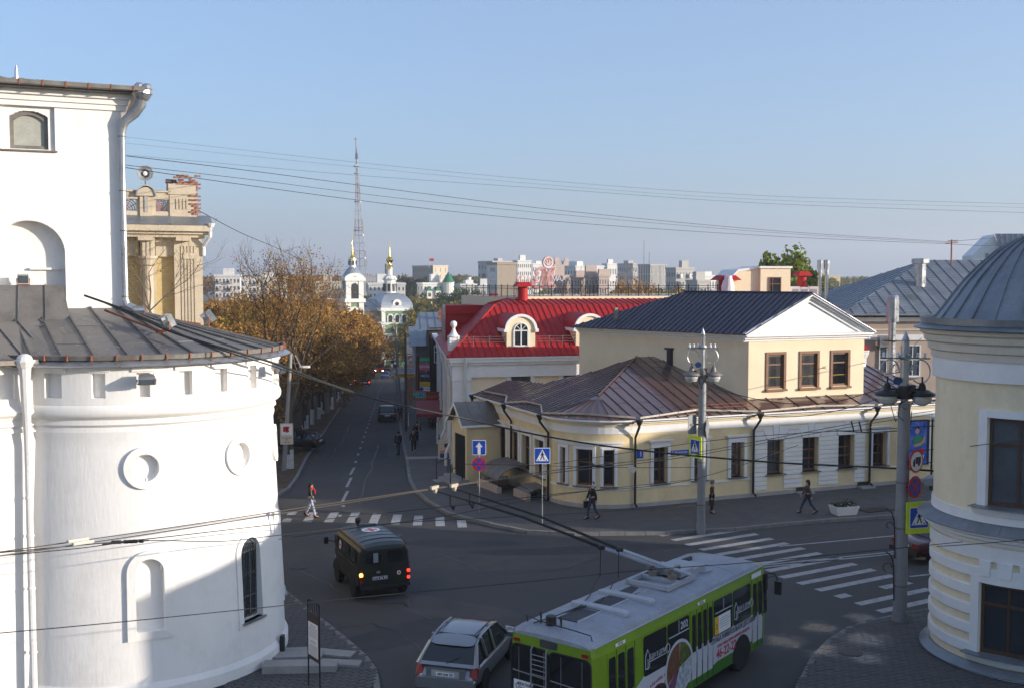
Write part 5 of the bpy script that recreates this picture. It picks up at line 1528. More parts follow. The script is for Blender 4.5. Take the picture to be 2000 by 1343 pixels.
roof_face(hotel,[h0,h1,t1,t0],(0,2.6,.42),.42,MT['roof_red'])
roof_face(hotel,[h0,t0,t0+SDh*14,h0+SDh*14],(1,0,0),.42,MT['roof_red'])
ty=RD+2.4
k0=on_y(1004,583,ty);zk=k0.z
g=MB();g.bx(k0.x,LW,ty,ty+12,zk-.9,zk+.12);ter=g.build('terrace',MT['yellow_pale'],hotel)
lf=[V((k0.x,ty,zk)),V((k0.x-1.4,ty+5,zk))]
g=MB();g.prism([V((k0.x,ty,zk-.9)),V((k0.x,ty+12,zk-.9)),V((k0.x-2.2,ty+8,zk-.9))],(0,0,1.02));g.build('terrace_edge',MT['yellow_pale'],ter)
rail=thing('terrace_railing','black wrought iron railing round the hotel roof terrace','railing',HO,R(14))
zt_=on_y(1300,557,ty).z
def rail_bay(A,B,z0,z1,orn=True):
 g=MB();t=B-A
 g.tube([A+V((0,0,z0)),A+V((0,0,z1+.06))],.035,5);g.build('post',MT['black'],rail)
 g=MB()
 for z in(z0+.12,z1-.05,z1-.22):g.tube([A+V((0,0,z)),B+V((0,0,z))],.018,4)
 if orn:
  lo,hi=z0+.12,z1-.22
  for f in(.25,.75):g.tube([A+t*f+V((0,0,lo)),A+t*f+V((0,0,hi))],.014,4)
  g.tube([A+t*.25+V((0,0,lo)),A+t*.75+V((0,0,hi))],.012,4);g.tube([A+t*.25+V((0,0,hi)),A+t*.75+V((0,0,lo))],.012,4)
  c=A+t*.5+V((0,0,(lo+hi)/2));tn=t.normalized()
  g.tube([c+tn*(.16*math.cos(2*PI*k/10))+V((0,0,.16*math.sin(2*PI*k/10)))for k in range(11)],.012,4)
  for f in(.12,.88):
   c=A+t*f+V((0,0,(lo+hi)/2));g.tube([c+tn*(.1*math.cos(2*PI*k/8))+V((0,0,.22*math.sin(2*PI*k/8)))for k in range(9)],.01,4)
 else:
  for k in range(1,5):g.tube([A+t*k/5+V((0,0,z0)),A+t*k/5+V((0,0,z1-.05))],.014,4)
 g.build('rail_panel',MT['black'],rail)
xr=[on_y(px,570,ty+.1).x for px in(1004,1028,1054,1077,1100,1118,1135)]
for a,b in zip(xr,xr[1:]):rail_bay(V((a,ty+.1,0)),V((b,ty+.1,0)),zk+.08,zt_)
for k in range(4):a=xr[-1]+k*.32;rail_bay(V((a,ty+.1,0)),V((a+.32,ty+.1,0)),zk+.08,zt_,False)
x=xr[-1]+1.28
while x<LW-1.2:rail_bay(V((x,ty+.1,0)),V((x+.78,ty+.1,0)),zk+.08,zt_);x+=.78
for k in range(9):
 a=lf[0].lerp(V((k0.x-2.2,ty+8,zk)),k/9);b=lf[0].lerp(V((k0.x-2.2,ty+8,zk)),(k+1)/9);a.z=b.z=0;rail_bay(a,b,zk+.08,zt_,False)
def dormer(px,label=None):
 x=on_y(px,655,.55).x;yb=.35;zb=ze+.02+(yb+.55)*(zr-ze)/(RD+.55)
 g=MB();w=.95;h=1.15;n=14
 front=[V((x-w,yb,zb)),V((x+w,yb,zb)),V((x+w,yb,zb+h))]+[V((x+w*math.cos(PI*k/n),yb,zb+h+w*.92*math.sin(PI*k/n)))for k in range(1,n)]+[V((x-w,yb,zb+h))]
 g.prism(front,(0,4.0,0));d=g.build('dormer',MT['yellow_pale'],hotel)
 g=MB();o=[V((x+(w+.12)*math.cos(PI*k/n),yb-.12,zb+h+(w+.05)*.95*math.sin(PI*k/n)))for k in range(n+1)]
 i_=[V((x+(w-.05)*math.cos(PI*k/n),yb-.12,zb+h+(w-.1)*.92*math.sin(PI*k/n)))for k in range(n,-1,-1)]
 g.prism(o+i_,(0,.25,0));g.build('arch_trim',MT['white_trim'],d)
 for s_ in(-1,1):
  g=MB();g.bx(x+s_*(w-.02)-.22*(s_<0),x+s_*(w-.02)+.22*(s_>0),yb-.16,yb+2.2,zb+h-.2,zb+h);g.build('trim_block',MT['white_trim'],d)
 g=MB();oo=[V((x+(w+.13)*math.cos(PI*k/n),yb+.02,zb+h+(w+.08)*.96*math.sin(PI*k/n)))for k in range(n+1)]
 ii=[V((x+(w+.02)*math.cos(PI*k/n),yb+.02,zb+h+(w+.0)*.94*math.sin(PI*k/n)))for k in range(n,-1,-1)]
 g.prism(oo+ii,(0,4,0));g.build('dormer_roof',MT['roof_red'],d)
 g=MB();ww=.44;g.prism([V((x-ww,yb-.03,zb+.12)),V((x+ww,yb-.03,zb+.12)),V((x+ww,yb-.03,zb+1.0))]+[V((x+ww*math.cos(PI*k/n),yb-.03,zb+1.05+ww*math.sin(PI*k/n)))for k in range(n+1)]+[V((x-ww,yb-.03,zb+1.0))],(0,.02,0));g.build('pane',MT['glass'],d)
 g=MB()
 g.bx(x-ww-.08,x-ww+.02,yb-.07,yb+.02,zb+.05,zb+1.05);g.bx(x+ww-.02,x+ww+.08,yb-.07,yb+.02,zb+.05,zb+1.05);g.bx(x-.04,x+.04,yb-.065,yb+.02,zb+.05,zb+1.45)
 g.bx(x-ww,x+ww,yb-.062,yb+.018,zb+1.0,zb+1.08);g.bx(x-ww-.1,x+ww+.1,yb-.1,yb+.02,zb+.0,zb+.08)
 for k in range(1,4):g.tube([V((x,yb-.04,zb+1.05)),V((x+ww*math.cos(PI*k/4),yb-.04,zb+1.05+ww*math.sin(PI*k/4)))],.022,5)
 g.tube([V((x+(ww+.03)*math.cos(PI*k/n),yb-.03,zb+1.05+(ww+.03)*math.sin(PI*k/n)))for k in range(n+1)],.05,6)
 g.build('window_frame',MT['whitewood'],d)
 return d
dormer(1016);dormer(1150)
g=MB();yb=.45;zb=ze+(yb+.55)*(zr-ze)/(RD+.55)
for x0,x1 in((on_y(893,660,yb).x,on_y(987,660,yb).x),(on_y(1046,660,yb).x,on_y(1125,660,yb).x)):
 for z in(.28,.45,.62):g.tube([V((x0,yb,zb+z)),V((x1,yb,zb+z))],.016,4)
 n=max(2,int((x1-x0)/.9))
 for k in range(n+1):x=x0+(x1-x0)*k/n;g.tube([V((x,yb,zb)),V((x,yb,zb+.68))],.018,4);g.tube([V((x,yb,zb+.62)),V((x+.02,yb+.5,zb+.55))],.014,4)
g.build('snow_guard',MT['gutter'],hotel)
def finial(p,s,label):
 t=thing('ball_finial',label,'finial',p,R(14),group='white ball finials')
 g=MB();g.sphere((0,0,1.25*s),.34*s,16,10);g.smooth=True;g.build('ball',MT['white_trim'],t)
 g=MB();g.lathe([(.62*s,.0),(.62*s,.08*s),(.5*s,.14*s),(.3*s,.4*s),(.16*s,.75*s),(.14*s,.88*s),(.22*s,.93*s),(.12*s,.98*s)],(0,0,0),16);g.smooth=True;g.build('neck',MT['white_trim'],t)
 g=MB();g.bx(-.5*s,.5*s,-.5*s,.5*s,-1.3*s,-.02);g.build('pedestal',MT['white_trim'],t)
 return t
finial(D(886,658,69.5),.66,'white ball finial on a pedestal standing on the red roof corner')
t=finial(D(901,816,63.5),.64,'white ball finial with a red ring on the gate pier beside the corner house')
g=MB();g.lathe([(.44,-.02),(.5,-.05),(.5,-.13),(.42,-.15)],(0,0,0),18);g.build('red_ring',MT['sign_red'],t)
def pipe_path(pts,r,m,parent,nm='downpipe',local=False):
 g=MB();g.tube(pts,r,8);g.smooth=True;return g.build(nm,MT[m],parent,local=local)
x=on_y(908,700,-.3).x
pipe_path([V((x,-.55,ze)),V((x,-.5,ze-.4)),V((x,-.25,ze-.9)),V((x,-.25,-3))],.11,'pipe_white',hotel,local=True)
for k,(dx)in enumerate((.4,7.5,15)):
 p=SDh*dx;pipe_path([p+sn*.5+V((0,0,ze)),p+sn*.45+V((0,0,ze-.5)),p+sn*.2+SDh*.3+V((0,0,ze-1.5)),p+sn*.22+SDh*.3+V((0,0,.8)),p+sn*.5+V((0,0,.2)),p+sn*.5+V((0,0,-2.2))],.1,'pipe_white',hotel,local=True)
sg=thing('hotel_sign','big pink script letter and crest of the rooftop hotel sign','sign',D(1060,575,77),R(10))
MT['sign_pink']=flat('sign_pink',(.62,.36,.33),.5);MT['sign_pale']=flat('sign_pale',(.72,.66,.64),.5);MT['sign_salmon']=flat('sign_salmon',(.66,.30,.22),.5)
def S(px,py):q=D(px,py,77)-D(1060,575,77);return V((q.x*1.0,0,q.z))
def stroke(pts,ws,m,nm,y=0,th_=.12,out=.07):
 """calligraphic ribbon: centre line with varying half width"""
 P=[S(*p)for p in pts];Lp,Rp=[],[]
 for i,p in enumerate(P):
  t=(P[min(i+1,len(P)-1)]-P[max(i-1,0)]).normalized();n_=V((-t.z,0,t.x));w=ws[i]
  Lp.append(p+n_*w);Rp.append(p-n_*w)
 g=MB();rings=[[a+V((0,y,0)),b+V((0,y,0)),b+V((0,y+th_,0)),a+V((0,y+th_,0))]for a,b in zip(Lp,Rp)]
 g.loft(rings);return g.build(nm,MT[m],sg)
def sm(pts,n=6):
 out=[]
 for i in range(len(pts)-1):
  p0=pts[max(i-1,0)];p1=pts[i];p2=pts[i+1];p3=pts[min(i+2,len(pts)-1)]
  for k in range(n):
   t=k/n
   out.append(tuple(.5*(2*p1[j]+(p2[j]-p0[j])*t+(2*p0[j]-5*p1[j]+4*p2[j]-p3[j])*t*t+(3*p1[j]-p0[j]-3*p2[j]+p3[j])*t**3)for j in range(len(p1))))
 out.append(pts[-1]);return out
for pts in([(1047,553,.05),(1043,556,.07),(1040,551,.06),(1045,545,.04),(1044,552,.05)],[(1053,533,.05),(1049,536,.08),(1048,530,.08),(1054,525,.06),(1060,524,.10),(1064,530,.15),(1062,543,.12),(1056,556,.10),(1048,562,.09),(1041,559,.08),(1039,554,.06)],[(1063,525,.08),(1065,540,.14),(1063,555,.18),(1062,564,.10)],[(1062,563,.08),(1066,550,.12),(1074,532,.10),(1081,525,.08),(1087,522,.04)],[(1081,525,.10),(1078,540,.14),(1075,555,.16),(1078,563,.10),(1082,560,.06),(1083,556,.04)]):
 q=sm(pts,6)
 stroke([(a[0],a[1])for a in q],[a[2]*1.15+.05 for a in q],'sign_pale','letter_stroke',.02);stroke([(a[0],a[1])for a in q],[a[2]*1.05 for a in q],'sign_pink','letter_stroke',-.03,.04)
c=S(1071,513)
g=MB();g.prism([c+V((.40*math.cos(2*PI*k/28),0,.44*math.sin(2*PI*k/28)))for k in range(28)],(0,.25,0));cr=g.build('crest',MT['sign_salmon'],sg)
g=MB();o=[c+V((.37*math.cos(2*PI*k/28),-.03,.41*math.sin(2*PI*k/28)))for k in range(28)];i_=[c+V((.29*math.cos(2*PI*k/28),-.03,.03+.31*math.sin(2*PI*k/28)))for k in range(28)]
g.add(o+i_+[p+V((0,.03,0))for p in o],[(k,(k+1)%28,28+(k+1)%28,28+k)for k in range(28)]+[(k,56+k,56+(k+1)%28,(k+1)%28)for k in range(28)]);g.build('crest_rim',MT['sign_white'],cr)
for a in(-38,-14,14,38):
 d_=V((math.sin(R(a)),0,math.cos(R(a))));e_=V((d_.z,0,-d_.x));b_0=c+V((0,0,-.26));g=MB()
 g.prism([b_0+d_*.05-e_*.015,b_0+d_*.05+e_*.015,b_0+d_*.46+e_*.035,b_0+d_*.46-e_*.035],(0,-.03,0));g.build('crest_ray',MT['sign_white'],cr)
for ch,px in zip('МОНО',(1011,1020,1034,1048)):
 p=S(px,545);text(ch,.56,sg,Matrix.Translation(p+V((0,-.02,0)))@Matrix.Rotation(PI/2,4,'X'),MT['sign_pink'],'sign_letter',ext=.05)
for ch,px in zip('МАХ',(1083,1093,1103)):
 p=S(px,545);text(ch,.56,sg,Matrix.Translation(p+V((0,-.02,0)))@Matrix.Rotation(PI/2,4,'X'),MT['sign_pale'],'sign_letter',ext=.05)
g=MB()
for px in(1008,1025,1045,1063,1080,1100):a=S(px,549);g.tube([a+V((0,.3,-1.2)),a+V((0,.2,.2))],.03,4)
a,b=S(1004,552),S(1108,552);g.tube([a+V((0,.1,0)),b+V((0,.1,0))],.03,4);g.build('sign_frame',MT['steel'],sg)
g=MB();a=S(1071,520);g.tube([S(1071,562)+V((0,.25,0)),a+V((0,.25,0))],.04,5);g.build('crest_post',MT['steel'],sg)
def red_stack(px,yt,yb,d,w,label):
 a=D(px,yb,d);h=zat(yt,d)-a.z
 t=thing('roof_stack',label,'chimney',a,R(14),group='red metal roof stacks')
 g=MB();n=14;g.lathe([(w,-.4),(w,h*.72)],(0,0,0),n);g.smooth=True;g.build('shaft',MT['roof_red'],t)
 g=MB();g.add([V((s*w*1.7,q*w*1.7,h*.72))for s,q in((-1,-1),(1,-1),(1,1),(-1,1))]+[V((s*w*1.05,q*w*1.05,h))for s,q in((-1,-1),(1,-1),(1,1),(-1,1))],[(0,1,5,4),(1,2,6,5),(2,3,7,6),(3,0,4,7),(4,5,6,7),(3,2,1,0)]);g.build('hood',MT['roof_red'],t)
 return t
red_stack(1021,551,584,76,.36,'red metal roof stack under the pink rooftop sign')
red_stack(1417,538,572,80,.52,'dark red roof stack half wrapped in pale sheeting')
red_stack(1566,530,562,84,.36,'red metal roof stack right of the cream stair head')
a=Hoi@D(964,588,80);g=MB();g.bx(a.x-.25,a.x+.25,a.y-.4,a.y+.4,a.z-.4,a.z+.55);o=g.build('chimney_block',MT['roof_red'],hotel)
wr=D(1422,560,78.8);g=MB();rr=random.Random(5);rings=[]
for i in range(9):
 z=-.75+i*.19;rings.append([V((wr.x,wr.y,wr.z))+V(((.62-.045*i)*math.cos(2*PI*k/14)*rr.uniform(.85,1.15),.5*math.sin(2*PI*k/14),z+rr.uniform(-.05,.05)))for k in range(14)])
g.loft(rings);tag(g.build('plastic_wrap',MT['sign_pale']),'pale crumpled sheeting draped round the dark red roof stack','sheeting')
st=thing('stair_head','cream roof stair head with a brown glazed door and sloping back','roof hut',D(1485,577,80),R(10))
o=st.location;k_=80/FPX
hgt=zat(521,80)-o.z;w=62*k_*1.0
g=MB();g.bx(0,w,0,3.5,-.6,hgt-.12);g.build('wall',MT['yellow_pale'],st)
g=MB();g.bx(-.1,w+.1,-.12,3.6,hgt-.12,hgt+.03);g.build('roof_edge',MT['white_trim'],st)
g=MB();pr=[V((-.01,.3,-.6)),V((-2.2,.3,-.6)),V((-2.2,.3,hgt*.55)),V((-1.6,.3,hgt*.82)),V((-.01,.3,hgt*.94))];g.prism(pr,(0,3,0));g.build('sloping_back',MT['yellow_pale'],st)
g=MB();q=[V((0,.2,hgt*.94)),V((-1.65,.2,hgt*.82)),V((-2.3,.2,hgt*.53)),V((-2.3,.2,hgt*.6)),V((-1.68,.2,hgt*.9)),V((0,.2,hgt*1.0))];g.prism(q,(0,3.3,0));g.build('back_roof',MT['white_trim'],st)
f=window(st,Matrix.Translation((w*.48,-.02,-.1)),.95,1.45,vb=(-.2,),hb=(.95,));f.name='door'
for k,(px,lab)in enumerate(((1601,'left one of two thin shiny flue pipes on the hotel roof'),(1614,'right one of two thin shiny flue pipes on the hotel roof'))):
 t=flue(px,508,572,84,.17,lab,1.35);tag(t,group='thin roof flues')
for k,px in enumerate((1535,1552,1570,1588)):
 a=D(px,572,81);g=MB();g.bx(a.x-.33,a.x+.33,a.y-.25,a.y+.25,a.z-.4,a.z+.42+.05*(k%2));o=g.build('cooling_unit',MT['sign_pale'])
 tag(o,('leftmost','second','third','rightmost')[k]+' white cooling unit of the row behind the terrace railing','cooling unit','white cooling units on the hotel roof')
 g=MB();g.lathe([(.2,0),(.2,.02),(0,.02)],(a.x,a.y-.25,a.z+.05),14,axis=Matrix.Rotation(R(90),3,'X'))if False else g.bx(a.x-.22,a.x+.22,a.y-.27,a.y-.25,a.z-.15,a.z+.28);g.build('fan_grille',MT['plinth'],o,local=True)
# houses down the right side of the side street
def at(px,py,d):return D(px,py,d)
SA=math.atan2(SDIR.y,SDIR.x)-PI/2
def street_block(nm,label,px,d,L,Wd,ztop,m,rm,extra=None):
 o=at(px,700,d);o.z=0
 t=thing(nm,label,'house',o,SA)
 zb=zg(o)-3
 g=MB();g.bx(0,Wd,0,L,zb,ztop);g.build('wall',MT[m],t)
 return t
MT['brown_wall']=mat('dark_brown_boarding',(.06,.042,.035),.85,var=.25,stretch=(1,1,6));MT['grey_wall']=mat('grey_render',(.22,.215,.21),.9,dirt=(.12,.11,.1));MT['brick_o']=mat('orange_brick',(.24,.11,.06),.9,var=.2,scale=4)
t=street_block('brown_gabled_house','dark brown house with white window frames and grey tin gable roofs beside the red roof',838,98,9,7,zat(640,98),'brown_wall','roof_slate')
z=zat(640,98)
for a,b,y in(((-1.4,z-.2),(2.2,z+1.3),-.3),((1.0,z-1.6),(3.4,z-.1),-.9)):
 q=[V((a[0],y,a[1])),V((b[0]+3,y,a[1]+.2)),V((b[0]+3,y+6,b[1])),V((a[0]+.6,y+6,b[1]))]
 roof_face(t,q,(0,1,.2),.7,MT['roof_slate'])
for x in(.9,2.6):window(t,Matrix.Translation((x,-.03,z-3.2)),.9,1.6,'whitewood',vb=(0,),hb=(1.0,))
g=MB();g.bx(1.0,1.5,3,3.5,z,z+1.6);g.build('chimney',MT['brick_red'],t)
t=street_block('grey_shop_house','grey two-storey shop house with a rusty dormer stack above its signs',812,104,22,9,zat(675,104),'grey_wall','roof_dark')
z=zat(675,104)
g=MB();g.bx(1.5,3.2,-.3,1.5,z,z+2.3);g.build('rusty_stack',MT['rust'],t)
roof_face(t,[V((-.6,-.4,z)),V((9,-.4,z)),V((9,6,z+1.6)),V((-.6,6,z+1.6))],(0,1,.2),.8,MT['roof_slate'])
g=MB();g.bx(-.02,1.2,-.06,.02,z-4.5,z-1);g.build('board_panel',MT['brick_o'],t)
for k in range(3):window(t,Matrix.Translation((1.4+k*1.9,-.03,z-3)),.9,1.7,'whitewood',hb=(1.0,))
for k in range(6):
 M=Matrix.Translation((-.03,2+k*3.2,z-3))@Matrix.Rotation(-PI/2,4,'Z');window(t,M,1.0,1.7,'whitewood',hb=(1.0,))
t=street_block('brick_shop_house','brown brick house end showing between the poles down the street',800,132,40,8,zat(694,132),'brick_o','roof_dark')
z=zat(694,132);roof_face(t,[V((-.5,-.3,z)),V((8,-.3,z)),V((8,5,z+2)),V((-.5,5,z+2))],(0,1,.2),1.0,MT['roof_dark'])
for k in range(8):
 M=Matrix.Translation((-.03,2+k*4,z-3))@Matrix.Rotation(-PI/2,4,'Z');window(t,M,1.1,1.8,'whitewood',hb=(1.0,))
def board(label,px0,px1,y0,y1,d,m,txt=(),frame_m=None,th_=.12,cat='sign',ang=None,post=None):
 a=at((px0+px1)/2,(y0+y1)/2,d);w=(px1-px0)/FPX*d;h=(y1-y0)/FPX*d
 t=thing('shop_sign',label,cat,a,ang or 0)
 g=MB();g.bx(-w/2,w/2,0,th_,-h/2,h/2);g.build('board',MT[m],t)
 if frame_m:
  g=MB();g.bx(-w/2-.05,w/2+.05,-.02,th_+.02,h/2,h/2+.07);g.bx(-w/2-.05,w/2+.05,-.02,th_+.02,-h/2-.07,-h/2);g.build('frame',MT[frame_m],t)
 for s,size,x,z,mm in txt:text(s,size*h,t,Matrix.Translation((x*w,-.006,z*h))@Matrix.Rotation(PI/2,4,'X'),MT[mm],sx=.9)
 if post:
  g=MB();g.tube([V((post*w,th_+.06,h/2)),V((post*w,th_+.06,-h/2-2.5))],.05,6);g.build('post',MT['steel'],t)
 return t
MT['sign_teal']=flat('sign_teal',(.02,.22,.20),.5);MT['sign_mint']=flat('sign_mint',(.35,.75,.65),.5);MT['sign_maroon']=flat('sign_maroon',(.22,.02,.02),.5);MT['sign_orange']=flat('sign_orange',(.75,.22,.02),.5);MT['sign_green']=flat('sign_green',(.03,.25,.10),.5);MT['sign_pinkred']=flat('sign_pinkred',(.5,.12,.2),.5);MT['sign_dark']=flat('sign_dark',(.04,.04,.07),.5)
board('teal flower shop sign with pale letters above the shop entrance',806,832,764,777,88,'sign_teal',(('ЦВЕТЫ',.62,0,.18,'sign_mint'),('ФЛОРИСТ',.34,.1,-.3,'sign_mint')),'sign_red')
board('dark red grocery sign with orange letters beside the flower shop sign',832,857,766,782,88,'sign_maroon',(('ПРОДУКТЫ',.42,0,0,'sign_orange'),),'sign_maroon')
board('green panel at the top of the stack of hanging shop signs',819,839,697,707,95,'sign_green',(('АПТЕКА',.5,0,0,'sign_mint'),))
board('pink and dark red panel second in the stack of hanging shop signs',819,839,708,723,95,'sign_pinkred',(('ОБУВЬ',.45,0,0,'sign_white'),))
board('dark navy panel in the middle of the stack of hanging shop signs',820,840,727,743,95,'sign_dark',(('МЕХА',.4,0,.1,'sign_white'),))
board('yellow panel near the bottom of the stack of hanging shop signs',820,840,745,754,95,'sign_amber',(('САЛОН',.5,0,0,'sign_green'),))
t=board('white panel with a blue emblem at the bottom of the hanging shop signs',820,840,755,763,95,'sign_white',(('ОПТИКА',.5,.12,0,'sign_blue'),))
g=MB();g.lathe([(.18,-.01),(.18,.01)],(-.3,-.01,0),14,axis=Matrix.Rotation(PI/2,3,'X'));g.build('emblem',MT['sign_blue'],t)
g=MB();a=at(818,694,95.2);b=at(818,765,95.2);g.tube([a,b],.05,6);g.tube([at(841,694,95.2),at(841,765,95.2)],.05,6);tag(g.build('sign_ladder',MT['black']),'dark steel uprights carrying the stack of hanging shop signs','sign frame')
board('small white hanging sign above the hotel passage by the white pipes',866,886,836,844,76,'sign_white',(('ВЫСТАВКА',.36,0,.2,'sign_maroon'),('ПРОДАЖА',.36,0,-.22,'sign_maroon')))
aw=thing('shop_awning','dark maroon awning sloping over the shop door below the grocery sign','awning',at(850,795,84),SA)
g=MB();g.prism([V((-1.5,-1.5,-.35)),V((1.2,-1.5,-.35)),V((1.2,.6,.45)),V((-1.5,.6,.45))],(0,0,.06));g.build('canopy',MT['sign_maroon'],aw)
g=MB();g.bx(-1.5,1.2,-1.55,-1.5,-.55,-.3);g.build('valance',MT['sign_maroon'],aw)
g=MB();[g.tube([V((x,-1.4,-.4)),V((x,-1.4,-3))],.04,6)for x in(-1.3,1.0)];g.build('post',MT['steel'],aw)
a=G(868,897,.13);t=thing('pavement_board','pale rounded advertising board standing on the pavement by the white pipes','board',a,R(10))
g=MB();g.prism([V((-.42,0,.05)),V((.42,0,.05)),V((.42,0,1.25))]+[V((.42*math.cos(PI*k/8),0,1.25+.15*math.sin(PI*k/8)))for k in range(1,8)]+[V((-.42,0,1.25))],(0,.12,0));g.build('panel',MT['cream'],t)
g=MB();g.bx(-.3,.3,-.01,0,.15,.45);g.build('picture',MT['sign_blue'],t);g=MB();g.bx(-.3,.3,-.01,0,.5,.62);g.build('picture',MT['sign_orange'],t);g=MB();g.bx(0,.3,-.01,0,.85,1.1);g.build('picture',MT['sign_dark'],t)
a=G(838,893,.135);g=MB();g.box(a,(3.2,.9,.05),Matrix.Rotation(SA,3,'Z'));tag(g.build('doorstep',MT['concrete']),'pale concrete doorstep slab in the pavement beside the advertising board','doorstep')
# church
CD=300.0
ch=thing('church','white and green baroque church with a bell tower and gilded spires','church',at(745,700,CD));ch.location.z=-15;ch.rotation_euler.z=R(24);ch.scale=(1.07,1,1)
k_=CD/FPX
def cx_(px):return(px-745)*k_
def cz(py):return zat(py,CD)+15
MT['ch_green']=mat('church_green',(.17,.26,.14),.85,var=.1);MT['ch_white']=mat('church_white',(.72,.71,.66),.85,var=.08)
MT['ch_roof']=mat('church_sheet_roof',(.30,.33,.37),.4,metal=.4,var=.15,scale=.3)
x0,x1=cx_(675),cx_(709);xc=(x0+x1)/2;w=(x1-x0)/2
g=MB();g.bx(x0+.4,x1-.4,-w+.4,w-.4,0,cz(545));g.build('bell_tower',MT['ch_green'],ch)
for s in(-1,1):
 for q in(-1,1):
  g=MB();g.bx(xc+s*(w-.75)-.65,xc+s*(w-.75)+.65,q*(w-.75)-.65,q*(w-.75)+.65,0,cz(548));g.build('tower_pilaster',MT['ch_white'],ch)
for y0,y1 in((700,690),(640,632),(590,583),(549,543)):
 g=MB();g.bx(x0-.3,x1+.3,-w-.3,w+.3,cz(y0),cz(y1));g.build('tower_cornice',MT['ch_white'],ch)
for zb,zt,hw_ in((cz(583),cz(553),.95),(cz(630),cz(603),.8),(cz(682),cz(655),.8)):
 g=MB();n=12
 def ar(hw_,zb,zt,y):return[V((xc-hw_,y,zb)),V((xc+hw_,y,zb))]+[V((xc+hw_*math.cos(PI*k/n),y,zt-hw_+hw_*math.sin(PI*k/n)))for k in range(n+1)]
 g.prism(ar(hw_+.75,zb-.3,zt+.7,-w+.25),(0,.2,0));g.build('arch_surround',MT['ch_white'],ch)
 g=MB();g.prism(ar(hw_,zb,zt,-w+.2),(0,.06,0));g.build('arch_opening',MT['black'],ch)
g=MB();n=14;g.prism([V((xc+(w+.2)*math.cos(PI*k/n),-w-.1,cz(545)+1.6*math.sin(PI*k/n)))for k in range(n+1)],(0,1.2,0));g.build('tower_gable',MT['ch_white'],ch)
prof=[(w+.2,cz(541)),(w*.95,cz(535)),(w*.7,cz(528)),(w*.4,cz(523)),(.95,cz(522))]
g=MB();g.lathe(prof,(xc,0,0),20);g.smooth=True;g.build('tower_dome',MT['ch_roof'],ch)
g=MB();g.lathe([(.95,cz(523)),(.9,cz(508)),(1.15,cz(507.5)),(1.15,cz(506.5))],(xc,0,0),12);g.build('lantern',MT['ch_white'],ch)
for k in range(6):
 a=2*PI*k/6-PI/2;g=MB();g.box((xc+.92*math.cos(a),.92*math.sin(a),cz(514)),(.35,.35,1.2));g.build('lantern_window',MT['black'],ch)
g=MB();g.lathe([(1.0,cz(507)),(.95,cz(504.5)),(.5,cz(502)),(.28,cz(498)),(.12,cz(484)),(.05,cz(472)),(0,cz(470))],(xc,0,0),16);g.smooth=True;g.build('spire',MT['gold'],ch)
nx0,nx1=cx_(738),cx_(796)
g=MB();g.bx(nx0,nx1,-4,8,0,cz(604));g.build('nave',MT['ch_green'],ch)
g=MB();g.bx(cx_(706),nx0,-1,6,0,cz(606));g.build('refectory',MT['pinkgrey'],ch)
q=[V((cx_(704),-1.4,cz(607))),V((nx0+2,-1.4,cz(607))),V((nx0+2,2.5,cz(585))),V((cx_(704),2.5,cz(585)))]
roof_face(ch,q,q[3]-q[0],.8,MT['ch_roof'])
for y0,y1 in((607,601),(632,629),(655,650)):
 g=MB();g.bx(nx0-.3,nx1+.3,-4.3,8.3,cz(y0),cz(y1));g.build('nave_cornice',MT['ch_white'],ch)
for px in(741,793):g=MB();g.bx(cx_(px)-.5,cx_(px)+.5,-4.25,-3.9,0,cz(607));g.build('nave_pilaster',MT['ch_white'],ch)
for px in(754,767,780):
 for yb,yt in((629,614),(672,655),(700,688)):
  xx=cx_(px);n=10
  def a2(hw_,e,y):return[V((xx-hw_,y,cz(yb)-e)),V((xx+hw_,y,cz(yb)-e))]+[V((xx+hw_*math.cos(PI*k/n),y,cz(yt)-.6+(hw_)*math.sin(PI*k/n)))for k in range(n+1)]
  g=MB();g.prism(a2(.85,.2,-4.2),(0,.25,0));g.build('window_surround',MT['ch_white'],ch);g=MB();g.prism(a2(.5,0,-4.26),(0,.05,0));g.build('window',MT['black'],ch)
g=MB();n=12;rings=[]
xa,xb=nx0-.2,nx1+.2;xm=(xa+xb)/2
for k in range(9):
 f=k/8;s=math.cos(f*PI/2*.9);z=cz(602)+(cz(572)-cz(602))*math.sin(f*PI/2)
 rings.append([V((xm+(xa-xm)*s,2-6.2*s,z)),V((xm+(xb-xm)*s,2-6.2*s,z)),V((xm+(xb-xm)*s,2+6.2*s,z)),V((xm+(xa-xm)*s,2+6.2*s,z))])
g.loft(rings);g.build('vault_roof',MT['ch_roof'],ch)
g=MB();n=18;g.prism([V((cx_(767)+1.2*math.cos(2*PI*k/n),-4.1,cz(593)+1.25*math.sin(2*PI*k/n)))for k in range(n)],(0,2.5,0));g.bx(cx_(767)-1.5,cx_(767)+1.5,-4.15,-2,cz(602),cz(598));lu=g.build('lucarne',MT['ch_white'],ch)
g=MB();g.prism([V((cx_(767)+.5*math.cos(2*PI*k/n),-4.2,cz(593)+.5*math.sin(2*PI*k/n)))for k in range(n)],(0,.08,0));g.build('oculus',MT['black'],lu)
xd=cx_(766)
g=MB();g.lathe([(1.75,cz(580)),(1.55,cz(548)),(2.0,cz(547)),(2.0,cz(545)),(1.4,cz(539))],(xd,2,0),8);g.build('drum',MT['ch_white'],ch)
for k in range(8):
 a=2*PI*(k+.5)/8;g=MB();g.box((xd+1.5*math.cos(a),2+1.5*math.sin(a),cz(562)),(.6,.6,2.2),Matrix.Rotation(a,3,'Z'));g.build('drum_window',MT['black'],ch)
g=MB();g.lathe([(2.05,cz(546)),(1.3,cz(540)),(.85,cz(538))],(xd,2,0),12);g.build('drum_roof',MT['ch_roof'],ch)
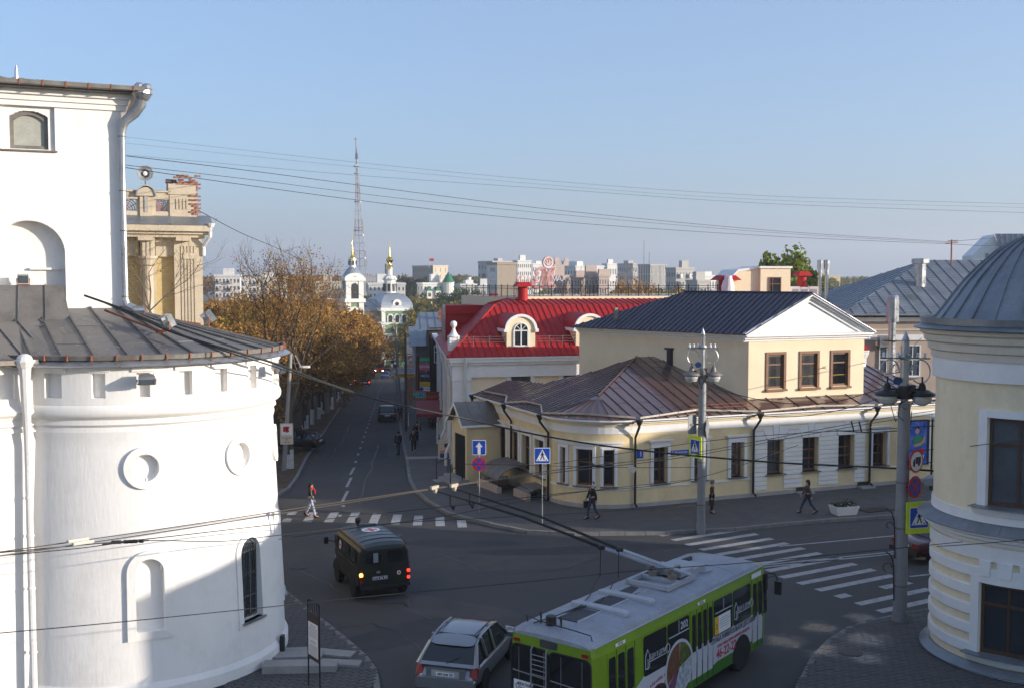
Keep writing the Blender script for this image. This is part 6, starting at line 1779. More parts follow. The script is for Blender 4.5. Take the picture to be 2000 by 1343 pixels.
g=MB();g.lathe([(.75,cz(539)),(.7,cz(526)),(.95,cz(525.5)),(.95,cz(524.5))],(xd,2,0),8);g.build('lantern',MT['ch_white'],ch)
g=MB();g.lathe([(.95,cz(525)),(.85,cz(521)),(.45,cz(517)),(.4,cz(514)),(.75,cz(511.5)),(.98,cz(508)),(.8,cz(504.5)),(.35,cz(501)),(.2,cz(494)),(.08,cz(484)),(0,cz(481))],(xd,2,0),18);g.smooth=True;g.build('onion_dome',MT['gold'],ch)
g=MB();z=cz(481);g.box((xd,2,z+.5),(.12,.12,1.6));g.box((xd,2,z+.8),(.8,.1,.12));g.build('cross',MT['gold'],ch)
g=MB();z=cz(470);g.box((xc,0,z+.5),(.12,.12,1.6));g.box((xc,0,z+.8),(.8,.1,.12));g.build('cross',MT['gold'],ch)
g=MB();g.lathe([(2.0,0),(2.0,cz(617)),(1.7,cz(614))],(cx_(801),1,0),12);g.build('apse',MT['ch_roof'],ch)
# television mast
TD=820.0
tv=thing('television_mast','tall red and white lattice television mast rising behind the church','mast',at(703,560,TD));tz=tv.location.z
kt=TD/FPX
MT['mast_red']=flat('mast_red',(.20,.12,.12),.6);MT['mast_white']=flat('mast_white',(.25,.26,.29),.6)
lev=[(690-140,16,702),(530,15,702.5)]
ys=[552,536,520,505,490,475,460,445,430,412,394,376,358,340,325]
def half(y):
 return 1.9+(y-325)/(540-325)*11.5*((y-325)/215*.35+.65)
def tp(y,s,q):
 h=half(y)*kt;return V(((698.5+(y-300)*.022-703)*kt+s*h,q*h,zat(y,TD)-tz))
for i,(a,b)in enumerate(zip(ys,ys[1:])):
 g=MB();r=.20 if i<7 else .17
 for s,q in((-1,-1),(1,-1),(1,1),(-1,1)):g.tube([tp(a,s,q),tp(b,s,q)],r,4)
 C4=[(-1,-1),(1,-1),(1,1),(-1,1)]
 for k in range(4):
  c,e=C4[k],C4[(k+1)%4]
  g.tube([tp(a,*c),tp(a,*e)],.12,4);
  m_=(tp(b,*c)+tp(b,*e))/2
  g.tube([tp(a,*c),m_],.08,4);g.tube([tp(a,*e),m_],.08,4)
 g.tube([(tp(a,-1,-1)+tp(a,1,1))/2,(tp(b,-1,-1)+tp(b,1,1))/2],.34,5)
 g.build('lattice_bay',MT['mast_red']if(i//2)%2 else MT['mast_white'],tv)
def tc_(y):return V(((698.5+(y-300)*.022-703)*kt,0,zat(y,TD)-tz))
for y0,y1,r,m in((326,311,.8,'mast_white'),(311,300,1.1,'sign_dark'),(300,290,.7,'mast_red'),(290,272,.5,'mast_white'),(272,268,.2,'mast_red')):
 g=MB();g.tube([tc_(y0),tc_(y1)],r,8,r2=r*.85);g.build('mast_top',MT[m],tv)
for y,w_ in((325,2.6),(339,2.4),(272,1.4),(394,3.0),(450,4.0)):
 g=MB();g.lathe([(w_*1.0,-.25),(w_*1.0,.25)],tc_(y),10);g.build('gallery',MT['mast_white'],tv)
for y,s in((460,1),(505,1),(394,1),(325,-1)):
 g=MB();p=tp(y,s,-1);g.sphere(p,1.0,8,6,(1,.5,1));g.build('dish_aerial',MT['sign_white'],tv)
# far apartment blocks
MT['f_beige']=mat('far_beige_panel',(.55,.47,.36),.9,var=.06);MT['f_white']=mat('far_white_panel',(.66,.64,.60),.9,var=.06);MT['f_tan']=mat('far_tan_panel',(.36,.29,.22),.9,var=.06);MT['f_pink']=mat('far_pink_panel',(.46,.36,.31),.9,var=.06);MT['f_grey']=mat('far_grey_panel',(.42,.40,.37),.9,var=.06);MT['f_yel']=mat('far_yellow_panel',(.62,.52,.30),.9);MT['f_dark']=flat('far_window',(.13,.135,.145),.25)
_wm=MB();_wm.bx(-.5,.5,-.05,.02,0,1);WME=_wm.mesh('window',MT['f_dark'])
def block(label,pl,pm,pr,yt,d,m,rows=0,cols=0,scols=0,ms=None,base=-17,ang=22,cat='apartment block',nm='apartment_block',wsz=(.42,.45),roofbits=True,sideband=False,balcony=False):
 a=R(ang);t_=V((math.cos(a),math.sin(a),0));s_=V((-math.sin(a),math.cos(a),0))
 P=at(pm,560,d);P.z=0
 def along(u,px):
  q=(px-1000)/FPX;return(q*P.y-P.x)/(u.x-q*u.y)
 L=along(t_,pr);W_=along(s_,pl)if pl<pm else 14
 W_=max(3,min(W_,90))
 zt=zat(yt,d)
 o=V((P.x,P.y,base));H=zt-base
 t=thing(nm,label,cat,o,a)
 g=MB();g.bx(0,L,0,W_,0,H);g.build('wall',MT[m],t)
 if ms:
  g=MB();g.bx(-.06,0,0,W_,0,H);g.build('end_wall',MT[ms],t)
 g=MB();g.bx(-.25,L+.25,-.25,W_+.25,H,H+.7);g.build('parapet',MT[m],t)
 if roofbits:
  rr=random.Random(int(pm*7+yt))
  for k in range(max(1,int(L/14))):
   x=L*(k+rr.uniform(.3,.7))/max(1,int(L/14));h=rr.uniform(1.2,3.2)
   g=MB();g.bx(x-1.6,x+1.6,W_*.3,W_*.6,H+.7,H+.7+h);g.build('lift_house',MT[m],t)
 if rows:
  vis=min(H,zt-zat(600,d)+4);sh=vis/(rows)
  for r_ in range(rows):
   z=H-(r_+.8)*sh
   if z<0:break
   for c in range(cols):
    w=L/cols;x=w*(c+.5)
    inst('window',WME,t,(x,0,z),0,(w*wsz[0],1,sh*wsz[1]))
    if balcony and c%3==1:
     g=MB();g.bx(x-w*.45,x+w*.45,-1.1,0,z-sh*.12,z+sh*.30);g.build('balcony',MT[balcony],t)
   for c in range(scols):
    w=W_/scols;inst('window',WME,t,(-.06 if ms else 0,w*(c+.5),z),PI/2,(w*wsz[0],1,sh*wsz[1]))
 return t
block('tan office block with a sunlit pink end wall left of the rooftop sign',806,846,875,521,560,'f_beige',7,3,9,'f_tan',ang=40,roofbits=False,wsz=(.14,.6))
t=block('white apartment house with green turret roofs right of the church',815,826,884,556,380,'f_white',5,6,2,wsz=(.35,.5),ang=22)
H=zat(556,380)+17;MT['roof_green']=flat('green_sheet_roof',(.03,.16,.09),.5)
L=10.0;g=MB();g.lathe([(2.0,0),(2.0,H+.5),(2.15,H+.5),(2.15,H+.8)],(9.3,-.5,0),14);g.build('round_stair_tower',MT['f_white'],t)
g=MB();g.lathe([(2.3,H+.8),(0,H+4.6)],(9.3,-.5,0),14);g.build('turret_roof',MT['roof_green'],t)
for xx in(2.2,5.4):
 g=MB();g.bx(xx-.9,xx+.9,-.9,.1,0,H-2.2);g.build('bay',MT['f_white'],t);g=MB();g.prism([V((xx-1.1,-1.1,H-2.2)),V((xx+1.1,-1.1,H-2.2)),V((xx,-1.1,H-.6))],(0,1.3,0));g.build('bay_roof',MT['roof_green'],t)
 for k in range(4):inst('window',WME,t,(xx,-.92,H-4.2-k*2.7),0,(1.0,1,1.3))
block('grey slab block with a blank tan end wall left of the rooftop sign',952,972,1009,517,330,'f_tan',6,0,1,'f_white',ang=20,roofbits=False)
block('long slate blue apartment block far behind the tan end wall',934,962,1012,512,640,'f_grey',6,8,5,ang=30)
block('pale pink apartment tower with an orange frieze behind the rooftop sign',1002,1011,1038,511,560,'f_white',7,7,2,ang=22)
block('pale apartment tower stepping down beside the pink tower',1036,1040,1062,517,590,'f_white',6,5,1,ang=22)
block('orange brick tower top just right of the round crest',1080,1084,1094,512,700,'f_pink',4,3,1,ang=22)
block('second orange brick tower top further right of the crest',1098,1101,1112,512,720,'f_pink',4,3,1,ang=22)
block('white apartment block with a long shaded side in the middle distance',1072,1124,1179,522,480,'f_white',5,12,10,ang=24,wsz=(.4,.45))
t=block('pink and yellow stepped apartment house behind the terrace railing',1079,1082,1115,542,300,'f_pink',5,6,1,ang=18,wsz=(.4,.5),base=-17)
block('second pink and yellow gabled section of the stepped house',1117,1122,1146,543,296,'f_pink',5,5,1,ang=18,wsz=(.4,.5))
block('third pink gabled section of the stepped house left of the yellow trees',1146,1151,1169,543,292,'f_pink',5,4,1,ang=18,wsz=(.4,.5))
block('last pale pink section of the stepped house beside the yellow trees',1168,1170,1190,541,290,'f_pink',5,4,1,ang=18,wsz=(.3,.5))
block('small pale tower top behind the white apartment block',1176,1186,1204,517,620,'f_white',4,4,3,ang=24)
block('grey apartment slab behind the yellow autumn trees',1206,1236,1244,517,560,'f_grey',6,3,8,ang=24)
t=block('pale block with tall white fins and roof aerials behind the yellow trees',1246,1270,1300,519,470,'f_grey',5,10,5,ang=24,wsz=(.5,.9),roofbits=False)
H=zat(519,470)+17
for k in range(11):g=MB();x=k*.67;g.bx(x-.12,x+.12,-.4,0,H-12,H);g.build('fin',MT['f_white'],t)
for x,h in((-1.5,11),(1.2,6)):
 g=MB();g.tube([V((x,3,H)),V((x,3,H+h))],.12,4);g.tube([V((x-.6,3,H+h*.3)),V((x+.6,3,H+h*.3))],.08,4);g.build('aerial',MT['steel'],t)
block('dark sided grey block with a balconied sunlit front',1300,1320,1355,526,430,'f_grey',5,6,4,ang=24,balcony='f_white')
block('low white house roofs right of the balconied block',1352,1364,1400,541,420,'f_white',3,7,2,ang=24)
block('small pale gabled house in front of the balconied block',1340,1362,1386,551,330,'f_grey',2,4,3,ang=24)
block('long pale yellow building on the hill at the right',1560,1574,1640,541,620,'f_yel',2,12,2,ang=10,roofbits=True)
block('low brown sheds on the far slope at the right',1652,1660,1740,556,420,'f_tan',1,8,1,ang=8,roofbits=False)
block('low pale wall of sheds in front of the distant trees at the right',1660,1668,1790,562,300,'f_beige',0,0,0,ang=6,roofbits=False)
t=block('white panel apartment block behind the left trees, left part with balconies',385,420,470,541,330,'f_white',6,7,4,ang=8,wsz=(.5,.5),balcony='f_pink')
block('white panel apartment block behind the left trees, right part',468,470,560,545,345,'f_white',6,12,1,ang=8,wsz=(.5,.5),balcony='f_beige')
block('pale long apartment house between the big tree and the bell tower',610,616,690,553,420,'f_beige',4,12,1,ang=8,wsz=(.4,.45))
block('grey long roofed hall behind the bell tower',640,668,720,541,520,'f_grey',2,8,4,ang=8)
block('pale industrial hall far behind between the two spires',706,712,790,541,560,'f_grey',3,12,1,ang=6)
block('white apartment house with bays just behind the church nave',709,720,792,557,350,'f_white',5,9,2,ang=8,wsz=(.4,.5))
block('low white building right of the white turreted house',885,900,932,558,430,'f_white',4,5,2,ang=16)
block('white long building with red roof left of the tan end wall',928,932,962,562,420,'f_white',3,5,1,ang=10)
t=block('small white tower house with a round lantern left of the tan end wall',905,909,926,557,450,'f_white',3,3,1,ang=12,roofbits=False)
H=zat(557,450)+17;g=MB();g.lathe([(1.0,H),(1.0,H+3.2),(1.2,H+3.4)],(1.8,2,0),12);g.build('lantern',MT['f_white'],t)
t=thing('grey_spire_roof','pointed grey sheet metal roof peak just behind the red roof','roof',at(921,597,120),R(20))
g=MB();h=zat(569,120)-t.location.z;g.add([V((-1.6,-1,-2)),V((1.6,-1,-2)),V((1.6,1,-2)),V((-1.6,1,-2)),V((-.25,0,h))],[(0,1,4),(1,2,4),(2,3,4),(3,0,4),(3,2,1,0)]);g.build('roof_face',MT['roof_slate'],t)
f=thing('factory_chimney','thin striped factory chimney far behind the church','chimney',at(755,545,620));f.location.z=-15
hh=zat(516,620)+15
for k in range(6):g=MB();g.lathe([(1.25-.06*k,hh*k/6),(1.2-.06*k,hh*(k+1)/6)],(0,0,0),10);g.build('shaft_band',MT['mast_red']if k%2 else MT['mast_white'],f)
g=MB();p=at(838,524,560);g.tube([p,p+V((0,0,5))],.15,4);fl=g.build('flagpole',MT['steel']);tag(fl,'flagpole with a small red and white flag on the tan office block','flag');g=MB();g.bx(p.x,p.x+2.5,p.y,p.y+.05,p.z+3.6,p.z+5);g.build('flag',MT['sign_red'],fl)
# trees
def leafmat(name,cols):
 m,nt,b=nodes(name);setp(b,rough=.7,spec=.2)
 tc=nt.nodes.new('ShaderNodeTexCoord');n=nt.nodes.new('ShaderNodeTexNoise');n.inputs['Scale'].default_value=1.4;n.inputs['Detail'].default_value=4
 nt.links.new(tc.outputs['Object'],n.inputs['Vector'])
 n2=nt.nodes.new('ShaderNodeTexNoise');n2.inputs['Scale'].default_value=14
 nt.links.new(tc.outputs['Object'],n2.inputs['Vector'])
 ad=nt.nodes.new('ShaderNodeMath');ad.operation='ADD';mu=nt.nodes.new('ShaderNodeMath');mu.operation='MULTIPLY';mu.inputs[1].default_value=.6
 nt.links.new(n2.outputs[0],mu.inputs[0]);nt.links.new(n.outputs[0],ad.inputs[0]);nt.links.new(mu.outputs[0],ad.inputs[1])
 r=nt.nodes.new('ShaderNodeValToRGB');r.color_ramp.elements[0].position=.58;r.color_ramp.elements[1].position=1.0
 r.color_ramp.elements[0].color=(*cols[0],1);r.color_ramp.elements[1].color=(*cols[-1],1)
 for i,c in enumerate(cols[1:-1]):
  e=r.color_ramp.elements.new(.58+.42*(i+1)/(len(cols)-1));e.color=(*c,1)
 nt.links.new(ad.outputs[0],r.inputs[0]);nt.links.new(r.outputs[0],b.inputs['Base Color'])
 tl=nt.nodes.new('ShaderNodeBsdfTranslucent');nt.links.new(r.outputs[0],tl.inputs[0])
 mx=nt.nodes.new('ShaderNodeMixShader');mx.inputs[0].default_value=.35
 nt.links.new(b.outputs[0],mx.inputs[1]);nt.links.new(tl.outputs[0],mx.inputs[2]);nt.links.new(mx.outputs[0],nt.nodes['Material Output'].inputs[0])
 return m
MT['leaf_amber']=leafmat('amber_leaves',[(.15,.08,.04),(.29,.145,.05),(.45,.24,.055),(.56,.38,.09)])
MT['leaf_rust']=leafmat('rust_leaves',[(.15,.08,.04),(.26,.13,.05),(.38,.20,.06),(.46,.30,.08)])
MT['leaf_yel']=leafmat('yellow_green_leaves',[(.07,.07,.018),(.16,.14,.03),(.27,.21,.04),(.36,.28,.05)])
MT['leaf_green']=leafmat('green_leaves',[(.035,.05,.014),(.06,.085,.022),(.10,.125,.03)])
MT['leaf_fresh']=leafmat('yellowing_green_leaves',[(.09,.12,.02),(.18,.22,.035),(.32,.34,.06)])
MT['leaf_dark']=leafmat('dark_green_leaves',[(.025,.035,.014),(.04,.055,.02),(.07,.08,.03)])
def tree_meshes(seed,H,spread,trunk_r,leaf_n,leaf,leaf_s=.14,bare=0.25,trunk_f=.28,levels=4,upright=.55,wash=1.4,twig_leaf=True,lean=0,cover=(0,1),fork=3):
 r=random.Random(seed)
 br=MB();tr=MB();tips=[]
 def rv():return V((r.uniform(-1,1),r.uniform(-1,1),r.uniform(-1,1))).normalized()
 def grow(p,d,L,rad,lv,mb):
  n=4 if lv<2 else 3;pts=[p];q=p.copy();dd=d.copy()
  for i in range(n):
   dd=(dd+rv()*(.16+.05*lv)+V((0,0,.10*upright))).normalized();q=q+dd*(L/n);pts.append(q.copy())
  mb.tube(pts,rad*(1 if lv<2 else .72),6 if lv<2 else(4 if lv<3 else 3),cap=False,r2=rad*.62)
  for i,pt in enumerate(pts[1:]):
   if lv>=2:tips.append((pt,dd,lv))
  if lv>=levels:return
  k=r.randint(fork,fork+1)if lv<3 else r.randint(2,3)
  for i in range(k):
   f=r.uniform(.45,1.0)if i else 1.0
   idx=min(len(pts)-1,max(1,int(round(f*(len(pts)-1)))));st=pts[idx]
   a=rv();side=(a-dd*a.dot(dd)).normalized()
   spread_k=spread*r.uniform(.6,1.25)
   nd=(dd*(1-.25*(i>0))+side*spread_k+V((0,0,upright*.35))).normalized()
   grow(st,nd,L*r.uniform(.60,.82),rad*(.62 if i else .6)*(1-.25*(1-f)),lv+1,br)
 hT=H*trunk_f
 d0=V((lean,0,1)).normalized()
 pts=[V((0,0,-.3)),V((0,0,.0)),d0*hT*.5+rv()*.06,d0*hT]
 tr.tube([pts[0],pts[1]+V((0,0,.25)),pts[2],pts[3]],[trunk_r*1.35,trunk_r*1.05,trunk_r*.9,trunk_r*.8],9,cap=False)
 for i in range(fork+1):
  a=2*PI*(i+r.random()*.6)/(fork+1)
  nd=(d0*(1.0 if i else 1.8)+V((math.cos(a),math.sin(a),0))*spread*1.1).normalized()
  grow(pts[3]-d0*hT*.12*i/fork,nd,H*r.uniform(.26,.34),trunk_r*.55,1,br)
 zmax=max(p.z for p,_,_ in tips);s=(H-hT)/max(.1,zmax-hT)
 def sc(v):return V((v.x*(s*.5+.5),v.y*(s*.5+.5),hT+(v.z-hT)*s))if v.z>hT else v
 br.v=[sc(v)for v in br.v];tips=[(sc(p),d,l)for p,d,l in tips]
 lf=MB()
 vs,fs=[],[]
 cand=[t for t in tips if cover[0]<=(t[0].z-hT)/(H-hT)+r.uniform(-.12,.12)<=cover[1]]
 for i in range(leaf_n):
  p,d,lv=r.choice(cand)
  c=p+V((r.gauss(0,1),r.gauss(0,1),r.gauss(0,.8)))*.30
  s_=leaf_s*r.uniform(.6,1.35)
  n=rv();u=n.orthogonal().normalized();w=n.cross(u)
  a=r.uniform(0,6.28);u,w=u*math.cos(a)+w*math.sin(a),w*math.cos(a)-u*math.sin(a)
  o=len(vs);vs+=[c-u*s_,c+w*s_*.6+n*s_*.15,c+u*s_,c-w*s_*.6+n*s_*.15];fs.append((o,o+1,o+2,o+3))
 lf.v,lf.f,lf.m=vs,fs,[0]*len(fs)
 def raw(mb,nm,m):
  me=bpy.data.meshes.new(nm);me.from_pydata([tuple(v)for v in mb.v],[],mb.f);me.materials.append(m);me.update();return me
 wm=None
 if wash:
  g=MB();k=(wash/hT);g.tube([V((0,0,-.3)),V((0,0,.25)),V((0,0,wash))],[trunk_r*1.37,trunk_r*1.09,trunk_r*1.03],9,cap=False);wm=raw(g,'whitewash',MT['whitewash'])
 return dict(trunk=raw(tr,'trunk',MT['bark']),branches=raw(br,'branches',MT['bark']),crown=raw(lf,'crown',leaf),wash=wm)
def tree(nm,label,ms,loc,rot,s,group=None,crown_mat=None):
 t=thing(nm,label,'tree',loc,rot,group);t.scale=(s,s,s)if not isinstance(s,tuple)else s
 inst('trunk',ms['trunk'],t);inst('branches',ms['branches'],t);c=inst('crown',ms['crown'],t);c['kind']='thing'
 if crown_mat:
  c.data=ms['crown'].copy();c.data.materials.clear();c.data.materials.append(crown_mat)
 if ms['wash']:inst('whitewash',ms['wash'],t)
 return t
big=tree_meshes(5,15.5,.62,.30,8500,MT['leaf_amber'],.075,levels=6,trunk_f=.27,upright=.9,cover=(-.2,.82))
dA=tree_meshes(21,11.5,.75,.17,7000,MT['leaf_amber'],.15,levels=4,trunk_f=.24,upright=.5)
dB=tree_meshes(33,11.0,.8,.16,7000,MT['leaf_rust'],.15,levels=4,trunk_f=.26,upright=.45)
dC=tree_meshes(47,10.0,.85,.22,8000,MT['leaf_yel'],.17,levels=4,trunk_f=.2,upright=.35,wash=0)
dG=tree_meshes(52,11.0,.75,.3,9000,MT['leaf_green'],.18,levels=4,trunk_f=.18,upright=.4,wash=0)
p=G(548,905);tree('avenue_tree','tall half-bare lime tree with sparse golden leaves just behind the white turret',big,V((-14.4,69,zg(V((-14.4,69,0))))),R(200),(.86,.86,.97),'autumn trees along the street')
kerb_far=lk
av=[]
p0=lk[3]-FRONT*1.6;p1=lk[-1]-FRONT*1.6
kinds=[('rust',dB),('amber',dA)]
desc=['rust-coloured','amber','golden','copper-brown','orange','dull gold','tawny','russet']
LN=(p1-p0).length
rr=random.Random(12)
i=0
s_=3.0
posn=[]
while s_<LN+100:
 q=p0+SDIR*s_;posn.append((q,s_));s_+=6.5+s_*.03
ordw=['nearest','second','third','fourth','fifth','sixth','seventh','eighth','ninth','tenth','eleventh','twelfth','thirteenth','fourteenth','fifteenth','sixteenth','seventeenth','eighteenth','nineteenth','twentieth','twenty-first','twenty-second','twenty-third','twenty-fourth','twenty-fifth','twenty-sixth','twenty-seventh']
for i,(q,s_)in enumerate(posn):
 nm,ms=kinds[i%2]if i%3 else kinds[1]
 q=q+V((rr.uniform(-.4,.2),0,0));q.z=zg(q)
 sc_=rr.uniform(.92,1.12)*(1.0 if i>1 else .88)
 tree('avenue_tree','%s %s autumn tree of the kerbside row, counting from the crossing'%(ordw[min(i,26)],'rusty' if ms is dB else 'amber'),ms,q,rr.uniform(0,6.28),(sc_,sc_,sc_*rr.uniform(.95,1.1)),'autumn trees along the street')
for i in range(12):
 q=p0+SDIR*(6+i*14)-FRONT*rr.uniform(6,11);q.z=zg(q)
 ms=(dA,dB,dC)[i%3];sc_=rr.uniform(.85,1.05)
 tree('park_tree','%s tree of the back rank left of the avenue, counting from the turret'%ordw[i],ms,q,rr.uniform(0,6.28),sc_,'back rank of autumn trees')
for i,(px,d,H,ms)in enumerate(((415,120,592,dC),(445,130,588,dB),(470,110,596,dC),(400,150,585,dA),(500,125,585,dA),(430,90,622,dC))):
 q=at(px,600,d);q.z=zg(q);h=zat(H,d)-q.z
 tree('garden_tree',('yellowing','brownish','olive','bronze','golden','low greenish')[i]+' garden tree beyond the yellow brick building',ms,q,rr.uniform(0,6),h/10.5,'garden trees beyond the brick building')
spots=[(828,250,590,dC,'tall golden willow right of the church'),(850,230,602,dC,'lower golden willow right of the church'),(806,260,612,dC,'yellow-green willow against the church wall'),(790,240,640,dC,'small yellow bush below the church wall'),(818,205,640,dC,'yellow bush above the far end of the street'),(775,285,660,dG,'dark green tree in front of the church nave'),(740,270,665,dB,'brown tree at the foot of the bell tower'),(715,265,655,dB,'rusty tree left of the church porch'),(868,300,588,dG,'dark green tree behind the red stair block'),(840,300,586,dC,'pale willow behind the brown gabled house')]
for px,d,yt,ms,lab in spots:
 q=at(px,640,d);q.z=zg(q);h=zat(yt,d)-q.z
 tree('garden_tree',lab,ms,q,rr.uniform(0,6),(h/10.8*.9,h/10.8*.9,h/10.8),'trees by the church')
pop=tree_meshes(71,18,.22,.25,5000,MT['leaf_dark'],.30,levels=4,trunk_f=.08,upright=1.6,wash=0)
for i,(px,yt,d)in enumerate(((797,543,430),(804,536,432),(811,540,436))):
 q=at(px,600,d);q.z=-17;h=zat(yt,d)-q.z
 tree('poplar',('left','middle','right')[i]+' one of the three dark poplars between church and office block',pop,q,i*2,(h/18*.9,h/18*.9,h/18),'poplars behind the church')
for i,(px,yt,d,lab)in enumerate(((900,566,360,'dark bushy tree in front of the low white building'),(915,572,350,'dark bushy tree left of the grey spire roof'))):
 q=at(px,600,d);q.z=-17;tree('garden_tree',lab,dG,q,i,(zat(yt,d)+17)/10.5,'dark trees in front of the low buildings')
for i,(px,yt,d,lab,ms)in enumerate(((1203,532,180,'bright yellow tree left in the group behind the railing',dC),(1222,530,190,'tallest bright yellow tree in the group behind the railing',dA),(1262,548,185,'thin brownish tree right in the group behind the railing',dB),(1300,552,170,'low yellow tree behind the railing below the finned block',dC),(1345,556,165,'low golden tree behind the railing right of the others',dA),(1140,560,170,'low amber tree behind the terrace railing in front of the stepped house',dA),(1175,556,175,'low yellow tree left of the tall yellow ones',dC))):
 q=at(px,580,d);q.z=-12;h=zat(yt,d)-q.z;tree('garden_tree',lab,ms,q,i*1.3,(h/11.5*.5,h/11.5*.5,h/11.5),'yellow trees behind the terrace')
fr=tree_meshes(88,12,.75,.25,12000,MT['leaf_fresh'],.24,levels=4,trunk_f=.25,upright=.6,wash=0)
for i,(px,yt)in enumerate(((1512,489),(1560,492),(1535,515))):
 d=112+i*3;q=at(px,560,d);q.z=-3;h=zat(yt,d)+3
 tree('garden_tree',('left','right','lower')[i]+' yellowing green tree behind the cream stair head',fr,q,i*2.1,(h/12*.85,h/12*.85,h/12),'green trees behind the stair head')
bs=tree_meshes(15,4.2,.8,.05,60,MT['leaf_yel'],.06,levels=5,trunk_f=.08,upright=.8,wash=0)
q=at(292,605,41);q.z=zat(612,41)-.2;sh=tree('bare_shrub','leafless shrub growing against the yellow brick building',bs,q,1.0,(1.0,1.0,.95));sh['category']='shrub'
def woods(nm,label,px0,px1,d0,d1,yt,n,m,seed,zb=-17):
 r=random.Random(seed);vs,fs=[],[]
 for i in range(n):
  d=r.uniform(d0,d1);px=r.uniform(px0,px1);p=at(px,560,d);top=zat(yt+r.uniform(-3,5),d)
  R_=r.uniform(2.5,5);cz_=max(zb+2,top-R_)
  for k in range(46):
   n_=V((r.gauss(0,1),r.gauss(0,1),r.gauss(0,1))).normalized();c=V((p.x,p.y,cz_))+V((n_.x*R_,n_.y*R_,n_.z*R_*1.2))*r.uniform(.55,1.05)
   u=n_.orthogonal().normalized();w=n_.cross(u);s=r.uniform(.5,1.1)*(1 if d<600 else 1.7)
   if r.random()<.5:u,w=w,n_
   o=len(vs);vs+=[tuple(c-u*s),tuple(c+w*s),tuple(c+u*s),tuple(c-w*s)];fs.append((o,o+1,o+2,o+3))
 me=bpy.data.meshes.new(nm);me.from_pydata(vs,[],fs);me.materials.append(m);o=bpy.data.objects.new(nm,me);link(o,None,label,kind='stuff')
woods('woodland','hazy autumn woods on the far hillside',860,1010,620,900,543,230,MT['leaf_yel'],1)
woods('woodland','hazy autumn woods behind the sheds at the right',1560,1960,520,1100,546,420,MT['leaf_yel'],2)
woods('woodland','hazy woods behind the left apartment blocks',380,800,560,900,543,330,MT['leaf_rust'],3)
woods('woodland','scattered garden trees in the low town',700,1000,320,520,583,160,MT['leaf_yel'],4)
woods('woodland','scattered trees below the far blocks',1060,1420,380,470,570,160,MT['leaf_yel'],5)
woods('woodland','scattered trees among the sheds at the right',1420,1800,240,420,575,160,MT['leaf_green'],6)
woods('woodland','garden trees below the left apartment blocks',380,640,170,300,596,200,MT['leaf_rust'],7)
vs,fs=[],[];r=random.Random(9)
for i in range(2600):
 s_=r.uniform(-6,70);lat=r.gauss(0,.5)if r.random()<.35 else-r.uniform(0,6)
 base=lk[3]+SDIR*s_+FRONT*(lat+.1);z=zg(base)+(.012 if lat>.1 else .13)
 if lat>-.1 and lat<.12:continue
 a=r.uniform(0,6.28);s=r.uniform(.03,.08);u=V((math.cos(a),math.sin(a),0))*s;w=V((-math.sin(a),math.cos(a),0))*s*.6;c=V((base.x,base.y,z))
 o=len(vs);vs+=[tuple(c-u),tuple(c+w+V((0,0,.01))),tuple(c+u),tuple(c-w+V((0,0,.008)))];fs.append((o,o+1,o+2,o+3))
me=bpy.data.meshes.new('fallen_leaves');me.from_pydata(vs,[],fs);me.materials.append(MT['leaf_amber']);link(bpy.data.objects.new('fallen_leaves',me),None,'fallen autumn leaves along the left kerb and verge',kind='stuff')
# trolleybus
MT['lime']=mat('lime_bus_paint',(.17,.29,.012),.38,var=.06,scale=1.5,fine=.03,coat=.2,dirt=(.12,.16,.03),dirt_amt=.3)
MT['bus_white']=mat('white_bus_paint',(.52,.53,.58),.42,var=.05,coat=.2,dirt=(.4,.38,.36),dirt_amt=.35,dscale=1.2)
MT['bus_green']=mat('dark_green_bus_paint',(.045,.16,.02),.42,var=.08,coat=.2,dirt=(.06,.08,.03),dirt_amt=.4)
MT['bus_roof']=mat('worn_bus_roof',(.27,.29,.33),.55,var=.2,scale=.9,fine=.1,bump=.15,bscale=6,dirt=(.2,.19,.17),dirt_amt=.5,dscale=1.1)
MT['hatch']=mat('roof_hatch_paint',(.36,.38,.42),.5,var=.12,dirt=(.25,.24,.22),dirt_amt=.4)
MT['walkway']=mat('dark_roof_walkway',(.045,.047,.055),.7,var=.25,scale=3)
MT['bus_glass']=glass_mat('bus_glass',(.012,.014,.016),.05)
MT['tail_on']=mat('lit_tail_lamp',(.5,.02,.015),.3,emit=(1,.05,.03,1.1));MT['ind_on']=mat('lit_indicator',(.6,.25,.02),.3,emit=(1,.35,.04,8.0));MT['tail_off']=flat('tail_lamp_red',(.28,.015,.012),.2)
MT['head_on']=mat('lit_headlamp',(.8,.8,.7),.2,emit=(1,.85,.55,14.0))
MT['ink_blue']=flat('ink_dark',(.02,.02,.05),.5);MT['ink_red']=flat('ink_red',(.45,.02,.04),.5)
fB=V((.610,.792,0));rB=V((.792,-.610,0))
bus=thing('trolleybus','lime green and white trolleybus with its poles up, turning across the junction','trolleybus',V((1.92,24.4,0))-rB*1.25,math.atan2(fB.y,fB.x)-PI/2)
BL,BW=9.55,1.25
def bprof(y):
 """half width, roof edge z, crown z, set-back scale for the rounded ends"""
 e=1.0
 if y>BL-.45:e=1-.10*((y-(BL-.45))/.45)**2
 if y<.25:e=1-.05*((.25-y)/.25)**2
 return e
g=MB();rings=[]
for y in(0,.08,.25,2,4,6,8,BL-.45,BL-.25,BL-.1,BL):
 e=bprof(y);w=BW*e
 rings.append([V((-w*.97,y,.36)),V((w*.97,y,.36)),V((w,y,.5)),V((w,y,1.45)),V((w*.975,y,2.5)),V((w*.93,y,2.74)),V((-w*.93,y,2.74)),V((-w*.975,y,2.5)),V((-w,y,1.45)),V((-w,y,.5))])
g.loft(rings);g.build('body',MT['lime'],bus)
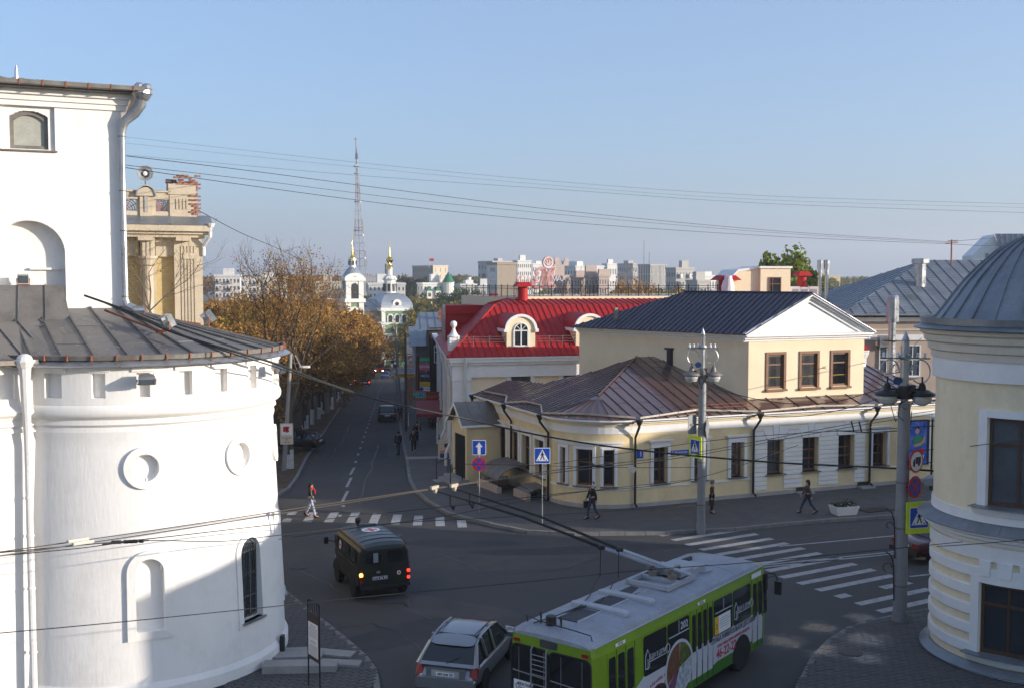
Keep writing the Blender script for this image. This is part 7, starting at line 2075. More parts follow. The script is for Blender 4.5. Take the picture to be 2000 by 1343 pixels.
g=MB();rings=[]
n=10
for y,dz in((-.02,-.10),(.12,-.03),(.35,0),(2.5,.02),(5,.03),(7.5,.02),(BL-.7,0),(BL-.3,-.07),(BL-.05,-.22)):
 e=bprof(y);w=BW*.955*e
 rings.append([V((-w*math.cos(PI*k/n),y,2.735+dz*.3+(.20+dz)*math.sin(PI*k/n)**.7))for k in range(n+1)]+[V((w*.9,y,2.70)),V((-w*.9,y,2.70))])
g.loft(rings);g.smooth=True;g.build('roof',MT['bus_roof'],bus)
for s in(-1,1):
 g=MB();g.tube([V((s*BW*.95,.05,2.745)),V((s*BW*.95,BL-.4,2.745))],.022,6);g.build('roof_gutter',MT['hatch'],bus)
for y in(1.9,3.6,5.9,7.6):
 g=MB();g.tube([V((-BW*.93*math.cos(PI*k/12),y,2.742+.222*math.sin(PI*k/12)**.7))for k in range(13)],.012,5);g.build('roof_seam',MT['hatch'],bus)
zt=2.955
for y0,y1 in((.9,2.0),(2.35,3.25),(3.55,4.35)):
 g=MB();g.bx(-.42,.12,y0,y1,zt-.02,zt+.012);g.build('roof_walkway',MT['walkway'],bus)
 g=MB();g.bx(.14,.17,y0,y1,zt-.02,zt+.03);g.bx(-.47,-.44,y0,y1,zt-.02,zt+.03);g.build('walkway_edge',MT['hatch'],bus)
for y in(2.15,3.42):
 g=MB();g.loft([[V((x*s,y+q*s,z))for x,q in((-.8,-.13),(.78,-.13),(.85,0),(.78,.13),(-.8,.13),(-.87,0))]for z,s in((zt-.03,1.0),(zt+.05,1.0),(zt+.075,.93))]);g.build('roof_hatch',MT['hatch'],bus)
g=MB();g.tube([V((-.75,6.6,zt)),V((-.6,7.0,zt+.03)),V((-.55,8.0,zt+.02))],.05,6);g.tube([V((-.68,6.7,zt)),V((-.5,7.4,zt+.04)),V((-.48,7.9,zt))],.035,6);g.build('roof_cable',MT['walkway'],bus)
g=MB();g.tube([V((.3,6.6,zt+.02)),V((.55,6.7,zt+.05)),V((.6,7.1,zt+.03))],.03,6);g.build('roof_handle',MT['hatch'],bus)
pb=V((.05,5.25,zt))
g=MB()
for x in(-.62,.62):g.bx(x-.05,x+.05,4.45,6.0,zt+.02,zt+.14)
for y in(4.5,5.2,5.95):g.bx(-.62,.62,y-.05,y+.05,zt+.022,zt+.138)
g.bx(-.5,.5,5.45,6.15,zt+.14,zt+.30);g.build('pole_base',MT['hatch'],bus)
g=MB();g.bx(-.55,.45,6.2,7.0,zt-.02,zt+.2);g.build('resistor_box',MT['hatch'],bus)
for s in(-1,1):
 g=MB();g.lathe([(.14,0),(.14,.12),(.06,.2),(.06,.3)],pb+V((s*.3,0,.14)),12);g.bx(s*.3-.05,s*.3+.05,5.0,5.7,zt+.32,zt+.42);g.build('swivel',MT['gutter'],bus)
Bm=frame(bus.rotation_euler.z,bus.location);Bi=Bm.inverted()
heads=[D(850,957,30.0),D(888,953,30.3)]
for s,h in zip((-1,1),heads):
 a=pb+V((s*.3,-.0,.42));b=Bi@h
 m1=a.lerp(b,.22);m2=a.lerp(b,.6)+V((0,0,.10))
 fw=(a-b).normalized()
 g=MB();g.tube([a+fw*.55+V((0,0,.02)),a,m1],[.05,.06,.05],8);g.build('pole_spring',MT['hatch'],bus)
 g=MB();g.tube([m1,m2,b],[.045,.035,.025],7);g.smooth=True;p=g.build('trolley_pole',MT['black'],bus)
 g=MB();g.sphere(b,.07,8,6,(1,1,1.2));g.bx(b.x-.04,b.x+.04,b.y-.18,b.y+.12,b.z+.05,b.z+.14);g.build('contact_shoe',MT['beige'],p)
 g=MB();q=a.lerp(b,.93);g.tube([q,q+V((0,0,-.25)),q+V((.05,.1,-.42)),q+V((.1,.05,-.28))],.03,5);g.build('rope_catch',MT['black'],p)
 g=MB();q=a.lerp(b,.24);g.lathe([(.075,-.06),(.085,0),(.075,.06)],q,10);g.build('collar',MT['black'],p)
 e=V((-.35+s*.08,2.2+s*.3,zt+.05));g=MB();mid=q.lerp(e,.55)+V((0,0,-.45))
 g.tube([q+V((0,0,-.05)),q+V((.02,-.05,-.8)),q.lerp(e,.25)+V((0,0,-.55)),mid,e,V((-.5,1.0,zt+.03)),V((-.7,.25,zt-.02))],.015,5);g.build('rope',MT['black'],p)
def rear_panel(nm,pts,m,d=.012,par=None,y0=-.003):
 g=MB();g.prism([V((x,y0,z))for x,z in pts],(0,-d,0));return g.build(nm,MT[m],par or bus)
def rrect(x0,x1,z0,z1,r,n=4):
 pts=[]
 for cx,cz,a in((x1-r,z0+r,-PI/2),(x1-r,z1-r,0),(x0+r,z1-r,PI/2),(x0+r,z0+r,PI)):
  for k in range(n+1):pts.append((cx+r*math.cos(a+PI/2*k/n),cz+r*math.sin(a+PI/2*k/n)))
 return pts
rear_panel('rear_window',rrect(-1.16,-.10,1.18,2.42,.16),'bus_glass');rear_panel('rear_window',rrect(-.03,1.13,1.18,2.42,.16),'bus_glass')
for x0,x1 in((-1.18,-.08),(-.05,1.15)):
 g=MB();pts=rrect(x0,x1,1.16,2.44,.17);g.tube([V((x,-.012,z))for x,z in pts+pts[:1]],.022,5,cap=False);g.build('window_seal',MT['rubber'],bus)
rear_panel('roof_lamp_panel',rrect(-.32,.18,2.50,2.68,.05),'walkway',.02)
for x in(-1.02,.98):rear_panel('marker_lamp',rrect(x-.09,x+.09,2.50,2.58,.02),'tail_off',.03)
rear_panel('rear_skirt',rrect(-1.18,1.18,.42,1.12,.05),'bus_white',.008)
nb=rear_panel('number_board',rrect(-1.19,-.62,.86,1.12,.02),'sign_white',.008,None,-.013);text('202',.26,nb,face_M((-.9,-.028,.99),(0,-1,0)),MT['ink_blue'],bold=.004)
rb_=rear_panel('route_board',rrect(.36,.74,1.02,1.40,.02),'sign_white',.008,None,-.017);text('2',.34,rb_,face_M((.55,-.03,1.2),(0,-1,0)),MT['ink_blue'],bold=.008)
nt_=rear_panel('notice',rrect(-1.10,-.52,1.20,1.55,.01),'sign_white',.006,None,-.016)
text('РЕКЛАМА',.10,nt_,face_M((-.72,-.025,1.46),(0,-1,0)),MT['ink_blue'],bold=.002);text('на транспорте',.055,nt_,face_M((-.72,-.025,1.375),(0,-1,0)),MT['ink_blue']);text('8 37-36-83',.075,nt_,face_M((-.72,-.025,1.28),(0,-1,0)),MT['ink_red'])
g=MB();c=V((-.98,-.024,1.40));pts=[c+V(((.085 if k%2==0 else .036)*math.sin(PI*k/5),0,(.085 if k%2==0 else .036)*math.cos(PI*k/5)))for k in range(10)];g.tube(pts+pts[:1],.009,4,cap=False);g.build('star_emblem',MT['ink_blue'],nt_)
lad=None
g=MB()
for x in(-.52,-.08):g.tube([V((x,-.10,.5)),V((x,-.10,2.40)),V((x,-.06,2.46)),V((x,.06,2.48))],.02,6)
g.build('ladder_rail',MT['steel'],bus)
for z in(.62,.86,1.1,1.34,1.58,1.82,1.94,2.06,2.18,2.3):g=MB();g.tube([V((-.52,-.10,z)),V((-.08,-.10,z))],.012,5);g.build('ladder_rung',MT['steel'],bus)
g=MB();g.tube([V((-1.05,.5,zt-.15)),V((-1.0,.35,zt+.10)),V((-.4,.12,zt+.12)),V((.6,.12,zt+.08)),V((1.0,.2,zt+.02)),V((1.02,.25,zt-.16))],.016,5)
for x in(-.62,-.02):g.tube([V((x,.45,zt)),V((x,.42,zt+.20)),V((x+.05,.36,zt+.25)),V((x+.10,.32,zt+.2)),V((x+.1,.3,zt))],.02,6)
g.build('rope_guide',MT['black'],bus)
g=MB();g.lathe([(.13,0),(.13,.2),(.11,.22)],(-.3,.42,zt-.02),12);g.build('rope_drum',MT['black'],bus)
for x in(-1.0,1.0):
 for z,m in((.75,'tail_off'),(.6,'ind_on' if False else 'tail_off')):rear_panel('tail_lamp',rrect(x-.1,x+.1,z-.06,z+.06,.03),m,.03,None,-.012)
g=MB();g.bx(-1.22,1.22,-.16,.02,.34,.52);g.build('bumper',MT['black'],bus)
for x in(-.95,-.2,.3,.9):
 g=MB();g.tube([V((x,-.008,1.22)),V((x,-.008,2.38))],.012,5);g.build('window_bar',MT['gutter'],bus)
g=MB();g.tube([V((-1.12,-.03,1.78)),V((-.12,-.03,1.74))],.014,5);g.tube([V((0,-.03,1.74)),V((1.1,-.03,1.7))],.014,5);g.build('grab_rail',MT['steel'],bus)
def side_x(z):return BW*(1 if z<1.45 else 1-.025*(z-1.45)/1.05)
def side_panel(nm,pts,m,d=.01,off=.003,par=None):
 """pts (y,z) on the right-hand side"""
 g=MB();vs=[V((side_x(z)+off,y,z))for y,z in pts];g.prism(vs,(d,0,0));return g.build(nm,MT[m],par or bus)
side_panel('white_panel',[(.05,.80),(.3,.72),(.9,.62),(1.8,.56),(2.2,.60),(4.6,.62),(5.9,.66),(6.2,.72),(8.3,.70),(BL-.5,.74),(BL-.5,1.46),(6.0,1.46),(4.6,1.46),(2.2,1.46),(1.9,1.30),(1.2,1.12),(.4,.98),(.05,.92)],'bus_white',.006)
side_panel('green_skirt',[(.05,.38),(BL-.5,.38),(BL-.5,.72),(8.3,.68),(6.2,.70),(5.9,.64),(5.0,.60),(4.6,.60),(3.8,.50),(2.2,.52),(1.8,.50),(.9,.52),(.05,.60)],'bus_green',.008)
WZ0,WZ1=1.44,2.44
side_w=[]
for y0,y1 in((2.22,3.36),(3.42,4.58),(6.0,7.12),(7.18,8.32)):
 o=side_panel('side_window',[(y,z)for y,z in rrect(y0,y1,WZ0,WZ1,.08)],'bus_glass',.008,.006);side_w.append(o)
 if y0 in(3.42,6.0):
  g=MB();g.tube([V((side_x(2.1)+.02,y0+.05,2.08)),V((side_x(2.1)+.02,y1-.05,2.08))],.016,5);g.tube([V((side_x(2.3)+.02,(y0+y1)/2,2.08)),V((side_x(2.3)+.02,(y0+y1)/2,2.42))],.012,5);g.build('sliding_bar',MT['hatch'],o)
def door(y0,y1,leaves,m='lime'):
 d=side_panel('door',[(y0,.42),(y1,.42),(y1,2.50),(y0,2.50)],m,.014,.004)
 w=(y1-y0)/leaves
 for k in range(leaves):
  a,b=y0+k*w,y0+(k+1)*w
  side_panel('door_glass',[(y,z)for y,z in rrect(a+.06,b-.06,1.36,2.36,.06)],'bus_glass',.006,.02,d)
  side_panel('door_panel',[(y,z)for y,z in rrect(a+.03,b-.03,.62,1.28,.03)],'bus_white',.004,.02,d)
  side_panel('door_foot',[(y,z)for y,z in rrect(a+.03,b-.03,.43,.60,.02)],'bus_green',.004,.02,d)
  side_panel('door_seam',[(b-.012,.43),(b+.008,.43),(b+.008,2.49),(b-.012,2.49)],'rubber',.022,.002,d)
 return d
door(.55,1.78,3);door(4.66,5.92,4);dd=door(8.40,9.12,2)
for y in(1.15,5.28):pl=side_panel('door_label',[(y-.22,2.55),(y+.22,2.55),(y+.22,2.63),(y-.22,2.63)],'sign_white',.008,.004);text('ВХОД',.075,pl,face_M((side_x(2.6)+.016,y,2.59),(1,0,0)),MT['ink_blue'])
side_panel('route_plate',[(8.4,2.52),(9.05,2.52),(9.05,2.66),(8.4,2.66)],'sign_white',.008,.004)
pp=side_panel('number_plate',[(4.02,2.1),(4.54,2.1),(4.54,2.42),(4.02,2.42)],'bus_glass',.005,.015);text('202',.27,pp,face_M((side_x(2.2)+.024,4.28,2.25),(1,0,0)),MT['bus_white'],bold=.004)
rp=side_panel('route_card',[(6.02,1.48),(6.98,1.48),(6.98,1.98),(6.02,1.98)],'sign_white',.004,.016);side_panel('route_card_number',[(6.02,1.48),(6.24,1.48),(6.24,1.98),(6.02,1.98)],'sign_amber',.003,.021,rp);text('2',.2,rp,face_M((side_x(1.7)+.026,6.13,1.7),(1,0,0)),MT['ink_blue'])
for k in range(6):g=MB();g.bx(side_x(1.7)+.021,side_x(1.7)+.024,6.3+.02*(k%3),6.9-.05*(k%2),1.55+k*.065,1.565+k*.065);g.build('route_line',MT['plinth'],rp)
def sidetext(s,size,y,z,m,x=None,sx_=1.0,slope=0.0,bold=0.0):
 M=face_M((side_x(z)+(x or .014),y,z),(1,0,0))@Matrix.Rotation(slope,4,'Z');return text(s,size,bus,M,MT[m],bold=bold,sx=sx_)
sidetext('СЛУЖБА УНИВЕРСАЛЬНОЙ ДОСТАВКИ',.20,7.2,1.33,'ink_blue',sx_=.72,bold=.003);sidetext('суши, пицца, цветы, напитки, продукты',.14,7.2,1.14,'ink_red',sx_=.78);sidetext('46-22-22',.36,6.75,.90,'ink_red',sx_=.95,bold=.006)
for i,ch in enumerate('www.edavdom.ru'):
 f=i/13;sidetext(ch,.16,2.18+1.15*f,1.06+.22*f-.12*(f-.3)**2,'ink_red',slope=.45-.55*f)
for i,ch in enumerate('www.едавдом.рф'):
 f=i/13;sidetext(ch,.16,2.16+1.2*f,.86+.22*f-.12*(f-.3)**2,'ink_red',slope=.45-.55*f)
for yc in(2.9,7.85):
 sidetext('ЕДА В ДОМ',.17,yc,1.86,'bus_white',.02,.8);g=MB();x=side_x(1.8)+.02
 g.tube([V((x,yc-.62,1.62)),V((x,yc-.62,1.95)),V((x,yc-.52,2.10)),V((x,yc-.42,1.95)),V((x,yc-.42,1.62)),V((x,yc-.62,1.62))],.011,4);g.tube([V((x,yc-.5,1.58)),V((x,yc-.5,1.85))],.011,4)
 g.tube([V((x,yc-.40,1.76)),V((x,yc+.40,1.76))],.009,4);g.tube([V((x,yc+.50+.10*math.cos(2*PI*k/10),1.86+.12*math.sin(2*PI*k/10)))for k in range(11)],.011,4);g.build('house_emblem',MT['bus_white'],bus)
m,nt,b_=nodes('food_picture');setp(b_,rough=.4)
tc=nt.nodes.new('ShaderNodeTexCoord');vo=nt.nodes.new('ShaderNodeTexVoronoi');vo.inputs['Scale'].default_value=9;nt.links.new(tc.outputs['Object'],vo.inputs['Vector'])
rp_=nt.nodes.new('ShaderNodeValToRGB');rp_.color_ramp.interpolation='CONSTANT'
for i,(p_,c_)in enumerate(((0,(.10,.045,.02)),(.25,(.05,.09,.02)),(.5,(.30,.05,.03)),(.7,(.35,.25,.08)),(.85,(.30,.32,.28)))):
 e=rp_.color_ramp.elements[i]if i<2 else rp_.color_ramp.elements.new(p_);e.position=p_;e.color=(*c_,1)
sp_=nt.nodes.new('ShaderNodeSeparateColor');nt.links.new(vo.outputs['Color'],sp_.inputs[0]);nt.links.new(sp_.outputs[0],rp_.inputs[0]);nt.links.new(rp_.outputs[0],b_.inputs['Base Color']);MT['food']=m
ctr=(4.0,1.18)
def disc(r0,a0,a1,m,off,nm,n=20):
 pts=[(ctr[0],ctr[1])]+[(ctr[0]+r0*math.cos(a0+(a1-a0)*k/n),ctr[1]+r0*math.sin(a0+(a1-a0)*k/n))for k in range(n+1)]
 g=MB();g.prism([V((side_x(z)+off,y,z))for y,z in pts],(.004,0,0));return g.build(nm,MT[m],bus)
MT['food_b']=flat('food_brown',(.16,.07,.035),.5,var=.5,scale=9);MT['food_g']=flat('food_green',(.10,.12,.03),.5,var=.6,scale=9);MT['food_c']=flat('food_blue_cream',(.38,.42,.45),.5,var=.5,scale=8);MT['food_p']=flat('food_purple',(.16,.06,.12),.5,var=.6,scale=9)
disc(.74,0,2*PI,'bus_white',.015,'picture_rim',40)
for a0,a1,m in((-2.0,.2,'food_c'),(.25,1.5,'food_g'),(1.55,3.6,'food_b'),(3.65,4.25,'food_p')):disc(.66,a0,a1,m,.022,'food_picture')
def wheel(par,x,y,r,w=.26,side=1,rim='plinth'):
 ax=Matrix.Rotation(PI/2,3,'Y')
 g=MB();g.lathe([(r*.62,-w/2),(r*.95,-w/2),(r,-w*.35),(r,w*.35),(r*.95,w/2),(r*.62,w/2)],(x,y,r),24,axis=ax);g.smooth=True;t=g.build('wheel',MT['rubber'],par)
 g=MB();g.lathe([(0,side*w*.30),(r*.2,side*w*.34),(r*.25,side*w*.2),(r*.5,side*w*.18),(r*.6,side*w*.42),(r*.64,side*w*.44)],(x,y,r),20,axis=ax);g.smooth=True;g.build('rim',MT[rim],t);return t
for y in(2.95,7.72):
 side_panel('wheel_arch',[(y+.60*math.cos(PI*k/14),.40+.66*math.sin(PI*k/14))for k in range(15)],'rubber',.012,.004)
 for s in(-1,1):wheel(bus,s*(BW-.12),y,.50,.28,s)
side_panel('front_quarter_glass',[(y,z)for y,z in rrect(9.16,BL-.06,1.30,2.48,.05)],'bus_glass',.006,-.02)
g=MB();g.bx(-1.1,1.1,BL-.01,BL+.012,1.2,2.5);g.build('windscreen',MT['bus_glass'],bus)
g=MB();g.tube([V((1.15,BL-.05,2.45)),V((1.35,BL+.2,2.42)),V((1.42,BL+.28,2.2))],.02,5);g.tube([V((1.15,BL-.05,2.3)),V((1.35,BL+.18,2.36))],.015,5);o=g.build('mirror_arm',MT['black'],bus)
g=MB();g.box((1.43,BL+.28,1.98),(.2,.09,.40));g.build('mirror',MT['black'],o)
g=MB();g.bx(1.14,1.24,BL-.2,BL-.05,1.95,2.45);g.build('mirror',MT['black'],bus)
# army ambulance van
vd=V((-.407,.914,0))
van=thing('ambulance_van','dark green boxy army ambulance van with red crosses and a lit indicator, seen from behind','van',V((-4.50,37.45,0)),math.atan2(vd.y,vd.x)-PI/2)
MT['army']=mat('army_green_paint',(.017,.018,.012),.42,var=.12,scale=1.5,dirt=(.05,.045,.035),dirt_amt=.4,coat=.15);MT['army_roof']=mat('army_roof_paint',(.055,.065,.07),.38,var=.12,scale=2,coat=.2,dirt=(.1,.1,.09),dirt_amt=.4)
VL=3.75
def vring(y,w,zr,zb=.42,rw=.82):
 pts=[(-w*.9,zb),(w*.9,zb),(w,zb+.14),(w,1.02),(w*.965,1.3),(w*.93,zr-.22),(w*rw,zr-.06)]
 pts=pts+[(-x,z)for x,z in reversed(pts[2:])]
 return[V((x,y,z))for x,z in pts]
g=MB();g.loft([vring(0,.90,1.90),vring(.06,.95,1.96),vring(.3,.97,1.98),vring(2.4,.97,1.99),vring(3.1,.95,1.96),vring(3.45,.90,1.86),vring(VL,.80,1.30,.45)]);g.smooth=True;g.build('body',MT['army'],van)
g=MB();n=10;rings=[]
for y,w,z,h in((-.01,.74,1.86,.10),(.12,.80,1.90,.17),(.5,.82,1.92,.19),(2.6,.82,1.93,.19),(3.2,.78,1.90,.15),(3.45,.70,1.84,.05)):
 rings.append([V((-w*math.cos(PI*k/n),y,z+h*math.sin(PI*k/n)**.75))for k in range(n+1)]+[V((w*.9,y,z-.05)),V((-w*.9,y,z-.05))])
g.loft(rings);g.smooth=True;g.build('roof',MT['army_roof'],van)
for y in(.45,.95,1.45,1.95,2.45):g=MB();g.tube([V((-.80*math.cos(PI*k/10),y,1.925+.192*math.sin(PI*k/10)**.75))for k in range(11)],.014,5);g.build('roof_rib',MT['army_roof'],van)
for s in(-1,1):g=MB();g.tube([V((s*.84,.02,1.90)),V((s*.86,.4,1.93)),V((s*.86,3.0,1.94)),V((s*.78,3.4,1.88))],.022,6);g.build('rain_gutter',MT['brown_wall'],van)
for s in(-1,1):g=MB();g.tube([V((s*.975,.05,1.22)),V((s*.985,.5,1.22)),V((s*.985,3.2,1.22))],.014,5);g.build('body_crease',MT['brown_wall'],van)
def vrear(nm,pts,m,y=-.012,d=.02,par=None):
 """pts (x,z) on the rear face which leans a little"""
 g=MB();g.prism([V((x,y+max(0,z-1.2)*.035,z))for x,z in pts],(0,-d,0));return g.build(nm,MT[m],par or van)
for x0,x1 in((-.78,-.012),(.012,.78)):
 dr=vrear('rear_door',rrect(x0,x1,.55,1.86,.05),'army',.006,.02)
 c=(x0+x1)/2;w_=vrear('rear_window',rrect(c-.29,c+.27,1.32,1.74,.09),'bus_glass',-.016,.006,dr)
 pts=rrect(c-.30,c+.28,1.31,1.75,.10);g=MB();g.tube([V((x,-.018+(z-1.2)*.035,z))for x,z in pts+pts[:1]],.016,5,cap=False);g.build('window_seal',MT['rubber'],w_)
 if x0<0:vrear('pale_reflection_panel',rrect(c-.02,c+.16,1.36,1.70,.02),'sign_back',-.023,.003,w_)  # pale panel standing in for a reflection in the glass
pl=vrear('number_plate',rrect(-.46,.10,.74,.87,.01),'ink_blue',-.018,.012);pts=rrect(-.45,.09,.75,.86,.01);text('0772 нк 50',.105,pl,face_M((-.18,-.033,.805),(0,-1,0)),MT['sign_white'],bold=.002)
g=MB();g.tube([V((x,-.032,z))for x,z in pts+pts[:1]],.005,4,cap=False);g.build('plate_rim',MT['sign_white'],pl)
def cross_at(par,M,r,nm='red_cross'):
 g=MB();g.lathe([(0,0),(r,0),(r,.006),(0,.006)],(0,0,0),22);o=xf(g,M).build('white_disc',MT['sign_white'],par)
 g=MB();a,b=r*.22,r*.68;g.prism([V((x,y,.007))for x,y in((-a,-b),(a,-b),(a,-a),(b,-a),(b,a),(a,a),(a,b),(-a,b),(-a,a),(-b,a),(-b,-a),(-a,-a))],(0,0,.003));xf(g,M).build(nm,MT['sign_red'],o)
cross_at(van,face_M((.52,-.016,.92),(0,-1,0)),.075);cross_at(van,face_M((-.955,2.42,1.52),(-1,0,.06)),.16);cross_at(van,face_M((-.985,3.0,.95),(-1,0,0)),.07)
cross_at(van,Matrix.Translation((0.02,1.75,2.118)),.34)
for s,m in((-1,'ind_on'),(1,'tail_on')):
 vrear('tail_lamp',rrect(s*.87-.055,s*.87+.055,.92,1.02,.02),m,-.01,.05);vrear('tail_lamp',rrect(s*.87-.055,s*.87+.055,.80,.90,.02),'tail_off',-.01,.05);vrear('tail_lamp',rrect(s*.87-.05,s*.87+.05,.68,.78,.02),'tail_on' if s>0 else 'tail_off',-.01,.05)
g=MB();g.bx(-.9,.9,-.14,-.02,.46,.56);g.build('bumper',MT['black'],van)
g=MB();g.bx(-.30,-.18,-.05,0,.98,1.05);g.build('door_handle',MT['sign_back'],van)
for y0,y1 in((.35,1.0),(1.25,1.95),(2.75,3.2)):
 for s in(-1,1):
  g=MB();vs=[V((s*(.955-(z-1.32)*.05+.006),y,z))for y,z in rrect(y0,y1,1.33,1.75,.08)];g.prism(vs,(s*.008,0,0));o=g.build('side_window',MT['bus_glass'],van)
g=MB();g.tube([V((-.95,3.25,1.45)),V((-1.2,3.35,1.5))],.018,5);g.box((-1.25,3.36,1.50),(.16,.07,.26));g.build('mirror',MT['black'],van)
g=MB();g.tube([V((-.2,2.7,2.1)),V((-.2,2.7,2.2))],.05,6);g.sphere((-.2,2.7,2.30),.115,10,8);g.smooth=True;g.build('roof_beacon',MT['black'],van)
g=MB();g.bx(-.25,.45,2.45,2.62,2.115,2.15);g.build('roof_bracket',MT['black'],van)
for y in(.72,2.95):
 for s in(-1,1):
  g=MB();pts=[V((s*.972,y+.44*math.cos(PI*k/12),.42+.42*math.sin(PI*k/12)))for k in range(13)];g.prism(pts,(s*.012,0,0));g.build('wheel_arch',MT['rubber'],van)
  wheel(van,s*.86,y,.37,.22,s,'concrete')
g=MB();g.bx(-.7,.7,.1,3.5,.30,.44);g.build('chassis',MT['black'],van)
# cars
def carpaint(nm,c,metal=.0,rough=.3):return mat(nm,c,rough,metal=metal,var=.04,fine=.02,coat=.6,dirt=tuple(q*.6+.02 for q in c),dirt_amt=.3)
MT['silver']=carpaint('silver_car_paint',(.27,.28,.30),.6,.30);MT['car_black']=carpaint('black_car_paint',(.014,.015,.017));MT['car_maroon']=carpaint('maroon_car_paint',(.07,.012,.018));MT['car_red']=carpaint('dark_red_car_paint',(.14,.014,.012));MT['car_blue']=carpaint('blue_car_paint',(.03,.05,.16));MT['car_white']=carpaint('white_car_paint',(.55,.56,.58))
def car(nm,label,loc,rot,paint,L,W,H,belt=.92,rear='hatch',tail=True,lit='tail_off',plate=None,cat='car',group=None,s=1.0,wheels='plinth',head=False):
 """y=0 rear bumper, y=L front"""
 t=thing(nm,label,cat,loc,rot,group);t.scale=(s,s,s);h=W/2
 def ring(y,w,zt,zb=.24):return[V((x,y,z))for x,z in((-w*.88,zb),(w*.88,zb),(w*.98,zb+.14),(w,.55),(w*.985,zt-.10),(w*.93,zt),(w*.5,zt+.015),(-w*.5,zt+.015),(-w*.93,zt),(-w*.985,zt-.10),(-w,.55),(-w*.98,zb+.14))]
 if rear=='hatch':st=[(0,.80,.62,.36),(.05,.90,.66,.30),(.16,.95,belt-.06,.27),(.5,1.0,belt,.24),(L*.35,1,belt,.24),(L*.62,1,belt-.01,.24),(L*.72,.985,belt-.05,.24),(L*.9,.93,belt-.17,.26),(L*.975,.84,belt-.26,.30),(L,.70,.56,.36)]
 else:st=[(0,.84,.66,.38),(.05,.92,.82,.30),(.3,.96,belt-.02,.27),(.85,.985,belt,.24),(L*.35,1,belt,.24),(L*.62,1,belt-.01,.24),(L*.70,.985,belt-.04,.24),(L*.92,.94,belt-.12,.26),(L*.98,.88,belt-.2,.30),(L,.8,.6,.36)]
 g=MB();g.loft([ring(y,h*f,zt,zb)for y,f,zt,zb in st]);g.smooth=True;o=g.build('body',MT[paint],t);md=o.modifiers.new('round','SUBSURF');md.levels=md.render_levels=1
 if rear=='hatch':c=[(.14,.92,belt-.02),(.66,.74,H-.15),(1.05,.715,H-.03),(L*.42,.74,H),(L*.55,.76,H-.05),(L*.735,.90,belt-.04)]
 else:c=[(.95,.90,belt),(1.35,.76,H-.05),(1.6,.74,H),(L*.45,.74,H),(L*.53,.76,H-.05),(L*.70,.90,belt-.04)]
 def cr(y,f,z):b=belt-.06;wt=h*f;return[V((-h*.93,y,min(b,z))),V((h*.93,y,min(b,z))),V((wt,y,z)),V((wt*.5,y,z+.01)),V((-wt*.5,y,z+.01)),V((-wt,y,z))]
 g=MB();g.loft([cr(*q)for q in c]);g.build('glasshouse',MT['bus_glass'],t)
 g=MB();rr_=[]
 for y,f,z in c[1:5]:w=h*f+.012;rr_.append([V((-w,y,z-.03)),V((w,y,z-.03)),V((w,y,z+.012)),V((w*.6,y,z+.038)),V((-w*.6,y,z+.038)),V((-w,y,z+.012))])
 if rear=='hatch':
  y,f,z=c[1];w=h*f-.02;rr_.insert(0,[V((-w,y-.16,z-.05)),V((w,y-.16,z-.05)),V((w,y-.16,z-.03)),V((w*.6,y-.16,z-.012)),V((-w*.6,y-.16,z-.012)),V((-w,y-.16,z-.03))])
 g.loft(rr_);g.smooth=True;o=g.build('roof',MT[paint],t);md=o.modifiers.new('round','SUBSURF');md.levels=md.render_levels=1
 for sd in(-1,1):
  def P(q,o=.014):y,f,z=q;return V((sd*(h*f+o),y,z))
  g=MB();g.tube([V((sd*h*.935,c[0][0],belt-.05)),P(c[1])],[.07 if rear=='hatch' else .09,.05],6);g.tube([V((sd*h*.93,c[-1][0],belt-.05)),P(c[-2])],.035,6)
  m_=c[3];ym=L*.40;g.tube([V((sd*h*.965,ym,belt-.03)),V((sd*(h*.755+.014),ym,H-.03))],.04,6)
  if rear=='hatch':ym=L*.22;g.tube([V((sd*h*.965,ym+.1,belt-.03)),V((sd*(h*.765+.014),ym,H-.03))],.045,6)
  g.tube([P(c[1],.01),P(c[2],.01),P(c[3],.01),P(c[4],.01)],.03,6);g.build('pillar',MT[paint],t)
  g=MB();g.tube([V((sd*h*.98,L*.22,belt-.02)),V((sd*h*.985,L*.66,belt-.03))],.012,5);g.build('belt_trim',MT['rubber'],t)
  g=MB();g.box((sd*(h+.09),L*.655,belt+.06),(.17,.1,.13));g.tube([V((sd*h*.9,L*.66,belt)),V((sd*(h+.06),L*.655,belt+.03))],.025,5);g.build('mirror',MT[paint],t)
  for y in(L*.30,L*.48):g=MB();g.bx(sd*(h*.995)-.015,sd*(h*.995)+.015,y,y+.16,belt-.16,belt-.13);g.build('door_handle',MT['chrome'],t)
  for y in(L*.195,L*.80):
   g=MB();pts=[V((sd*h*.985,y+.36*math.cos(PI*k/10),.28+.38*math.sin(PI*k/10)))for k in range(11)];g.prism(pts,(sd*.022,0,0));g.build('wheel_arch',MT['rubber'],t);wheel(t,sd*(h-.10),y,.31,.2,sd,wheels)
  if rear=='hatch':q=[V((sd*h*.985,.10,.62)),V((sd*h*.72,.05,.60)),V((sd*h*.80,.14,belt-.02)),V((sd*h*.93,.20,belt+.06)),V((sd*h*.985,.32,belt-.02))]
  else:q=[V((sd*h*.93,.03,.66)),V((sd*h*.52,.0,.66)),V((sd*h*.52,.01,.82)),V((sd*h*.93,.05,.82))]
  g=MB();g.prism([p+V((sd*.012,-.02,0))for p in q],(-sd*.03,.03,0));g.build('tail_lamp',MT[lit],t)
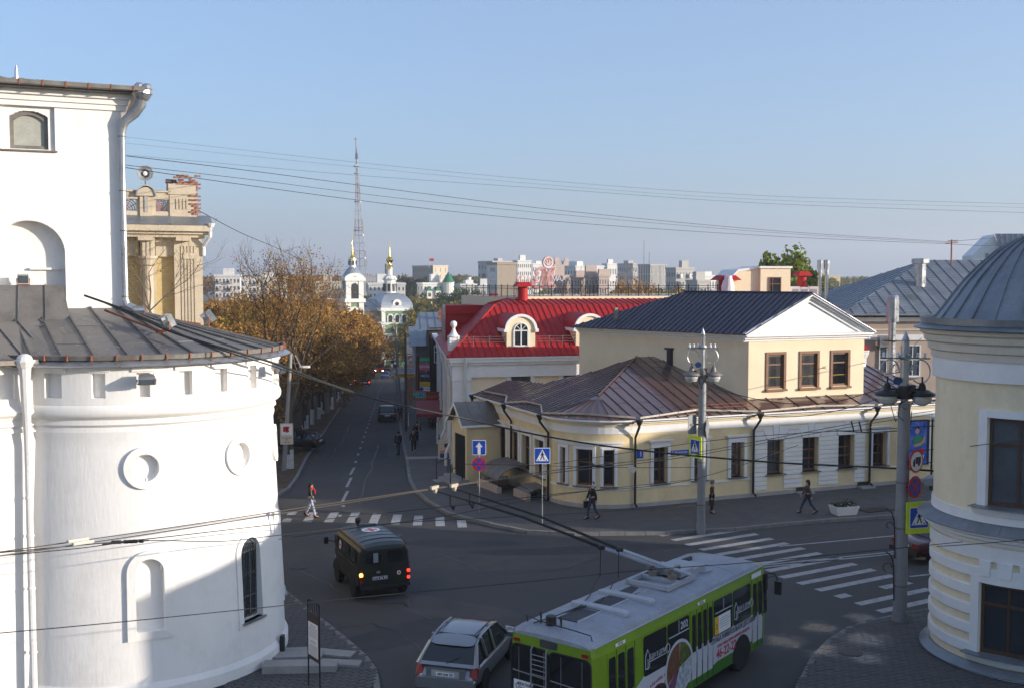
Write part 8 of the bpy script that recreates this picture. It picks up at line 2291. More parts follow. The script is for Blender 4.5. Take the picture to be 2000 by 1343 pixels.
  g=MB();yy=L-.06;g.prism([V((sd*h*.45,yy,.58)),V((sd*h*.82,yy-.10,.58)),V((sd*h*.84,yy-.12,.70)),V((sd*h*.45,yy,.70))],(0,.05,0));g.build('headlamp',MT['head_on']if head else MT['chrome'],t)
 if rear=='hatch':
  a,b=c[0],c[1];dy=(b[0]-a[0]);dz=(b[2]-a[2]);nrm=V((0,-dz,dy)).normalized()*.012
  def RW(x,f):return V((x,a[0]+dy*f,a[2]+dz*f))+nrm
  g=MB();w0,w1=h*.86,h*.73;g.prism([RW(-w0,.10),RW(w0,.10),RW(w1,.90),RW(-w1,.90)],nrm*.4);g.build('rear_window',MT['bus_glass'],t)
  for sd in(-1,1):g=MB();g.prism([RW(sd*w0,-.05),RW(sd*h*.93,-.05),RW(sd*(h*.81),1.0),RW(sd*w1,1.0)],nrm*.5);g.build('rear_pillar',MT[paint],t)
  g=MB();g.prism([RW(-w0,-.06),RW(w0,-.06),RW(w0,.10),RW(-w0,.10)],nrm*.5);g.build('tailgate_edge',MT[paint],t)
  g=MB();g.tube([RW(-.02,.08)-V((0,.02,0)),RW(.32,.4)-V((0,.02,0))],.01,4);g.build('wiper',MT['black'],t)
  g=MB();g.bx(-h*.62,h*.62,.0,.13,.60,belt-.08);g.build('tailgate',MT[paint],t)
  g=MB();g.bx(-.40,.40,-.012,.0,.62,.80);g.build('plate_recess',MT['plinth'],t)
  g=MB();g.prism([V((x,-.06,z))for x,z in rrect(-h*.94,h*.94,.30,.58,.08)],(0,.16,0));g.build('bumper',MT[paint],t)
  for sd in(-1,1):g=MB();g.tube([V((sd*h*.60,.95,H+.03)),V((sd*h*.62,L*.5,H+.02))],.014,5);g.build('roof_rail',MT['black'],t)
 else:
  a,b=c[0],c[1];g=MB();g.prism([V((-h*.80,a[0]-.005,a[2]+.02)),V((h*.80,a[0]-.005,a[2]+.02)),V((h*.70,b[0]-.03,b[2]-.03)),V((-h*.70,b[0]-.03,b[2]-.03))],(0,-.012,.008));g.build('rear_window',MT['bus_glass'],t)
  g=MB();g.bx(-h*.96,h*.96,-.08,.06,.36,.54);g.build('bumper',MT['black'],t)
 pl_y=-.02 if rear=='hatch' else-.012
 g=MB();g.bx(-.26,.26,pl_y,pl_y+.008,.64,.755);o=g.build('number_plate',MT['sign_white'],t)
 if plate:text(plate,.10,o,face_M((0,pl_y-.006,.697),(0,-1,0)),MT['ink_blue'],bold=.002)
 return t
cd=V((.28,.96,0)).normalized()
car('silver_car','silver estate hatchback waiting beside the trolleybus, seen from behind',V((-1.80,28.35,0)),math.atan2(cd.y,cd.x)-PI/2,'silver',4.4,1.78,1.50,lit='tail_off',plate='о811ов 33')
car('maroon_car','dark maroon saloon half hidden behind the round yellow corner building',V((15.75,42.6,0)),HA-PI/2,'car_maroon',4.1,1.62,1.42,rear='saloon',plate='т176мк 33')
def on_street(px,py):p=G(px,py);return p
car('black_car','black car parked nose-down along the right kerb of the side street',on_street(757,824),SA+R(2),'car_black',4.5,1.80,1.48,rear='saloon')
car('parked_car','black car with pale sky on its windscreen parked on the left verge behind a tree',on_street(622,884)+V((0,1.0,.1)),SA+R(75),'car_black',4.2,1.70,1.42)
car('red_car','dark red hatchback driving away down the side street with lit tail lamps',on_street(713,754),SA,'car_red',4.0,1.66,1.42,lit='tail_on')
car('parked_car','dark car with a lit red lamp parked left of the red hatchback',on_street(699,750),SA+R(4),'car_black',4.0,1.66,1.42,lit='tail_on',rear='saloon')
car('blue_car','blue saloon coming up the side street towards the camera',on_street(752,739)+SDIR*4,SA+PI,'car_blue',4.2,1.70,1.42,rear='saloon',head=False)
for px,py,pa,lab in((672,757,'car_white','white car parked under the trees, nearest of the parked row'),(682,748,'car_black','dark car parked under the trees further down the row'),(660,765,'silver','silver car nose showing between the whitewashed trunks')):
 car('parked_car',lab,on_street(px,py)-FRONT*1.2,SA+R(40),pa,4.1,1.66,1.42,group='cars parked under the street trees')
car('parked_car','dark car far down the street right of the red lorry',on_street(757,722),SA+PI,'car_black',4.1,1.66,1.42,rear='saloon')
lo=on_street(741,727);lt=thing('lorry','dark red flat-fronted lorry with lit headlamps far down the side street','lorry',lo,SA+PI)
g=MB();g.loft([[V((x,y,z))for x,z in((-1.2,.7),(1.2,.7),(1.22,1.5),(1.15,2.7),(-1.15,2.7),(-1.22,1.5))]for y in(4.3,6.0)]);g.build('cab',MT['car_red'],lt)
g=MB();g.bx(-1.0,1.0,6.0,6.02,1.65,2.45);g.build('windscreen',MT['bus_glass'],lt)
g=MB();g.bx(-1.25,1.25,0,4.2,1.1,3.0);g.build('cargo_box',MT['car_red'],lt)
g=MB();g.bx(-.4,.4,5.2,5.5,2.7,2.9);g.build('roof_sign',MT['sign_amber'],lt)
g=MB();g.bx(-1.15,1.15,6.0,6.15,.55,.95);g.build('bumper',MT['black'],lt)
for s in(-1,1):
 g=MB();g.lathe([(0,0),(.16,0),(.16,.05),(0,.05)],(s*.9,6.12,.95),14,axis=Matrix.Rotation(-PI/2,3,'X'));g.build('headlamp',MT['head_on'],lt)
 for y in(1.2,5.1):wheel(lt,s*1.05,y,.48,.3,s)
# people
def cloth(nm,c,r=.85):return mat('cloth_'+nm,c,r,var=.2,scale=6,fine=.1)
MT['c_black']=cloth('black',(.014,.014,.016));MT['c_leather']=mat('black_leather',(.022,.018,.016),.4,var=.3,scale=5);MT['c_jeans']=cloth('pale_jeans',(.34,.40,.52));MT['c_dkjeans']=cloth('dark_jeans',(.035,.045,.075));MT['c_brown']=cloth('brown_coat',(.055,.024,.016));MT['c_olive']=cloth('olive_jacket',(.085,.07,.055));MT['c_red']=cloth('red_scarf',(.50,.025,.02));MT['c_grey']=cloth('grey_cap',(.16,.13,.11));MT['c_pink']=cloth('pink_top',(.5,.25,.3));MT['shoe']=flat('dark_shoe',(.02,.014,.01),.5);MT['c_navy']=cloth('navy',(.02,.022,.035))
def skin_mesh(nm,pts,edges,m,parent,sub=1,root=0):
 """pts: [(Vector, (rx, ry))]; grown with the Skin modifier"""
 me=bpy.data.meshes.new(nm);me.from_pydata([tuple(p)for p,r in pts],edges,[]);me.materials.append(m)
 o=bpy.data.objects.new(nm,me);link(o,parent)
 o.modifiers.new('skin','SKIN')
 for i,(p,r)in enumerate(pts):
  v=me.skin_vertices[0].data[i];v.radius=r if isinstance(r,tuple)else(r,r);v.use_root=(i==root)
 s=o.modifiers.new('smooth','SUBSURF');s.levels=sub;s.render_levels=sub
 for mm in o.modifiers:
  if mm.type=='SKIN':mm.use_smooth_shade=True
 return o
def person(label,loc,facing,h,coat,legs,hair='hair',stride=.0,lean=0.0,arms=((.1,-.1),(-.1,-.1)),coat_len=0.0,hat=None,female=False,scarf=None,extra=None,turn=0.0,skirt=False,shoes='shoe',phones=False,bag=None,backpack=False,group=None):
 """local frame: faces -Y before rotation; facing = heading angle of the walking direction"""
 t=thing('person',label,'person',loc,facing+PI/2,group);k=h/1.75
 t.scale=(k,k,k)
 sw=.175 if female else .20
 hip,kneeh,ank=.92,.49,.09
 L=[]
 for s,f in((-1,stride),(1,-stride)):
  hipp=V((s*.095,0,hip));ft=-f*.42
  kn=V((s*.10,ft*.45-.05*(1 if f>0 else .3),kneeh+abs(f)*.02));an=V((s*.10,ft+(.05 if f<0 else 0),ank+(.06 if f<0 and stride else 0)))
  toe=an+V((0,-.17,-.055 if not(f<0 and stride)else-.09));L.append((hipp,kn,an,toe))
 ls=-lean
 pel=V((0,0,.96));sp=V((0,ls*.12,1.14));che=V((0,ls*.28,1.33));nk=V((0,ls*.42,1.47));hd0=V((0,ls*.5-.01,1.55));hd1=V((0,ls*.55-.015,1.68))
 A=[]
 for s,(fw,bend)in zip((-1,1),arms):
  sh=che+V((s*sw,0,.06));el=sh+V((s*.05,-fw*.26,-.27+abs(fw)*.03));fd=V((0,-fw-bend,-1)).normalized()if abs(bend)<1.5 else V((-s*.35,-1,.25)).normalized();wr=el+fd*.24;A.append((sh,el,wr,fd))
 pts=[(pel,(.12,.10)),(sp,(.12,.09)),(che,(.14,.10)),(nk,(.055,.055)),(hd0,(.075,.085)),(hd1,(.078,.088))];ed=[(0,1),(1,2),(2,3),(3,4),(4,5)]
 for hp,kn,an,toe in L:
  i=len(pts);pts+=[(hp,.085),(kn,.056),(an,.042),(toe,(.04,.028))];ed+=[(0,i),(i,i+1),(i+1,i+2),(i+2,i+3)]
 for sh,el,wr,fd in A:
  i=len(pts);pts+=[(sh,.055),(el,.042),(wr,.030)];ed+=[(2,i),(i,i+1),(i+1,i+2)]
 skin_mesh('body',pts,ed,MT['skin'],t)
 g=MB();f=hd0.lerp(hd1,.35);g.prism([f+V((-.012,-.088,-.02)),f+V((.012,-.088,-.02)),f+V((0,-.085,.03))],(0,-.018,-.004));g.build('nose',MT['skin'],t)
 for s in(-1,1):
  g=MB();g.sphere(f+V((s*.03,-.082,.035)),.010,6,4);g.build('eye',MT['hair'],t)
  g=MB();g.sphere(f+V((s*.078,.0,.01)),.022,6,4,(.4,.8,1.3));g.build('ear',MT['skin'],t)
 g=MB();g.box(f+V((0,-.086,-.05)),(.045,.01,.009));g.build('mouth',MT['sign_maroon'],t)
 for(sh,el,wr,fd),s in zip(A,(-1,1)):
  u=V((0,1,0));side=fd.cross(V((1,0,0))).normalized();acr=V((0,1,0))if abs(fd.y)<.8 else V((1,0,0));acr=(acr-fd*acr.dot(fd)).normalized();nn=fd.cross(acr)
  g=MB();r_=[[wr+fd*d+acr*(a*w)+nn*(b*.014)for a,b in((-1,-1),(1,-1),(1,1),(-1,1))]for d,w in((0,.026),(.05,.040),(.085,.038))];g.loft(r_)
  for q,ln in zip((-.028,-.010,.009,.027),(.065,.078,.074,.058)):
   b0=wr+fd*.08+acr*q;g.tube([b0,b0+fd*ln*.5-nn*s*.006,b0+fd*ln*.9-nn*s*.022],[.0095,.0085,.006],5)
  b0=wr+fd*.03-acr*.034;g.tube([b0,b0-acr*.028+fd*.03,b0-acr*.03+fd*.06],[.011,.0095,.007],5)
  g.build('hand',MT['skin'],t)
 pts=[(pel,(.135,.115))];ed=[]
 for hp,kn,an,toe in L:
  i=len(pts);pts+=[(hp,.098),(kn,.070),(an+V((0,0,.03)),.058)];ed+=[(0,i),(i,i+1),(i+1,i+2)]
 skin_mesh('trousers',pts,ed,MT[legs],t)
 pts=[(pel+V((0,0,-.02)),(.15,.125)),(sp,(.145,.115)),(che,(.165,.125)),(che+V((0,0,.10)),(.085,.08))];ed=[(0,1),(1,2),(2,3)]
 if coat_len:
  i=len(pts);pts+=[(pel+V((0,0,-coat_len*.5)),(.165,.14)),(pel+V((0,0,-coat_len)),(.18,.155))];ed+=[(0,i),(i,i+1)]
 for sh,el,wr,fd in A:
  i=len(pts);pts+=[(sh,.075),(el,.062),(wr,.047)];ed+=[(2,i),(i,i+1),(i+1,i+2)]
 skin_mesh('coat',pts,ed,MT[coat],t)
 for hp,kn,an,toe in L:
  d=(toe-an);g=MB();r_=[[an+d*f_+V((a*w,0,z))for a,z in((-1,lo),(1,lo),(1,hi),(-1,hi))]for f_,w,lo,hi in((-.45,.036,-.075,.03),(.0,.044,-.08,.04),(.6,.048,-.055,.005),(1.15,.034,-.035,-.005))];g.loft(r_);g.build('shoe',MT[shoes],t)
 if hair:
  g=MB();c=hd0.lerp(hd1,.62)+V((0,.018,.012));g.sphere(c,.098,12,8,(.95,1.08,1.02))
  if female:g.loft([[c+V((x*w,.03+y*w*.7,z))for x,y in((-1,-.5),(1,-.5),(1,1),(-1,1))]for z,w in((.0,.09),(-.12,.10),(-.24,.085))])
  g.smooth=True;o=g.build('hair',MT[hair],t)
  o.data.transform(Matrix.Translation((0,.012,0)))
 if hat:
  g=MB();c=hd1+V((0,.01,.02));g.lathe([(.115,-.02),(.118,0),(.10,.06),(.05,.09),(0,.095)],c,14);g.lathe([(.10,-.01),(.14,-.025),(.14,-.015),(.10,.0)],c,14);g.smooth=True;g.build('hat',MT[hat],t)
 if scarf:
  g=MB();c=nk+V((0,-.01,0));g.tube([c+V((.085*math.cos(2*PI*q/10),.085*math.sin(2*PI*q/10),.01*math.sin(q)))for q in range(11)],.045,7);g.tube([c+V((.03,-.10,-.02)),c+V((.05,-.17,-.14)),c+V((.04,-.17,-.30))],[.04,.045,.05],6);g.smooth=True;g.build('scarf',MT[scarf],t)
 if phones:
  g=MB();c=hd0.lerp(hd1,.5);g.tube([c+V((.105*math.cos(PI*q/8),.01,.11*math.sin(PI*q/8)))for q in range(9)],.014,5)
  for s in(-1,1):g.sphere(c+V((s*.1,.01,-.005)),.04,8,6,(.6,1,1))
  g.build('headphones',MT['sign_white'],t)
 if backpack:
  g=MB();r_=[[che+V((x*w,.10+y,z))for x,y in((-1,0),(1,0),(1,.14),(-1,.14))]for z,w in((-.28,.13),(-.1,.15),(.08,.12))];g.loft(r_);g.build('backpack',MT['c_black'],t)
 if bag:
  wr=A[0][2];g=MB();g.tube([wr+V((0,0,-.02)),wr+V((0,.05,-.12)),wr+V((0,-.05,-.12)),wr+V((0,0,-.02))],.008,4);g.bx(wr.x-.05,wr.x+.05,wr.y-.14,wr.y+.14,wr.z-.42,wr.z-.12);g.build('bag',MT[bag],t)
 return t
def hd(a,b):d=G(*b)-G(*a);return math.atan2(d.y,d.x)
E0_=hd((600,1010),(640,1010))
person('woman in black jacket, red scarf and pale jeans on the left crossing',G(607,1009),E0_,1.68,'c_leather','c_jeans',stride=.55,lean=.05,arms=((.25,.3),(-.25,.1)),female=True,scarf='c_red',shoes='c_brown')
person('man in black with white headphones walking in front of the rounded corner windows',G(1157,1013,.13),R(195),1.80,'c_black','c_dkjeans',stride=.5,lean=.04,arms=((.3,.2),(-.3,.2)),phones=True,bag='c_navy')
person('elderly woman in a long dark brown coat and round hat standing behind the lamp pole',G(1390,1001,.13),R(-20),1.58,'c_brown','c_black',hair='c_grey',coat_len=.42,hat='c_grey',arms=((0,.1),(0,.1)),lean=.03,bag='c_brown')
person('woman in an olive jacket and jeans striding past the white blocks',G(1577,1002,.13),R(175),1.66,'c_olive','c_dkjeans',stride=.85,lean=.03,arms=((.4,.2),(-.35,.1)),female=True,coat_len=.10)
person('man with a backpack stepping off the right kerb of the side street',G(778,888),SA+PI*.5+R(15),1.75,'c_navy','c_dkjeans',stride=.35,arms=((.2,.2),(-.2,.2)),backpack=True)
person('man in a black coat walking on the shaded pavement, nearer of the two',G(808,884,.13),SA-PI/2,1.76,'c_black','c_black',stride=.35,arms=((.2,.1),(-.2,.1)),coat_len=.2)
person('broad man in a black jacket walking on the shaded pavement, further of the two',G(815,866,.13),SA+PI/2,1.80,'c_black','c_black',stride=.3,arms=((.2,.6),(-.1,.2)))
person('dark figure crossing the side street far beyond the red hatchback',G(717,733),R(20),1.72,'c_black','c_black',stride=.4)
person('dark figure standing by the kerb beside the utility poles',G(782,822,.13),SA-PI/2,1.74,'c_navy','c_black',stride=.2)
person('dark figure waiting under the maroon shop awning',G(846,838,.13),SA+2.0,1.72,'c_black','c_black',stride=.1)
# poles and lamps
MT['lamp_glass']=mat('lamp_glass',(.5,.5,.46),.15,var=.1);MT['bluelamp']=flat('blue_lens',(.05,.16,.4),.15)
def lamp_pole(label,px,py,top_y,r0,r1,ringr,armx,m='steel',dark='black',rot=0.0):
 b=G(px,py,.13);d=b.y;H=zat(top_y,d)-b.z
 t=thing('lamp_pole',label,'lamp post',b,rot,'ornate lamp and wire poles')
 ds=H-1.15
 g=MB();g.tube([V((0,0,-.2)),V((0,0,ds-1.2))],r0,14,r2=r1);g.tube([V((0,0,0)),V((0,0,.35))],r0*1.12,14);g.smooth=True;g.build('pole',MT[m],t)
 g=MB();g.tube([V((0,0,ds-1.2)),V((0,0,H-.35))],r1*.62,10);g.lathe([(r1*.5,0),(r1*.62,.08),(0,.38)],(0,0,H-.38),10);g.lathe([(r1*.9,-.08),(r1*1.1,0),(r1*.9,.08)],(0,0,H-.85),10);g.build('spike',MT['galv'],t)
 g=MB();za=H-.9;g.tube([V((-armx*1.6,0,za)),V((armx*1.6,0,za))],.025,6);g.build('cross_arm',MT['gutter'],t)
 for x in(-1.4,-.95,-.5,.8,1.25):
  g=MB();g.lathe([(.03,0),(.055,.04),(.04,.09),(.05,.15),(0,.18)],(x*armx,0,za+.02),8);g.build('insulator',MT['sign_white'],t)
 for s in(-1,1):
  g=MB();c=V((s*(r1+ringr*.95),0,za-.12-ringr));pts=[c+V((s*ringr*math.cos(a),0,ringr*1.25*math.sin(a)))for a in[PI*1.0-k*PI*1.75/22 for k in range(23)]];g.tube(pts,.022,6)
  e=pts[0];g.tube([c+V((-s*ringr*.55+s*.10*math.cos(q),0,.10*math.sin(q)+.12))for q in[k*.6 for k in range(9)]],.018,5);g.build('scroll',MT['galv'],t)
  lx=s*(armx+.06);lz=ds-.95
  g=MB();g.tube([V((lx,0,lz+.62)),V((lx,0,lz+.36))],.03,6);g.lathe([(.05,.42),(.10,.36),(.13,.2),(.36,.10),(.40,.03),(.38,0),(.20,.02)],(lx,0,lz),18);g.smooth=True;ln=g.build('lantern',MT[dark],t)
  g=MB();g.lathe([(.30,.0),(.31,-.1),(.24,-.24),(.1,-.31),(0,-.32)],(lx,0,lz),18);g.smooth=True;g.build('lamp_bowl',MT['lamp_glass'],ln)
  g=MB();g.tube([V((s*r1*.6,0,lz+.2)),V((lx,0,lz+.22))],.03,6);g.build('lantern_arm',MT[dark],ln)
 g=MB();g.lathe([(r1*1.25,0),(r1*1.3,.3),(r1*1.05,.42)],(0,0,ds-1.05),12);[g.box((s*.22,-.1,ds-.75+s*.05),(.16,.2,.22))for s in(-1,1)];g.build('clamp_box',MT[dark],t)
 g=MB();ax=Matrix.Rotation(R(115),3,'X');g.lathe([(.08,-.12),(.14,0),(.14,.03)],(-armx*.55,-.18,ds-.45),12,axis=ax);fl=g.build('spot_lamp',MT[dark],t)
 g=MB();g.lathe([(0,0),(.13,0)],(-armx*.55,-.18,ds-.45),12,axis=ax);g.v=[v+ax@V((0,0,.034))for v in g.v];g.build('lens',MT['bluelamp'],fl)
 for k in range(7):
  rr=random.Random(k+int(px));a=rr.uniform(0,6.28);z=ds-rr.uniform(.6,1.6);p=V((r1*1.2*math.cos(a),r1*1.2*math.sin(a),z));g=MB();g.tube([p,p+V((rr.uniform(-.3,.3),rr.uniform(-.2,.2),rr.uniform(-.5,.1))),p+V((rr.uniform(-.25,.25),0,rr.uniform(-.7,-.3))),p+V((0,0,-.6))],.014,5);g.build('loose_cable',MT['wire'],t)
 for z in(1.2,3.1,4.6):g=MB();rz=r0+(r1-r0)*z/ds;g.lathe([(rz+.012,-.03),(rz+.014,.03)],(0,0,z),14);g.build('band',MT['gutter'],t)
 return t,b,d
lp1,b1,d1=lamp_pole('pale grey lamp pole with two lanterns in front of the corner house',1369,1036,640,.19,.165,.26,.42,dark='gutter')
lp2,b2,d2=lamp_pole('darker lamp pole with black lanterns beside the domed corner building',1757,1212,645,.22,.19,.30,.48,rot=R(-8))
g=MB();P=b2;
for z,s in((1.9,.5),(3.3,.35)):
 g.tube([P+V((-.22,-.05,z-1.2)),P+V((-.26,-.05,z)),P+V((-.34,-.05,z+.3)),P+V((-.55,-.05,z+.45))],.022,5);g.tube([P+V((-.3-.3*s+.3*s*math.cos(q),-.05,z-.1+.3*s*math.sin(q)))for q in[k*.55 for k in range(9)]],.018,5)
tag(g.build('scroll_bracket',MT['black']),'thin black curled iron brackets on the left of the right lamp pole','bracket')
# road signs
def sign_plate(t,nm,pts,m,M,d=.02,y=0.0,par=None):
 g=MB();g.prism([V((x,-y,z))for x,z in pts],(0,d,0));return xf(g,M).build(nm,MT[m],par or t)
def circ(r,n=28,cx=0,cz=0):return[(cx+r*math.cos(2*PI*k/n),cz+r*math.sin(2*PI*k/n))for k in range(n)]
def ped_sign(t,M,s,border=False):
 if border:sign_plate(t,'yellow_border',rrect(-.66*s,.66*s,-.74*s,.74*s,.05),'sign_yel',M,.03)
 o=sign_plate(t,'plate',rrect(-.5*s,.5*s,-.5*s,.5*s,.04),'sign_white',M,.03,.006)
 sign_plate(t,'blue_field',rrect(-.465*s,.465*s,-.465*s,.465*s,.03),'sign_blue',M,.004,.011,o)
 sign_plate(t,'white_triangle',[(-.40*s,-.33*s),(.40*s,-.33*s),(0,.42*s)],'sign_white',M,.004,.016,o)
 mk=lambda a:sign_plate(t,'walking_figure',[(x*s,z*s)for x,z in a],'ink_blue',M,.004,.021,o)
 mk(circ(.048,12,.0,.245));mk([(-.05,.18),(.05,.19),(.06,.0),(-.04,-.02)]);mk([(-.04,.0),(.02,.0),(-.09,-.26),(-.15,-.25)]);mk([(.0,.0),(.06,.0),(.15,-.24),(.10,-.27)]);mk([(.04,.18),(.14,.04),(.11,.02),(.03,.12)]);mk([(-.05,.17),(-.12,.02),(-.09,.01),(-.03,.10)])
 for x in(-.25,0,.25):mk([(x-.05+x*.1,-.30),(x+.03+x*.1,-.30),(x+.03,-.24),(x-.03,-.24)])if abs(x)>.1 else None
def nostop(t,M,r):
 o=sign_plate(t,'red_disc',circ(r),'sign_red',M,.02,.004)
 for k in range(4):
  a0=PI/4+PI/2*k;pts=[]
  n=8
  for i in range(n+1):a=a0+.18+(PI/2-.36)*i/n;pts.append((r*.80*math.cos(a),r*.80*math.sin(a)))
  c=a0+PI/4;pts.append((r*.14*math.cos(c),r*.14*math.sin(c)));sign_plate(t,'blue_quarter',pts,'sign_blue',M,.004,.009,o)
p=G(936,1001,.13);t=thing('road_sign','blue one-way arrow sign above a round no-stopping sign on a thin post','road sign',p,R(-4));s=p.y/FPX
zA=zat(873,p.y)-p.z;zB=zat(903,p.y)-p.z
g=MB();g.tube([V((0,.04,-.2)),V((0,.04,zA+.3))],.03,8);g.build('post',MT['steel'],t)
o=sign_plate(t,'plate',rrect(-.33,.33,zA-.36,zA+.36,.05),'sign_white',Matrix.Identity(4),.02,.004);sign_plate(t,'blue_field',rrect(-.30,.30,zA-.33,zA+.33,.04),'sign_blue',Matrix.Identity(4),.004,.009,o)
sign_plate(t,'white_arrow',[(-.07,zA-.32),(.07,zA-.32),(.07,zA+.02),(.17,zA+.02),(0,zA+.26),(-.17,zA+.02),(-.07,zA+.02)],'sign_white',Matrix.Identity(4),.004,.014,o)
nostop(t,Matrix.Translation((0,0,zB-.06)),.33)
p=G(1059,1027,.13);t=thing('road_sign','blue pedestrian crossing sign on a thin grey post at the pavement corner','road sign',p,R(2));zA=zat(889,p.y)-p.z
g=MB();g.tube([V((0,.04,-.2)),V((0,.04,zA+.3))],.03,8);g.build('post',MT['steel'],t);ped_sign(t,Matrix.Translation((0,0,zA)),.72)
t=thing('road_sign','yellow bordered pedestrian crossing sign clamped edge-on to the pale grey lamp pole','road sign',b1+V((-.16,-.2,zat(872,d1)-b1.z)),R(-62));ped_sign(t,Matrix.Translation((-.28,0,0)),.66,True)
t=thing('road_sign','back of a square grey sign plate on the left of the pale lamp pole','road sign',b1+V((-.42,-.05,zat(828,d1)-b1.z)),R(25));sign_plate(t,'plate',rrect(-.24,.2,-.42,.42,.08),'sign_back',Matrix.Identity(4));g=MB();g.bx(-.1,.45,-.03,-.005,-.04,.04);g.build('clamp',MT['gutter'],t)
t=thing('road_sign','dark edge-on diamond sign plate on the right of the pale lamp pole','road sign',b1+V((.24,-.02,zat(836,d1)-b1.z)),R(68));sign_plate(t,'plate',[(0,-.55),(.42,0),(0,.55),(-.42,0)],'sign_back',Matrix.Identity(4));g=MB();g.bx(-.1,.1,.02,.05,-.04,.04);g.build('clamp',MT['gutter'],t)
def polesign(label,px,py,rot):
 q=D(px,py,d2-.25);t=thing('road_sign',label,'road sign',q,rot);
 g=MB();dx=b2.x-q.x;g.tube([V((0,.03,0)),V((dx*.9,.12,0))],.022,5);g.build('bracket',MT['black'],t);return t
t=polesign('round no-lorries sign with a red rim on the right lamp pole',1790,900,R(36));o=sign_plate(t,'red_disc',circ(.37),'sign_red',Matrix.Identity(4),.02,.004);sign_plate(t,'white_disc',circ(.31),'sign_white',Matrix.Identity(4),.004,.009,o)
for pts in([(-.06,-.08),(.22,-.08),(.22,.14),(-.06,.14)],[(-.20,-.08),(-.08,-.08),(-.08,.09),(-.14,.09),(-.20,.0)],circ(.055,12,-.14,-.11),circ(.055,12,.12,-.11)):sign_plate(t,'lorry_figure',pts,'ink_blue',Matrix.Identity(4),.004,.014,o)
t=polesign('round no-stopping sign with a red cross on the right lamp pole',1787,950,R(36));nostop(t,Matrix.Identity(4),.36)
t=polesign('large yellow bordered pedestrian crossing sign low on the right lamp pole',1795,1010,R(14));ped_sign(t,Matrix.Identity(4),.70,True)
def hang(label,px0,px1,y0,y1,d,m,txt=None,tm='ink_blue'):
 c=D((px0+px1)/2,(y0+y1)/2,d);k=d/FPX;t=thing('direction_sign',label,'road sign',c,R(-3));w,h=(px1-px0)*k/2,(y1-y0)*k/2
 g=MB();g.bx(-w,w,0,.05,-h,h);g.build('board',MT[m],t)
 if txt:text(txt,h*1.1,t,face_M((0,-.006,0),(0,-1,0)),MT[tm],sx=.8)
 return t
dS=108
hang('upper white direction board hung over the right side of the street',776,815,717,724,dS,'sign_white','ул. Горького  →')
hang('middle white direction board hung over the right side of the street',776,815,725,729,dS,'sign_white','←  ул. Дворянская')
hang('yellow direction board below the white ones over the street',776,815,729.5,736,dS,'sign_amber','ТОРГОВЫЕ РЯДЫ  →')
t=thing('road_sign','yellow priority road diamond beside the hanging direction boards','road sign',D(768,736,dS));k=dS/FPX
sign_plate(t,'plate',[(0,-7*k),(7*k,0),(0,7*k),(-7*k,0)],'sign_white',Matrix.Identity(4));sign_plate(t,'amber_field',[(0,-5*k),(5*k,0),(0,5*k),(-5*k,0)],'sign_amber',Matrix.Identity(4),.004,.006)
t=thing('road_sign','red rimmed give way triangle above the other small signs down the street','road sign',D(767,697,dS+2));sign_plate(t,'plate',[(-4.5*k,3*k),(4.5*k,3*k),(0,-4.5*k)],'sign_red',Matrix.Identity(4));sign_plate(t,'white_field',[(-2.8*k,2*k),(2.8*k,2*k),(0,-2.6*k)],'sign_white',Matrix.Identity(4),.004,.006)
t=thing('road_sign','small blue plate under the give way triangle','road sign',D(767,706,dS+2));sign_plate(t,'plate',rrect(-3.4*k,3.4*k,-2.6*k,2.6*k,.02),'sign_blue',Matrix.Identity(4))
t=thing('road_sign','small round no-stopping sign in the cluster down the street','road sign',D(771,714,dS+1));nostop(t,Matrix.Identity(4),4*k)
t=thing('road_sign','small white text plate under the sign cluster down the street','road sign',D(769,725,dS));sign_plate(t,'plate',rrect(-4*k,4*k,-2.6*k,2.6*k,.02),'sign_white',Matrix.Identity(4))
t=thing('road_sign','white arrow board further down between the utility poles','road sign',D(801,706,118));sign_plate(t,'plate',rrect(-.28,.28,-.2,.2,.02),'sign_white',Matrix.Identity(4));sign_plate(t,'dark_arrow',[(-.15,-.04),(.05,-.04),(.05,-.12),(.2,0),(.05,.12),(.05,.04),(-.15,.04)],'ink_blue',Matrix.Identity(4),.004,.006)
# utility poles and street lamps down the street
def util(label,px,py,yt,r,heads=(),m='concrete',lean=0.0):
 b=G(px,py,.1);H=zat(yt,b.y)-b.z;t=thing('utility_pole',label,'utility pole',b,0,'utility poles along the side street')
 g=MB();g.tube([V((0,0,-.3)),V((lean,0,H))],r,10,r2=r*.7);g.smooth=True;g.build('pole',MT[m],t)
 for hx,hy,hl in heads:
  q=D(hx,hy,b.y)-b;g=MB();g.tube([V((lean*.9,0,H-.5)),V((lean+(q.x-lean)*.4,0,max(H-.1,q.z+.1))),q],.035,6);a=g.build('lamp_arm',MT['steel'],t)
  s=1 if q.x>0 else-1;g=MB();g.loft([[q+V((s*x,y,z))for y,z in((-w,-.05),(w,-.05),(w*.7,.08),(-w*.7,.08))]for x,w in((-.1,.06),(.15,.13),(hl,.11),(hl+.12,.05))]);g.build('lamp_head',MT['sign_pale'],a)
 for z in(.75,.85,.92):g=MB();g.bx(lean-.5,lean+.5,-.04,.04,H*z-.03,H*z+.03);g.build('cross_arm',MT['gutter'],t)
 return t
util('pale concrete pole with a street lamp rising beside the white turret',554,918,690,.15,((588,716,.45),),lean=.55)
util('lamp pole hidden in the trees with its lamp arm reaching over the leaves',612,815,590,.12,((634,584,.6),))
util('second lamp pole hidden in the trees with a lower lamp arm',640,806,632,.11,((640,628,.6),))
util('nearest wooden utility pole on the right pavement of the side street',793,842,640,.13,m='bark')
